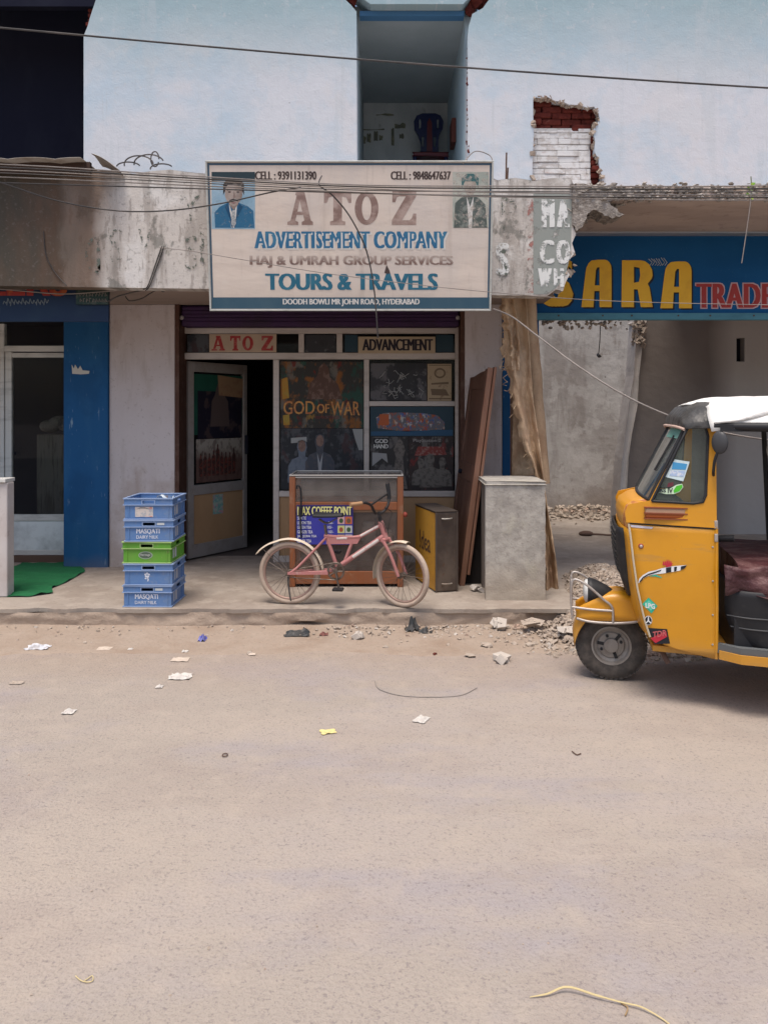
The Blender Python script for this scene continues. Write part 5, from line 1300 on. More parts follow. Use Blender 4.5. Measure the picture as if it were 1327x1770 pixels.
cable([(284, 426, 6.19), (272, 460, 6.19), (259, 494, 6.19), (252, 502, 6.24)], .005, 'right wire of the pair down the fascia beside the signboard', grp='pair of wires down the fascia')
cable([(76, 400, 6.19), (80, 440, 6.19), (95, 470, 6.19), (116, 494, 6.19)], .004, 'short dark wire on the brown stained fascia')
cable([(-60, 494, 6.36), (40, 503, 6.36), (110, 508, 6.36), (180, 504, 6.36), (250, 498, 6.36)], .005, 'pale wire slung under the left canopy edge', M_cable_l)
cable([(186, 522, 6.36), (205, 512, 6.36), (240, 503, 6.36), (272, 499, 6.36)], .006, 'black wire curling under the canopy near the white wall')
cable([(217, 512, 6.5), (225, 520, 6.5), (245, 516, 6.5), (262, 506, 6.5), (275, 500, 6.5), (282, 504, 6.5), (290, 499, 6.5)], .005, 'short looped wire under the canopy near the white wall')
cable([(1297, 322, 6.1), (1296, 350, 6.1), (1290, 395, 6.1), (1281, 455, 6.1)], .004, 'thin wire dangling from the broken slab over the blue board', M_cable_l)
cable([(800, 283, 5.93), (820, 262, 6.1), (845, 268, 6.1), (852, 282, 5.95)], .004, 'thin arched wire above the right corner of the signboard', M_cable_l)
# little weed growing on the slab
wp = thing('weed', (X(1298, 6.15), 6.15, Z(345, 6.15)), 'small bright green weed growing on the broken slab edge', 'plant')
b = MB(); rw = random.Random(4)
for k in range(16):
    c = P(1298 + rw.uniform(-4, 6), 322 + rw.uniform(-6, 24), 6.15 + rw.uniform(-.04, .04)); a = rw.uniform(0, 6.28)
    d = Vector((cos(a), .4 * sin(a), rw.uniform(-.7, .5))) * rw.uniform(.025, .05); s = Vector((-d.z, .01, d.x)) * .3
    b.add([c, c + d * .5 + s, c + d, c + d * .5 - s], [(0, 1, 2, 3)])
b.build('leaves', mat('weed_leaf', (.14, .30, .03), .7, layers=[('n', 20, .45, .6, (.3, .33, .05), .7)]), wp)
b = MB(); b.tube([P(1297, 348, 6.16), P(1298, 325, 6.15), P(1297, 305, 6.15)], .004, 5); b.build('stem', mat('weed_stem', (.12, .14, .05), .8), wp)

# ------------------------------------------------------------------ plastic chair upstairs
ch = thing('plastic_chair', (X(742, 9.2), 9.2, 3.98), 'navy blue and red plastic chair in the upstairs room', 'chair')
M_ch = mat('navy_plastic', (.012, .018, .07), .35); M_chr = mat('maroon_plastic', (.11, .02, .025), .35)
def cq(px): return X(px, 9.2)
def cz_(py): return Z(py, 9.2)
oc = [(727, 247), (722, 233), (716, 224), (715, 210), (720, 200), (730, 196.5), (752, 196.5), (761, 200), (766, 210), (765, 222), (759, 233), (757, 247), (757, 262), (727, 262)]
hs = [[(724, 206), (727, 205), (727, 221), (724, 222)], [(755, 205), (758, 206), (758, 222), (755, 221)], [(728.5, 236), (732, 236), (732.5, 253), (728.5, 253)], [(749.5, 236), (753, 236), (753, 253), (749, 253)]]
b = MB().slab([(cq(p[0]), cz_(p[1])) for p in oc], [[(cq(p[0]), cz_(p[1])) for p in h] for h in hs], 9.2, 9.225, 'y'); b.build('backrest', M_ch, ch, bev=.006)
b = MB(); b.slab([(cq(p[0]), cz_(p[1])) for p in [(737, 262), (738, 212), (742, 204), (746, 212), (747, 262)]], (), 9.193, 9.198, 'y'); b.build('red_stripe', M_chr, ch)
b = MB(); b.slab([(cq(712), 8.86), (cq(770), 8.86), (cq(763), 9.24), (cq(722), 9.24)], (), 4.55, 4.59, 'z'); b.build('seat', M_chr, ch, bev=.012)
for (px, y) in ((715, 8.9), (767, 8.9), (722, 9.2), (762, 9.2)):
    b = MB(); b.tube([(cq(px), y, 3.981), (cq(px), y, 4.56)], [.018, .024], 8); b.build('leg', M_ch, ch, smooth=60)

# ------------------------------------------------------------------ bicycle
bk = thing('bicycle', (X(501, 5.89), 5.89, PZ), 'dusty pink child bicycle with cream mudguards parked before the tea counter', 'bicycle', rotz=radians(-6.6))
M_pink = mat('dusty_pink_paint', (.40, .165, .155), rough=.55, layers=[('n', 9, .42, .66, (.36, .165, .15), .8), ('n', 34, .58, .7, (.45, .33, .28), .6)])
M_tyre = mat('dusty_cream_tyre', (.40, .315, .25), rough=.95, layers=[('n', 12, .42, .66, (.33, .245, .19), .8), ('n', 40, .58, .7, (.5, .42, .34), .5)], bump=[(120, .4, .002)])
M_rim = mat('dull_rim', (.33, .22, .18), rough=.5, metal=.4, layers=[('n', 14, .5, .7, (.25, .17, .13), .7)])
M_guard = mat('cream_mudguard', (.58, .49, .38), rough=.55, layers=[('n', 10, .45, .7, (.46, .36, .27), .7), ('n', 40, .6, .7, (.3, .2, .14), .4)])
M_blk = mat('black_metal', (.02, .018, .018), rough=.5, layers=[('n', 12, .5, .7, (.06, .05, .045), .7)])
M_grease = mat('greasy_steel', (.15, .12, .10), rough=.5, metal=.6, layers=[('n', 25, .45, .65, (.08, .055, .04), .8)])
M_decal = mat('white_decal', (.60, .53, .48), rough=.5, layers=[('n', (30, 30, 10), .56, .64, (.42, .2, .18), .8)])
WR = .24
def bp(px, py):   # photo pixel -> in-plane bicycle coordinates
    return ((px - 501) / 225.0, (1044 + (px - 501) * .031 - py) / 226.0)
def V2(px, py, y=0.0):
    a = bp(px, py); return Vector((a[0], y, a[1]))
def wheel(c, rot, nm):
    Mw = Matrix.Translation(c) @ Matrix.Rotation(rot, 4, 'Z')
    b = MB(); b.tube([Mw @ Vector((cos(2 * pi * k / 48) * (WR - .019), 0, sin(2 * pi * k / 48) * (WR - .019))) for k in range(48)], .019, 10, closed=True)
    w_ = b.build('wheel', M_tyre, bk, local=True, smooth=60)
    b = MB(); b.tube([Mw @ Vector((cos(2 * pi * k / 48) * (WR - .041), 0, sin(2 * pi * k / 48) * (WR - .041))) for k in range(48)], .011, 8, closed=True); b.build('rim', M_rim, w_, local=True, smooth=60)
    b = MB()
    for k in range(28):
        a = 2 * pi * k / 28; s = 1 if k % 2 else -1; a2 = a + s * .5 * (1 if (k // 2) % 2 else -1)
        b.tube([Mw @ Vector((.018 * cos(a2), s * .028, .018 * sin(a2))), Mw @ Vector(((WR - .052) * cos(a), 0, (WR - .052) * sin(a)))], .0013, 4, caps=False)
    b.build('spokes', M_grease, w_, local=True)
    b = MB(); b.lathe([(.012, -.05), (.012, -.03), (.022, -.03), (.022, -.024), (.014, -.02), (.014, .02), (.022, .024), (.022, .03), (.012, .03), (.012, .05)], 12, Mw @ Matrix.Rotation(radians(90), 4, 'X')); b.build('hub', M_grease, w_, local=True, smooth=30)
    return Mw
RH = Vector((0, 0, WR)); FH = Vector(((695 - 501) / 225, 0, WR))
wheel(RH, 0, 'rear'); FR = radians(-29); FM = wheel(FH, FR, 'front')
def tubep(pts, r, nm, m=M_pink, par=None, n=10, sm=6):
    b = MB(); b.tube(spline(pts, sm) if len(pts) > 2 else pts, r, n); return b.build(nm, m, par or bk, local=True, smooth=50)
SC_, BB = V2(565.5, 929), V2(583, 986)
HT, HB = V2(659, 907), V2(667, 932)
fr_ = tubep([HB + (HB - HT) * .1, HT + (HT - HB) * .15], .021, 'frame')
tubep([SC_ + Vector((-.02, 0, .01)), V2(590, 930), V2(618, 930), V2(632, 924), HT + Vector((0, 0, -.012))], .0145, 'top_tube', par=fr_)
b = MB(); b.slab([(bp(566, 940)[0], bp(566, 940)[1]), (bp(618, 940)[0], bp(618, 940)[1]), (bp(624, 930)[0], bp(624, 930)[1]), (bp(566, 927)[0], bp(566, 927)[1])], (), -.012, .012, 'y'); b.build('gusset', M_pink, fr_, local=True, bev=.004)
tubep([V2(592, 976), HB + Vector((-.008, 0, .02))], .0195, 'down_tube', par=fr_)
tubep([SC_, V2(583, 980)], .0145, 'seat_tube', par=fr_); tubep([V2(611, 934), V2(596, 974)], .0135, 'seat_tube', par=fr_)
for s in (-1, 1):
    tubep([SC_ + Vector((0, s * .012, .0)), Vector((.08, s * .045, .30)), RH + Vector((.0, s * .05, 0))], .0095, 'seat_stay', par=fr_)
    tubep([BB + Vector((-.02, s * .03, .0)), RH + Vector((0, s * .05, 0))], .0095, 'chain_stay', par=fr_)
# decals on the near side of the tubes
def decal(a, c, w, t, r):
    d = (c - a).normalized(); n_ = Vector((-d.z, 0, d.x))
    b = MB(); ss = []
    for k in range(5):
        ph = radians(-34 + 17 * k); ss.append((sin(ph) * r, -cos(ph) * r))
    vs = []; fs = []
    for p in (a, c):
        for (o, y) in ss: vs.append(p + n_ * o + Vector((0, y, 0)))
    for k in range(4): fs.append((k, k + 1, k + 6, k + 5))
    b.add(vs, fs); return b.build('decal', M_decal, fr_, local=True, smooth=60)
A, Bv = V2(592, 976), HB + Vector((-.008, 0, .02))
decal(A.lerp(Bv, .26), A.lerp(Bv, .86), 0, 0, .0203)
decal(V2(624, 927.5), V2(654, 911.5), 0, 0, .0153); decal(V2(583, 931), V2(601, 931), 0, 0, .0156)
# fork, head, bars
for s in (-1, 1):
    o = FM.to_3x3() @ Vector((0, s * .052, 0)); tubep([HB + o * .75 + Vector((.002, 0, -.015)), HB.lerp(FH, .45) + o + Vector((.012, 0, 0)), FH + o], [.0125] * 13, 'fork_leg', par=None)
o = FM.to_3x3() @ Vector((0, .05, 0)); tubep([HB - o * .95 + Vector((0, 0, -.012)), HB + o * .95 + Vector((0, 0, -.012))], .015, 'fork_crown')
tubep([HT, V2(655, 888)], .013, 'stem', M_blk)
C0 = V2(654, 889)
hb = tubep([C0 + Vector((-.018, -.03, 0)), V2(648, 884, -.05), V2(644, 873, -.09), V2(636, 868, -.13), V2(629, 868, -.16)], .0105, 'handlebar', M_blk)
tubep([C0, V2(662, 888, .03), V2(669, 878, .06), V2(670.5, 866, .09)], .0105, 'bar_arm', M_blk, hb)
tubep([V2(644, 873, -.09), V2(668, 858, .09)], .008, 'cross_bar', M_blk, hb)
tubep([V2(670.5, 868, .09), V2(669.5, 855, .095), V2(667, 841, .10)], .0155, 'grip', MATS['black_rubber'], hb)
tubep([V2(631, 868, -.155), V2(614, 868.5, -.22)], .0155, 'grip', mat('tan_grip', (.33, .19, .10), .8), hb)
tubep([V2(656, 893, -.02), V2(650, 900, -.04), V2(662, 905, -.03), V2(668, 922, -.02)], .003, 'brake_cable', M_blk)
tubep([V2(664, 880, .03), V2(676, 890, .05), V2(672, 905, .04), V2(669, 930, .02)], .003, 'brake_cable', M_blk)
# saddle
tubep([SC_, V2(562, 908)], .011, 'seat_post', M_grease)
def sad(u, v):
    x = u; hwid = .012 + .062 * (1 - x) ** 1.2 + .006
    a = pi * v
    p = bp(544, 893); q = bp(594, 892)
    zz = p[1] + (q[1] - p[1]) * x + .016 * (1 - x) ** 2
    return (p[0] + (q[0] - p[0]) * x, -hwid * cos(a), zz + .022 * sin(a) - .012)
b = MB(); b.grid(sad, 14, 10)
b.build('saddle', MATS['black_rubber'], bk, local=True, smooth=60, solid=.018)
tubep([V2(552, 898, -.02), V2(566, 905, -.02), V2(584, 897, -.01)], .0045, 'saddle_rail', M_grease); tubep([V2(552, 898, .02), V2(566, 905, .02), V2(584, 897, .01)], .0045, 'saddle_rail', M_grease)
# mudguards
def guard(c, Mr, r, a0, a1, flare=0):
    def fn(u, v):
        a = radians(a0 + (a1 - a0) * u); rr = r + flare * max(0, u - .75) ** 1.0
        w = (v - .5) * 2
        p = Vector((cos(a) * (rr - .010 * w * w), w * .031, sin(a) * (rr - .010 * w * w)))
        return Mr @ p
    return MB().grid(fn, 30, 6)
g_ = guard(RH, Matrix.Translation(RH), .266, 4, 152, .14); g_.build('mudguard', M_guard, bk, local=True, smooth=60, solid=.002)
g_ = guard(FH, FM, .262, 78, 192); g_.build('mudguard', M_guard, bk, local=True, smooth=60, solid=.002)
for s in (-1, 1):
    tubep([RH + Vector((0, s * .045, 0)), RH + Vector((.27 * cos(radians(138)), s * .03, .27 * sin(radians(138))))], .0022, 'guard_stay', M_grease)
# drive train
cr = MB(); Mx = Matrix.Translation(BB + Vector((0, -.045, 0))) @ Matrix.Rotation(radians(90), 4, 'X')
cr.lathe([(.066, -.002), (.068, 0), (.066, .002), (.052, .002), (.052, -.002), (.066, -.002)], 30, Mx, caps=False)
for k in range(5):
    a = 2 * pi * k / 5; cr.tube([BB + Vector((0, -.045, 0)), BB + Vector((.056 * cos(a), -.045, .056 * sin(a)))], .006, 6)
cr.build('chainring', M_grease, bk, local=True, smooth=30)
cr = MB(); cr.lathe([(.018, -.06), (.018, .06)], 14, Matrix.Translation(BB) @ Matrix.Rotation(radians(90), 4, 'X')); cr.build('crank_hub', M_grease, bk, local=True, smooth=40)
tubep([BB + Vector((0, -.06, 0)), V2(589, 1013, -.062)], .008, 'crank_arm', M_grease); tubep([BB + Vector((0, .06, 0)), BB * 2 - V2(589, 1013, 0) + Vector((0, .062, 0))], .008, 'crank_arm', M_grease)
for (c, s) in ((V2(589, 1014, -.10), 1), (BB * 2 - V2(589, 1013, 0) + Vector((0, .10, 0)), 1)):
    b = MB(); b.box(-.04, .04, -.035, .035, -.009, .009, Matrix.Translation(c)); b.build('pedal', M_blk, bk, local=True, bev=.005)
b = MB(); b.tube([RH + Vector((0, -.045, .026)), BB + Vector((0, -.045, .066))], .004, 5); b.tube([RH + Vector((0, -.045, -.026)), BB + Vector((0, -.045, -.066))], .004, 5); b.build('chain', M_grease, bk, local=True)
b = MB(); b.slab([(bp(500, 986)[0], bp(500, 986)[1]), (bp(570, 986)[0], bp(570, 986)[1]), (bp(570, 991)[0], bp(570, 991)[1]), (bp(500, 991)[0], bp(500, 991)[1])], (), -.058, -.054, 'y'); b.build('chain_guard', M_pink, bk, local=True)
tubep([RH + Vector((.0, -.055, -.02)), V2(504, 1012, -.09), V2(511, 1030, -.15)], .006, 'kickstand', M_blk)

# ------------------------------------------------------------------ auto rickshaw
AA = radians(-13)
ar = thing('auto_rickshaw', (1.363, 4.63, 0), 'yellow auto rickshaw with a white tarpaulin roof parked at the right edge', 'auto rickshaw', rotz=AA)
M_yel = mat('rickshaw_yellow', (.56, .25, .012), rough=.33, spec=.45, layers=[('n', 3, .42, .66, (.50, .215, .012), .7), ('n', (10, 10, 30), .62, .72, (.48, .25, .06), .4), ('z', (6, 6, 6), .5, .25, (.36, .21, .08), .65, .2), ('n', (2, 2, 14), .60, .66, (.40, .21, .05), .5), ('n', 60, .66, .7, (.3, .17, .06), .5)], bump=[(3.5, .12, .03)])
M_yel2 = mat('rickshaw_yellow_chip', (.55, .27, .06), rough=.5, layers=[('n', 25, .45, .55, (.35, .11, .04), .9), ('n', 40, .6, .64, (.6, .5, .3), .7)])
M_vblack = mat('black_trim', (.022, .022, .024), rough=.5, layers=[('n', 10, .5, .7, (.045, .042, .04), .7)])
M_rub = mat('tyre_rubber', (.055, .048, .043), rough=.9, layers=[('n', 20, .42, .66, (.105, .088, .075), .8)], bump=[(90, .4, .003)])
M_chrome = mat('dull_chrome', (.40, .36, .33), rough=.5, metal=.5, layers=[('n', 20, .55, .7, (.3, .22, .17), .7)])
M_wheelgrey = mat('grey_wheel', (.27, .245, .22), rough=.55, metal=.3, layers=[('n', 14, .45, .66, (.19, .16, .135), .8)])
M_tarp = mat('white_tarpaulin', (.72, .70, .66), rough=.5, layers=[('n', 6, .5, .72, (.58, .55, .5), .5)], bump=[(9, .3, .02)])
M_maroon = mat('maroon_cloth', (.07, .02, .022), rough=.55, spec=.35, layers=[('n', 9, .47, .6, (.15, .075, .07), .7), ('n', 3, .5, .6, (.04, .014, .016), .7)], bump=[(14, .9, .03)])
M_vglass = glass('rickshaw_glass', (.80, .92, .86), .9, .03, dust=.16, dustcol=(.34, .38, .34, 1))
# front wheel
def awheel(c, R, nm='wheel'):
    Mw = Matrix.Translation(c) @ Matrix.Rotation(radians(90), 4, 'X')
    b = MB(); prof = [(R * .56, -.045), (R * .62, -.052), (R * .8, -.058), (R * .93, -.05), (R * .99, -.036), (R, -.012), (R, .012), (R * .99, .036), (R * .93, .05), (R * .8, .058), (R * .62, .052), (R * .56, .045), (R * .56, -.045)]
    b.lathe(prof, 40, Mw, caps=False); w_ = b.build(nm, M_rub, ar, local=True, smooth=45)
    b = MB()
    for k in range(44):
        a = 2 * pi * k / 44
        for (y0, y1, o) in ((-.046, -.022, 0), (-.014, .014, .5), (.022, .046, 0)):
            aa = a + o * 2 * pi / 44; rr = R * (1.0 if abs(y0) < .02 else .975)
            b.box(-.010, .010, y0, y1, rr - .006, rr + .005, Matrix.Translation(c) @ Matrix.Rotation(aa, 4, 'Y'))
    b.build('tread', M_rub, w_, local=True)
    b = MB(); b.lathe([(R * .57, .047), (R * .57, .05), (R * .52, .05), (R * .48, .030), (R * .40, .022), (R * .36, .030), (R * .22, .032), (R * .2, .044), (R * .12, .046), (.001, .047)], 30, Mw, caps=False)
    b.build('rim', M_wheelgrey, w_, local=True, smooth=35)
    b = MB()
    for k in range(4):
        a = pi / 2 * k + .4; p = Vector(c) + Vector((cos(a) * R * .3, -.034, sin(a) * R * .3)); b.lathe([(.009, 0), (.009, .012)], 6, Matrix.Translation(p) @ Matrix.Rotation(radians(90), 4, 'X'))
    for k in range(3):
        a = 2.1 * k + .9; p = Vector(c) + Vector((cos(a) * R * .30, -.031, sin(a) * R * .30)); b.box(-.02, .02, -.004, .001, -.009, .009, Matrix.Translation(p) @ Matrix.Rotation(-a, 4, 'Y'))
    b.build('nuts', M_vblack, w_, local=True)
awheel((0, 0, .206), .203)
# fork and suspension
b = MB(); b.tube([(.0, .075, .206), (.06, .075, .36), (.11, .0, .60)], .022, 8); b.tube([(0, 0, .206), (0, .09, .206)], .016, 8); b.build('fork', M_vblack, ar, local=True, smooth=50)
# front mudguard
def afend(u, v):
    a = radians(172 - 152 * u)           # front to rear over the wheel
    rx, rz = .235, .235 + .06 * u
    w = (v - .5) * 2
    cw = .115 - .03 * (1 - u) ** 3
    r_d = abs(w) ** 3
    x = -rx * (-cos(a)) * (1 - .02 * r_d)
    z = .245 + rz * sin(a) - (.075) * abs(w) ** 4
    x = rx * cos(a) * (1 - .04 * abs(w) ** 4) if u < .5 else rx * cos(a)
    return (x + .01, w * cw, z + .035 * u)
b = MB(); b.grid(afend, 26, 14)
mg = b.build('front_mudguard', M_yel, ar, local=True, smooth=60, solid=.004)
b = MB(); b.tube(spline([(-.20, -.10, .372), (-.12, -.122, .362), (0, -.126, .362), (.10, -.126, .372), (.17, -.12, .385)], 5), .008, 8); b.tube(spline([(-.20, .10, .372), (-.12, .122, .362), (0, .126, .362), (.10, .126, .372), (.17, .12, .385)], 5), .008, 8); b.build('trim_strip', M_chrome, mg, local=True, smooth=50)
# skirt of the mudguard down to the trim
for s in (-1, 1):
    def skirt(u, v):
        x = -.205 + .42 * u
        zt = .43 + .10 * sin(pi * min(1, u * 1.1) * .8) ; zb_ = .368 + .012 * u
        return (x, s * (.10 + .024 * sin(pi * min(u * 2, .5)) - .012 * v), zb_ + (zt - zb_) * v)
    MB().grid(skirt, 14, 4).build('skirt', M_yel, mg, local=True, smooth=60, solid=.003)
# headlamp in its black housing
def lampf(u, v):
    a = 2 * pi * u; t = v
    r = .088 * (1 - t ** 1.8) ** .6 if t < .995 else .001
    if t < .08: r = .088 * (.9 + 1.25 * t)
    return (-.135 + .19 * t, r * cos(a) * .92, .515 + r * sin(a) * .98 - .04 * t + .0)
b = MB(); b.grid(lampf, 22, 14, closeu=True); hl = b.build('headlamp_housing', M_vblack, ar, local=True, smooth=50)
b = MB(); b.lathe([(.072, 0), (.068, .012), (.05, .022), (.001, .028)], 24, Matrix.Translation((-.136, 0, .517)) @ Matrix.Rotation(radians(-90), 4, 'Y'), caps=False); b.build('headlamp', mat('lamp_lens', (.55, .55, .53), .15), hl, local=True, smooth=50)
b = MB(); b.box(-.09, .05, -.045, .045, .42, .47); b.build('lamp_bracket', M_vblack, hl, local=True, bev=.01)
# chrome guard around the lamp
def rod(pts, nm='guard_tube', r=.0075, par=None, m=M_chrome, n=8, sm=5):
    b = MB(); b.tube(spline(pts, sm) if len(pts) > 2 else pts, r, n); return b.build(nm, m, par or ar, local=True, smooth=50)
for s in (-1, 1):
    rod([(-.225, s * .105, .375), (-.232, s * .108, .48), (-.228, s * .108, .58), (-.205, s * .11, .605), (-.14, s * .118, .575), (-.05, s * .125, .50), (.0, s * .128, .455), (.005, s * .128, .37)])
    rod([(-.228, s * .108, .44), (-.12, s * .122, .435), (.004, s * .129, .435)])
for z in (.42, .50, .58):
    rod([(-.229, -.108, z), (-.229, .108, z)])
rod([(-.229, 0, .40), (-.232, 0, .60)], r=.006)
# cab body: side panels, front leg shield, cowl
XB = .515
def side_outline():
    return [(.195, .341), (.225, .315), (.30, .300), (.42, .290), (XB, .284), (XB, .975), (.075, .985), (.085, .92), (.10, .78), (.12, .634), (.155, .47)]
def yat(x, z):   # half width of the cab
    return .375 + .05 * max(0, min(1, x / XB)) + .012 * sin(max(0, min(1, (z - .28) / .75)) * pi)
for s in (-1, 1):
    lo = side_outline(); b = MB()
    # triangulated through rows so the panel can bulge
    zs_ = [.284 + (.985 - .284) * k / 16 for k in range(17)]
    fe = [(.195, .341), (.155, .47), (.12, .634), (.10, .78), (.085, .92), (.075, .985)]
    def xf(z):
        if z <= .341: return .195 + (.341 - z) / (.341 - .284) * .30
        for a, c in zip(fe, fe[1:]):
            if a[1] <= z <= c[1]: return a[0] + (c[0] - a[0]) * (z - a[1]) / (c[1] - a[1])
        return fe[-1][0]
    def sp(u, v):
        z = .284 + (.985 - .284) * v; x0 = xf(z); x = x0 + (XB - x0) * u
        return (x, s * yat(x, z), z)
    b.grid(sp, 10, 18); pan = b.build('side_panel', M_yel, ar, local=True, smooth=60, solid=.006)
    rod([Vector((xf(z) - .004, s * (yat(xf(z), z) + .002), z)) for z in zs_[2:]], 'panel_edge', .006, pan, mat('cream_edge', (.5, .42, .3), .5), 6, 2)
    rod([(XB, s * (yat(XB, z)), z) for z in zs_], 'panel_edge', .008, pan, M_yel, 6, 2)
    # upper cowl beside the window
    win = [(.192, 1.113), (.40, 1.108), (.448, 1.118), (.463, 1.155), (.478, 1.47), (.466, 1.520), (.43, 1.530), (.385, 1.530)]
    def yt(x, z): return yat(x, .9) - .045 * max(0, (z - 1.0) / .55)
    outl = [(.06, .992), (XB, .982), (XB + .004, 1.56), (.392, 1.545), (.180, 1.115), (.07, 1.09), (.052, 1.05)]
    n0 = len(outl)
    tri = tessellate_polygon([[Vector((p[0], p[1], 0)) for p in outl], [Vector((p[0], p[1], 0)) for p in win]])
    fl = outl + win
    b = MB(); b.add([(p[0], s * yt(p[0], p[1]), p[1]) for p in fl], [tuple(t) for t in tri]); cw = b.build('cowl_side', M_yel, ar, local=True, solid=.012)
    b = MB(); b.add([(p[0], s * (yt(p[0], p[1]) - .004), p[1]) for p in win], [tuple(t) for t in tessellate_polygon([[Vector((p[0], p[1], 0)) for p in win]])]); b.build('quarter_glass', M_vglass, ar, local=True)
    wl = [Vector((p[0], s * (yt(p[0], p[1]) + .006), p[1])) for p in win]
    b = MB(); b.tube(wl + [wl[0]], .0075, 8); b.build('window_seal', M_vblack, ar, local=True, smooth=50)
    rod([(.075, s * (yat(.075, .98) + .003), .988), (XB, s * (yat(XB, .98) + .003), .978)], 'belt_seam', .005, None, M_vblack, 6)
    # side indicator
    b = MB(); b.box(.155, .365, s * (yt(.25, 1.05) + .004) - .012, s * (yt(.25, 1.05) + .004) + .012, 1.022, 1.078)
    ind = b.build('indicator', mat('amber_lens', (.30, .075, .02), .2, layers=[('z', (1, 1, 1), 1.045, 1.055, (.45, .32, .22), .7, .0)]), ar, local=True, bev=.008)
    b = MB()
    for zz in (1.020, 1.050, 1.080): b.box(.150, .372, s * (yt(.25, 1.05) + .004) - .016, s * (yt(.25, 1.05) + .004) + .016, zz - .003, zz + .003)
    b.build('indicator_bezel', mat('rust_bezel', (.22, .065, .03), .5), ind, local=True)
# windscreen with frame
wb, wt = (.180, 1.115), (.385, 1.535)
def wsp(u, v):
    x = wb[0] + (wt[0] - wb[0]) * v; z = wb[1] + (wt[1] - wb[1]) * v; w = .365 - .045 * v
    return (x - .02 * sin(pi * u), -w + 2 * w * u, z)
b = MB(); b.grid(wsp, 8, 4); b.build('windscreen', M_vglass, ar, local=True, smooth=60)
for s in (0, 1):
    rod([wsp(s, v / 4) for v in range(5)], 'windscreen_pillar', .0125, None, M_vblack)
rod([wsp(u / 8, 0) for u in range(9)], 'windscreen_seal', .010, None, M_vblack); rod([wsp(u / 8, 1) for u in range(9)], 'windscreen_seal', .012, None, M_vblack)
rod([(.185, -.05, 1.12), (.205, -.10, 1.17), (.30, -.17, 1.38)], 'wiper', .006, None, M_vblack)
rod([(.236, -.155, 1.265), (.335, -.20, 1.465)], 'wiper_blade', .009, None, M_vblack)
# cowl below the windscreen and the nose
def cowl(u, v):
    y = (-1 + 2 * u); prof = [(.180, 1.112), (.10, 1.100), (.052, 1.070), (.038, 1.02), (.045, .96), (.055, .92)]
    k = v * 5; i = min(4, int(k)); t = k - i
    px, pz = prof[i][0] + (prof[i + 1][0] - prof[i][0]) * t, prof[i][1] + (prof[i + 1][1] - prof[i][1]) * t
    return (px + .05 * abs(y) ** 3.5, y * .378, pz)
MB().grid(cowl, 20, 15).build('nose_cowl', M_yel, ar, local=True, smooth=60, solid=.006)
MB().grid(lambda u, v: (cowl(.02 + .13 * u, v)[0] - .006, cowl(.02 + .13 * u, v)[1] - .002, cowl(.02 + .13 * u, v)[2] + .003), 4, 8).build('chipped_corner', M_yel2, ar, local=True, smooth=60)
def shield(u, v):
    y = (-1 + 2 * u); z = .955 - .63 * v
    x0 = xf(min(max(z, .30), .98)) - .01 - .03 * (1 - abs(y) ** 3)
    return (x0, y * (yat(.08, z) - .004), z)
MB().grid(shield, 14, 12).build('leg_shield', M_yel, ar, local=True, smooth=60, solid=.006)
def grille(u, v):
    y = (-1 + 2 * u) * (.30 - .10 * v ** 2); z = .945 - .40 * v
    x0 = xf(min(max(z, .30), .98)) - .055 - .02 * (1 - (2 * u - 1) ** 4) * sin(pi * min(1, v * .9 + .1))
    e = max(0, abs(2 * u - 1) - .8) / .2
    return (x0 + .05 * e ** 2, y, z)
gr = MB().grid(grille, 18, 14).build('front_grille', M_vblack, ar, local=True, smooth=60, solid=.01)
for k in range(9):
    v = .08 + .075 * k
    b = MB(); b.tube([Vector(grille(.18 + .64 * t / 8, v)) + Vector((-.008, 0, 0)) for t in range(9)], .006, 6); b.build('slat', mat('grille_slat', (.06, .055, .05), .6), gr, local=True, smooth=50)
b = MB(); b.lathe([(.016, 0), (.012, .008), (.001, .01)], 12, Matrix.Translation((.135, -yat(.13, .86), .865)) @ Matrix.Rotation(radians(90), 4, 'X'), caps=False); b.build('badge_stud', mat('stud_red', (.25, .05, .04), .4), ar, local=True, smooth=40)
b = MB(); b.lathe([(.009, .009), (.001, .013)], 10, Matrix.Translation((.135, -yat(.13, .86), .865)) @ Matrix.Rotation(radians(90), 4, 'X'), caps=False); b.build('badge_stud', M_chrome, ar, local=True)
# hinges, screws and chipped paint on the near side
for zz in (.36, .52, .70, .88):
    b = MB(); b.lathe([(.006, 0), (.005, .004), (.001, .005)], 8, Matrix.Translation((XB - .02, -yat(XB - .02, zz) - .002, zz)) @ Matrix.Rotation(radians(90), 4, 'X'), caps=False); b.build('screw', M_chrome, ar, local=True, smooth=40)
for zz in (1.0, .93):
    b = MB(); b.box(XB - .012, XB + .006, -yat(XB, zz) - .010, -yat(XB, zz) + .004, zz - .022, zz + .022); b.build('hinge', M_chrome, ar, local=True, bev=.003)
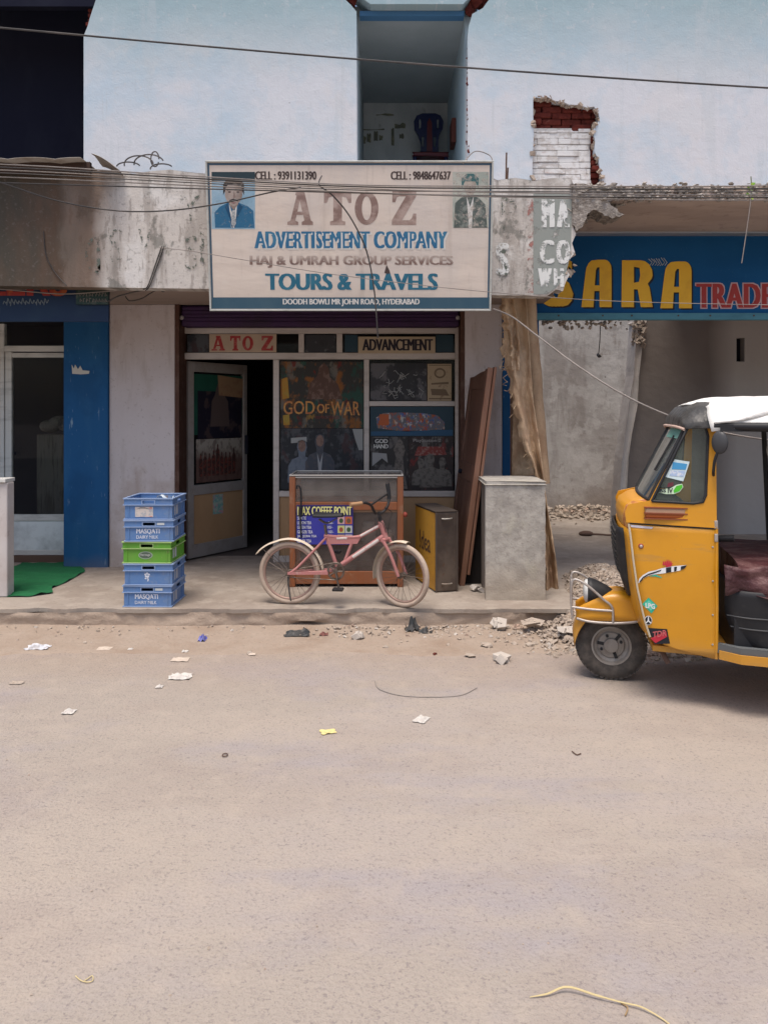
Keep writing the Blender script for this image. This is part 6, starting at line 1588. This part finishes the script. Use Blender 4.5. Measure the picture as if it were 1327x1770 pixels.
# stickers on the near side: pixel -> local panel point
ca, sa = cos(-AA), sin(-AA)
def apt(px, py, off=.0052):
    k = (px - CX) / F; ly = -.40
    for _ in range(6):
        lx = (k * (4.63 + ly * ca) - 1.363 - ly * sa) / (ca + k * sa)
        Yw = 4.63 - lx * sa + ly * ca
        z = Z(py, Yw)
        ly = -yat(lx, z) if z < .99 else -yt(lx, z)
    return Vector((lx, ly - off, z))
def stick(polys, m, nm, off=.0052, holes=None):
    b = MB()
    for p in polys:
        pts = [apt(q[0], q[1], off) for q in p]
        tri = tessellate_polygon([[Vector((q[0], q[1], 0)) for q in p]])
        b.add(pts, [tuple(t) for t in tri])
    return b.build(nm, m, ar, local=True)
def stickt(s, x0, x1, y0, y1, m, off, bold=.01, slope=0.0):
    vs, fs = text_geo(s, bold, 0, 1.0)
    b = MB(); b.add([apt(x0 + (x1 - x0) * a, y1 - (y1 - y0) * c + slope * a, off) for a, c in vs], fs)
    return b.build('sticker_lettering', m, ar, local=True)
Mw_ = mat('sticker_white', (.66, .66, .66), .4); Mk_ = mat('sticker_black', (.018, .02, .025), .4); Mg_ = mat('sticker_green', (.03, .38, .24), .4); Mr_ = mat('sticker_red', (.45, .03, .05), .4)
swo = [(1102, 1008), (1104, 1000), (1110, 994), (1120, 988), (1132, 985.5), (1142, 982), (1152, 980), (1165, 978), (1178, 977), (1186, 976.5), (1182, 982), (1174, 986), (1160, 988.5), (1148, 990.5), (1135, 992), (1122, 994), (1113, 998), (1107, 1004)]
stick([swo], Mw_, 'swoosh_sticker', .0052)
stick([[(1104, 1005), (1110, 997), (1120, 991), (1132, 987.5), (1142, 984), (1141, 986.5), (1132, 990), (1120, 993.5), (1111, 999), (1106, 1006)], [(1150, 981), (1159, 980), (1159, 988.5), (1150, 990)], [(1164, 979.5), (1169, 979), (1168, 986.5), (1164, 987.5)], [(1176, 978.5), (1186, 976.5), (1182, 982), (1175, 985)]], Mk_, 'swoosh_bands', .0068)
stick([[(1120, 996), (1132, 993), (1142, 997), (1143, 999), (1132, 996)]], Mg_, 'swoosh_tail', .0052)
rr = random.Random(2)
stick([[(1144 + 3.1 * k, 976), (1145 + 3.1 * k, 968 + rr.uniform(-2, 2)), (1147 + 3.1 * k, 970), (1147 + 3.1 * k, 977)] for k in range(5)] + [[(1149, 975), (1162, 973), (1158, 979), (1150, 980)]], Mr_, 'flower_sticker', .0078)
stick([[(1109, 1044), (1120, 1032.5), (1135.5, 1047), (1125, 1060)]], Mg_, 'green_diamond_sticker', .0052)
stick([[(1113, 1045), (1120.5, 1036.5), (1131.5, 1047), (1124, 1055.5)]], mat('sticker_mint', (.12, .5, .36), .4), 'green_diamond_sticker', .0064)
stickt('LPG', 1114.5, 1131, 1041, 1050, Mw_, .0076, .03, 2.5)
stick([ell(1119.5, 1072, 6.6, 8, 18)], Mw_, 'round_badge', .0052); stick([ell(1119.5, 1072, 5.7, 7, 18)], Mk_, 'round_badge', .0064)
stick([[(1118.7, 1065.5), (1120.3, 1065.5), (1120.7, 1072), (1125, 1076), (1124, 1077.5), (1119.5, 1073.7), (1115, 1077.5), (1114.3, 1076), (1118.3, 1072)]], Mw_, 'round_badge', .0076)
stick([[(1119, 1085), (1152, 1087), (1157, 1112), (1130, 1113)]], Mk_, 'red_number_sticker', .0052)
stick([[(1123, 1103), (1150, 1090), (1152, 1100), (1132, 1111)]], Mr_, 'red_number_sticker', .0064)
stickt('TDR', 1127, 1151, 1091.5, 1102, mat('sticker_rose', (.5, .12, .12), .4), .0078, .02, -4)
stick([[(1088, 906.5), (1128, 910.5), (1126, 914), (1090, 911)]], mat('sticker_lilac', (.5, .46, .5), .4), 'pale_tape', .0052)
# stickers on the quarter glass
def gst(polys, m, nm, off): return stick(polys, m, nm, off)
gst([[(1147, 826), (1165, 794), (1191, 798), (1180, 832), (1148, 824)]], mat('permit_paper', (.52, .62, .64), .4, layers=[('n', 14, .5, .6, (.42, .5, .5), .6)]), 'permit_sticker', .002)
gst([[(1160, 811), (1162, 798.5), (1187, 802), (1184, 812)]], mat('permit_blue', (.06, .25, .46), .4), 'permit_sticker', .0034)
gst([[(1156, 822), (1159, 813), (1184, 814), (1180, 824)]], mat('permit_pale', (.33, .42, .58), .4, layers=[('n', 60, .5, .55, (.6, .6, .62), .8)]), 'permit_sticker', .0034)
gst([[(1138, 851), (1145, 845), (1158, 844), (1168, 838), (1178, 836), (1180, 842), (1174, 850), (1164, 854), (1150, 854)]], mat('leaf_white', (.5, .62, .45), .4), 'leaf_sticker', .002)
gst([[(1163, 848), (1168, 840), (1178, 837.5), (1178.5, 842), (1173, 849), (1164, 852)]], mat('leaf_green', (.07, .42, .03), .4), 'leaf_sticker', .0034)
stickt('BS', 1139, 1150, 844.5, 851, Mk_, .0046, .03, 0); stickt('IV', 1153, 1162, 843.5, 852, Mk_, .0046, .03, 0)
gst([[(1154, 835), (1163, 833), (1163, 840), (1152, 842)]], mat('sticker_maroon', (.12, .03, .04), .5), 'small_sticker', .002)
# green sun strip at the top of the windscreen
b = MB(); b.grid(lambda u, v: (wsp(.06 + .5 * u, .80 + .16 * v)[0] - .004, wsp(.06 + .5 * u, .80 + .16 * v)[1], wsp(.06 + .5 * u, .80 + .16 * v)[2] + .002), 6, 2); b.build('green_sun_strip', mat('teal_film', (.12, .30, .25), .4, layers=[('n', 12, .5, .6, (.2, .38, .32), .7)]), ar, local=True)
# mirror
rod([(.500, -.425, 1.262), (.492, -.47, 1.29), (.497, -.485, 1.35), (.512, -.49, 1.395)], 'mirror_stalk', .0075, None, M_vblack)
b = MB(); b.ball((.520, -.49, 1.44), .024, .044, .062, 16, 10, Matrix.Rotation(radians(55), 3, 'Z')); mr_ = b.build('mirror', mat('mirror_shell', (.055, .055, .058), .4), ar, local=True, smooth=60)
# roof: black front cap, white tarpaulin over bows, side rail
def cap(u, v):
    y = -1 + 2 * u
    prof = [(.335, 1.520), (.345, 1.575), (.39, 1.628), (.455, 1.655), (.53, 1.662)]
    k = v * 4; i = min(3, int(k)); t = k - i
    x = prof[i][0] + (prof[i + 1][0] - prof[i][0]) * t; z = prof[i][1] + (prof[i + 1][1] - prof[i][1]) * t
    yy = y * (.385 + .06 * v)
    z -= (z - 1.505) * abs(y) ** 5 * .95
    x += .03 * abs(y) ** 4 * (1 - v)
    return (x, yy, z)
cp = MB().grid(cap, 24, 12).build('roof_cap', mat('black_rexine', (.05, .048, .046), .35, layers=[('n', 9, .45, .66, (.10, .095, .09), .7)], bump=[(18, .6, .02)]), ar, local=True, smooth=60, solid=.005)
rod([Vector(cap(u / 24, 0)) + Vector((-.004, 0, -.002)) for u in range(25)], 'cap_piping', .008, cp, mat('piping_pink', (.5, .36, .3), .5))
def tarp(u, v):
    y = -1 + 2 * v; x0_ = .405 + .085 * min(1, max(0, (abs(y) - .35) / .4)); x = x0_ + (2.32 - x0_) * u
    hw = .475 + .16 * min(1, u * 3)
    base = 1.664 - .03 * max(0, 1 - u * 14) ** 1.5 + .02 * sin(u * 7) * (1 - abs(y)) + .012 * noise.noise(Vector((x * 6, y * 5, 2)))
    z = base - .018 * y * y
    ay = abs(y)
    yy = y * hw
    if ay > .72:
        t = (ay - .72) / .28
        lowr = .135 * t ** 1.5
        if u < .12: lowr *= 1.0
        z = base - .01 - lowr + .010 * sin(x * 22 + 4 * t) * t + .012 * noise.noise(Vector((x * 9, t * 4, 5))) * t
        yy = math.copysign(.72 * hw + .28 * hw * (t ** .8), y)
    if u < .08: x = x + .02 * sin(y * 9)
    return (x, yy, z + .004)
MB().grid(tarp, 60, 36).build('tarpaulin', M_tarp, ar, local=True, smooth=70, solid=.004)
b = MB()
for k in range(7):                      # gathered creases where the sheet is tied at the front corner
    a = .15 + k * .16
    b.tube(spline([(.50, -.470, 1.545), (.62 + .05 * k, -.50, 1.56 + .012 * k), (.80 + .10 * k, -.47 + .02 * k, 1.60 + .010 * k)], 5), [.010 - .0005 * j for j in range(11)], 6)
b.build('tarpaulin_creases', M_tarp, ar, local=True, smooth=70)
for s in (-1, 1):
    rod([(.50, s * .455, 1.525), (.9, s * .57, 1.522), (1.5, s * .60, 1.522), (2.3, s * .60, 1.52)], 'roof_rail', .022, None, M_vblack)
    b = MB(); b.slab([(.52, 1.535), (2.3, 1.53), (2.3, 1.488), (.52, 1.498)], (), s * .50 - .004, s * .50 + .004, 'y'); b.build('roof_flap', M_vblack, ar, local=True)
    rod([(1.02, s * .57, .62), (1.0, s * .575, 1.1), (.98, s * .57, 1.52)], 'side_post', .016, None, M_vblack) if s > 0 else None
    rod([(2.28, s * .60, .8), (2.3, s * .60, 1.52)], 'side_post', .018, None, M_vblack)
for x in (.9, 1.5, 2.25):
    rod([(x, -.58, 1.53), (x, -.3, 1.64), (x, .3, 1.64), (x, .58, 1.53)], 'roof_bow', .012, None, M_vblack)
# driver seat and tank below
def seat(u, v):
    a = 2 * pi * v
    return (.62 + .62 * u, .46 * (abs(cos(a)) ** .5) * (1 if cos(a) > 0 else -1), .735 + .075 * (abs(sin(a)) ** .5) * (1 if sin(a) > 0 else -1) + .012 * noise.noise(Vector((u * 6, v * 14, 1))))
b = MB(); b.grid(seat, 14, 28); b.grid(lambda u, v: (.62, .46 * (abs(cos(2 * pi * v)) ** .5) * (1 if cos(2 * pi * v) > 0 else -1) * u, .735 + .075 * u * (abs(sin(2 * pi * v)) ** .5) * (1 if sin(2 * pi * v) > 0 else -1)), 3, 28)
b.build('driver_seat', M_maroon, ar, local=True, smooth=60)
def drape(u, v):
    x = .545 + .7 * u
    z = .795 - .15 * v + .010 * sin(x * 17) + .06 * v * noise.noise(Vector((x * 7, v * 2, 0)))
    return (x, -.465 - .02 * v - .024 * sin(x * 24 + v * 2) * v - .02 * noise.noise(Vector((x * 11, v * 4, 6))), z)
MB().grid(drape, 40, 8).build('seat_cloth', M_maroon, ar, local=True, smooth=60, solid=.004)
def base(u, v):
    z = .345 + .315 * v
    a = .5 + .5 * u
    x0 = .56 + .10 * (1 - min(1, v * 1.3)) ** 2
    return (x0 + (1.35 - x0) * u, -.475 + .06 * (1 - min(1, u * 5)) ** 2 + .02 * (1 - v), z)
bs = MB().grid(base, 20, 10).build('seat_base', M_vblack, ar, local=True, smooth=60, solid=.02)
for z in (.46, .52):
    rod([Vector(base(u / 10, (z - .345) / .315)) + Vector((0, -.012, 0)) for u in range(11)], 'base_rib', .004, bs, mat('rib_grey', (.07, .07, .07), .5), 6)
b = MB(); b.box(.60, 1.35, -.44, .44, .32, .655); b.build('engine_cover', M_vblack, ar, local=True)
# floor pan, sill, rear body
b = MB(); b.slab([(.20, -.36), (XB, -.40), (.62, -.50), (2.35, -.60), (2.35, .60), (.62, .50), (XB, .40), (.20, .36)], (), .285, .315, 'z'); b.build('floor_pan', M_yel, ar, local=True, bev=.006)
b = MB(); b.slab([(XB, -.43), (.62, -.50), (1.2, -.56), (1.2, -.52), (.62, -.46), (XB, -.39)], (), .322, .366, 'z'); b.build('step_trim', mat('grey_trim', (.10, .105, .105), .5), ar, local=True, bev=.006)
b = MB(); b.slab([(XB + .01, -.445), (.62, -.515), (1.2, -.575), (1.2, -.565), (.62, -.505), (XB + .01, -.435)], (), .290, .335, 'z'); b.build('sill_strip', M_yel, ar, local=True, bev=.003)
for s in (-1, 1):
    b = MB(); b.slab([(1.20, .30), (1.70, .30), (1.78, .44), (1.92, .50), (2.08, .44), (2.16, .30), (2.38, .34), (2.40, .80), (1.45, .80), (1.36, .66), (1.20, .60)], (), s * .60 - .02, s * .60 + .02, 'y'); b.build('rear_side_panel', M_yel, ar, local=True, bev=.01)
    awheel((1.93, s * .52, .206), .203)
b = MB(); b.box(2.36, 2.40, -.58, .58, .36, 1.1); b.build('rear_panel', M_yel, ar, local=True, bev=.01)
b = MB(); b.box(1.75, 2.2, -.55, .55, .62, .76); b.build('passenger_seat', M_maroon, ar, local=True, bev=.04, segs=4)
b = MB(); b.box(2.2, 2.33, -.55, .55, .70, 1.25); b.build('passenger_backrest', M_maroon, ar, local=True, bev=.04, segs=4)
b = MB(); b.slab([(2.30, 1.1), (2.36, 1.1), (2.34, 1.53), (2.28, 1.53)], (), -.6, .6, 'y'); b.build('rear_curtain', M_vblack, ar, local=True)
# steering column and bars inside the cab
rod([(.15, 0, .62), (.36, 0, 1.10)], 'steering_column', .022, None, M_vblack)
rod([(.40, -.30, 1.03), (.38, -.2, 1.08), (.36, 0, 1.10), (.38, .2, 1.08), (.40, .30, 1.03)], 'steering_bar', .013, None, M_vblack)
b = MB(); b.box(.20, .34, -.30, .30, 1.03, 1.115); b.build('dashboard', M_vblack, ar, local=True, bev=.01)
rod([(.53, -.30, .905), (.62, -.33, .915)], 'handle_grip', .018, None, M_vblack)
rod([(.25, -.30, .285), (.27, -.33, .24), (.285, -.34, .215)], 'stay_bracket', .014, None, M_rebar)
pbag = MB(); 
pbag.ball((.82, -.32, 1.395), .035, .02, .06, 12, 8); pb = pbag.build('plastic_pouch', mat('clear_pouch', (.5, .47, .43), .2, alpha=.65), ar, local=True, smooth=60)
rod([(.82, -.32, 1.45), (.82, -.33, 1.53)], 'pouch_string', .002, pb, M_cable_l)

# ------------------------------------------------------------------ rubble and litter
R2 = random.Random(33)
def gz(x, y):
    if y > 5.76 and x < 1.55: return PZ
    return 0.0
def heap(x, y):
    """height of the rubble heap right of the pedestal"""
    h = 0
    for (cx, cy, sx, sy, a) in ((1.80, 6.15, .30, .42, .30), (1.62, 5.72, .35, .22, .13), (1.95, 6.9, .35, .4, .22), (1.72, 5.4, .45, .2, .06)):
        h += a * math.exp(-((x - cx) / sx) ** 2 - ((y - cy) / sy) ** 2)
    return h
def hfn(u, v):
    x = 1.15 + 1.7 * u; y = 5.2 + 2.4 * v
    e = min(1, u * 8, (1 - u) * 8, v * 8, (1 - v) * 8)
    z = heap(x, y) * e - .012 * (1 - e) + (.015 * noise.noise(Vector((x * 9, y * 9, 0))) + .01 * noise.noise(Vector((x * 25, y * 25, 2)))) * e
    if x < 1.34 and y > 5.75: z = min(z, .10)
    return (x, y, z)
MB().grid(hfn, 60, 70).build('rubble_bank', M_dirt, smooth=40, kind='structure')
b = MB(); b2 = MB()
for k in range(6400):
    x = R2.gauss(1.72, .32); y = R2.uniform(5.05, 7.3) if k % 3 else R2.gauss(5.6, .25)
    if x < 1.30 and y > 5.72: continue
    if x < .9 or x > 2.9: continue
    if 1.33 < x < 1.5 and 5.75 < y < 6.2 and R2.random() < .5: continue
    r = R2.choice((.006, .008, .010, .012, .015, .018, .022, .028))
    (b if R2.random() < .94 else b2).rock((x, y, max(0, heap(x, y)) + r * .12), r, R2, .8)
for k in range(1500):                  # crumbs along the foot of the kerb
    x = R2.uniform(-3.6, 1.9); y = 5.70 - abs(R2.gauss(0, .16))
    dens = .12 if x < -.4 else (.55 if x < .3 else 1)
    if R2.random() > dens: continue
    r = R2.choice((.005, .007, .009, .012, .016)) * (1 if x < .3 else 1.2)
    (b if R2.random() < .85 else b2).rock((x, y, .004 + .022 * max(0, (y - 5.24) / .5 - .25) ** 1.6 + r * .2), r, R2, .8)
for k in range(1500):                   # rubble under and behind the rickshaw, and along the back wall
    if k < 900: x, y, r = R2.uniform(1.35, 3.2), R2.uniform(4.95, 5.9), R2.choice((.008, .012, .018, .025)); z0 = 0
    else: x, y, r = R2.uniform(1.9, 4.6), 11.35 - abs(R2.gauss(0, .35)), R2.choice((.015, .025, .035, .05)); z0 = .105 + .10 * max(0, 1 - (11.35 - y) / .5)
    b.rock((x, y, z0 + r * .25), r, R2, .8)
b.build('rubble', M_rubble, kind='stuff')
b2.build('rubble', M_pale_rubble, kind='stuff')
# pebbles and grit on the road
b = MB()
for k in range(420):
    y = R2.uniform(2.1, 5.5); x = R2.uniform(-1, 1) * (y * .52 + .3)
    b.rock((x, y, .001), R2.choice((.002, .003, .003, .005)), R2, .7)
b.build('road_grit', M_rubble, kind='stuff')

def chunk(px, py, w, label, m=M_pale_rubble, grp=None, nm='concrete_chunk', flat=.8, n=3, lift=0.0):
    y = CH * F / (py - HZ); x = X(px, y); r = w / 2 * y / F
    b = MB()
    for k in range(n): b.rock((x + R2.uniform(-.3, .3) * r, y + R2.uniform(-.3, .3) * r, lift + r * .35), r * 1.15, R2, flat)
    o = b.build(nm, m, bev=.004); tag(o, label, 'rubble', grp); recentre(o); return o
chunk(867, 1143, 30, 'large pale stone lying alone on the road edge in front of the rubble', flat=.7)
chunk(863, 1090, 27, 'white broken plaster lump against the kerb below the pedestal', lift=.03)
chunk(978, 1104, 34, 'flat pale slab piece leaning in the rubble by the rickshaw wheel', flat=.4, lift=.04)
chunk(922, 1092, 36, 'long broken concrete piece lying on the rubble beside the kerb end', M_rubble, flat=.4, lift=.04)
chunk(618, 1105, 20, 'pale stone at the kerb foot below the bicycle', lift=.01)
chunk(840, 1118, 20, 'small tan flat stone between the two white stones', M_rubble, flat=.4)
chunk(812, 1135, 17, 'thin curved brown shard on the road edge', M_rubble, flat=.3)
chunk(666, 1120, 10, 'small brown pebble on the road below the bicycle', M_rubble)
chunk(752, 1132, 8, 'tiny red brick crumb on the road edge', M_brick_r)
chunk(915, 1117, 14, 'grey pebble at the front of the rubble', M_rubble)
chunk(949, 1118, 13, 'pale pebble in the rubble front near the rickshaw wheel')
chunk(432, 1130, 10, 'small tan stone near the wrapper on the road', M_rubble)
b = MB(); rk = (X(822, 6.3), 6.32, PZ + .03); b.rock(rk, .055, R2, .7); b.rock((rk[0] + .05, rk[1] - .05, PZ + .02), .04, R2, .7); o = b.build('concrete_chunk', M_pale_rubble); tag(o, 'pale lump on the pavement between door leaf and pedestal', 'rubble'); recentre(o)
b = MB(); b.tube([P(965, 897, 11.0), P(1005, 901, 11.0), P(1060, 893, 11.0)], .022, 6); o = b.build('rusty_bar', mat('bar_red', (.13, .03, .022), .9)); tag(o, 'rusty red bar lying along the foot of the gutted shop back wall', 'bar'); recentre(o)
b = MB(); q0 = P(1005, 928, 9.3); b.ball((q0.x + .05, 9.3, .13), .09, .06, .035, 10, 6); b.tube([(q0.x + .12, 9.3, .125), (q0.x + .3, 9.25, .12), (q0.x + .55, 9.2, .12)], .012, 6); o = b.build('iron_shovel', M_rebar, smooth=50); tag(o, 'dark shovel-like iron tool lying on the gutted shop floor', 'tool'); recentre(o)

def litter(px, py, w, d, h, m, label, nm, seed, cat='litter', rot=0.0):
    """a crumpled sheet on the road"""
    y0 = CH * F / (py - HZ); x0 = X(px, y0); ww = w * y0 / F
    rr = random.Random(seed)
    Rz = Matrix.Rotation(rot, 3, 'Z'); ww *= .85; d *= .85
    def fn(u, v):
        p = Rz @ Vector(((u - .5) * ww * (1 + .25 * noise.noise(Vector((v * 3, seed, 0)))), (v - .5) * d * (1 + .3 * noise.noise(Vector((u * 3, seed, 4)))), 0))
        e = min(u, 1 - u, v, 1 - v) * 4
        return (x0 + p.x, y0 + p.y, .004 + h * max(0, .25 + .9 * noise.noise(Vector((u * 3.4, v * 3.4, seed)))) * (.4 + .6 * min(1, e)))
    o = MB().grid(fn, 12, 9).build(nm, m, solid=.0012); tag(o, label, cat); recentre(o); return o
Mpap = mat('white_litter', (.50, .47, .43), .7, layers=[('n', 25, .52, .6, (.4, .36, .33), .7), ('n', 40, .64, .68, (.3, .1, .08), .8)])
Mfoil = mat('silver_litter', (.52, .52, .54), .35, layers=[('n', 25, .5, .6, (.3, .27, .26), .7)])
Mylw = mat('yellow_litter', (.62, .52, .22), .6, layers=[('n', 25, .5, .6, (.5, .42, .2), .7)])
Mblk = mat('black_litter', (.035, .038, .04), .5, layers=[('n', 12, .5, .6, (.08, .075, .07), .7)])
Mblu = mat('blue_litter', (.10, .11, .38), .45, layers=[('n', 30, .5, .6, (.25, .25, .45), .7)])
litter(66, 1121, 44, .10, .045, Mfoil, 'silvery crumpled wrapper at the left kerb', 'wrapper', 1)
litter(312, 1171, 44, .12, .03, Mpap, 'torn white paper packet in the middle of the road edge', 'wrapper', 2)
litter(120, 1232, 23, .07, .02, Mpap, 'small white packet on the road at left', 'wrapper', 3)
litter(567, 1266, 31, .06, .012, Mylw, 'pale yellow sachet lying flat on the road', 'sachet', 4, rot=.3)
litter(728, 1245, 25, .10, .012, Mpap, 'white printed sachet lying on the road right of the yellow one', 'sachet', 5, rot=-.5)
litter(350, 1107, 15, .09, .06, Mblu, 'blue shiny wrapper near the kerb', 'wrapper', 6)
litter(312, 1141, 34, .09, .01, mat('tan_litter', (.47, .39, .32), .8), 'flat tan paper above the torn white packet', 'paper_scrap', 7)
litter(181, 1122, 28, .08, .012, MATS['tan_litter'], 'flat tan paper near the left kerb', 'paper_scrap', 8)
litter(320, 1127, 12, .05, .012, Mpap, 'tiny white scrap below the blue wrapper', 'paper_scrap', 9)
litter(226, 1123, 10, .04, .01, Mpap, 'tiny white scrap between the silver and blue wrappers', 'paper_scrap', 10)
litter(276, 1188, 14, .05, .012, Mpap, 'tiny pale scrap left of the torn white packet', 'paper_scrap', 11)
litter(514, 1097, 48, .16, .05, Mblk, 'black plastic scrap by the broken kerb', 'plastic_scrap', 12)
litter(560, 1098, 16, .08, .03, mat('dark_red_litter', (.15, .06, .05), .7), 'dark red scrap beside the black plastic', 'plastic_scrap', 13)
o = litter(712, 1090, 28, .12, .16, Mblk, 'crumpled black cloth against the kerb below the front wheel', 'cloth_scrap', 14)
litter(735, 1094, 26, .10, .06, Mblk, 'small dark rag right of the crumpled black cloth', 'cloth_scrap', 15)
litter(436, 1132, 14, .05, .015, MATS['tan_litter'], 'tan shard below the pavement between the wrappers', 'paper_scrap', 16)
litter(30, 1181, 26, .06, .008, M_rubble, 'dry twig bits at the far left of the road', 'dry_leaf', 17)
# straw and rings
def ground(px, py): 
    y = CH * F / (py - HZ); return Vector((X(px, y), y, .004))
M_straw = mat('dry_straw', (.52, .42, .22), .8)
b = MB(); b.tube(spline([ground(*p) + Vector((0, 0, h)) for p, h in (((915, 1726), .0), ((945, 1723), .004), ((980, 1716), .012), ((1030, 1728), .008), ((1075, 1738), .004), ((1110, 1748), .006), ((1150, 1768), 0), ((1165, 1785), 0))], 6), [.001 + .002 * sin(min(1, i / 14) * pi * .6) * (1 if i < 20 else .6) for i in range(43)], 5)
st = b.build('straw_stalk', M_straw, smooth=60)
b = MB(); b.tube(spline([ground(1072, 1736), ground(1084, 1744), ground(1080, 1758)], 5), .002, 5); tag(st, 'long dry straw stalk at the bottom right of the road', 'straw'); b.build('side_shoot', mat('straw_brown', (.3, .2, .1), .8), st); recentre(st)
for c in st.children: c.matrix_parent_inverse = Matrix.Translation(-st.location)
b = MB(); b.tube(spline([ground(131, 1689), ground(140, 1697), ground(152, 1700), ground(161, 1697), ground(160, 1689), ground(152, 1694), ground(146, 1698)], 5), .0014, 5); o = b.build('straw_stalk', M_straw, smooth=60); tag(o, 'short curled yellow straw at the bottom left of the road', 'straw'); recentre(o)
for (px, py, a, lab) in ((389, 1307, 5, 'tiny dark ring lying on the road at centre left'),):
    b = MB(); c = ground(px, py); b.tube([c + Vector((.012 * cos(t * .52), .016 * sin(t * .52), .002)) for t in range(12)], .0025, 5, closed=True); o = b.build('metal_ring', M_rebar); tag(o, lab, 'ring'); recentre(o)
b = MB(); b.tube(spline([ground(988, 1300), ground(996, 1306), ground(1003, 1304)], 5), .003, 5); o = b.build('bent_wire', M_rebar); tag(o, 'short bent wire on the road below the rickshaw wheel', 'wire'); recentre(o)
b = MB(); b.tube(spline([ground(648, 1178), ground(655, 1192), ground(690, 1203), ground(740, 1206), ground(795, 1203), ground(824, 1190)], 8), .0022, 5); o = b.build('thread', M_cable_l); tag(o, 'thin grey thread curving on the dusty road', 'thread'); recentre(o)
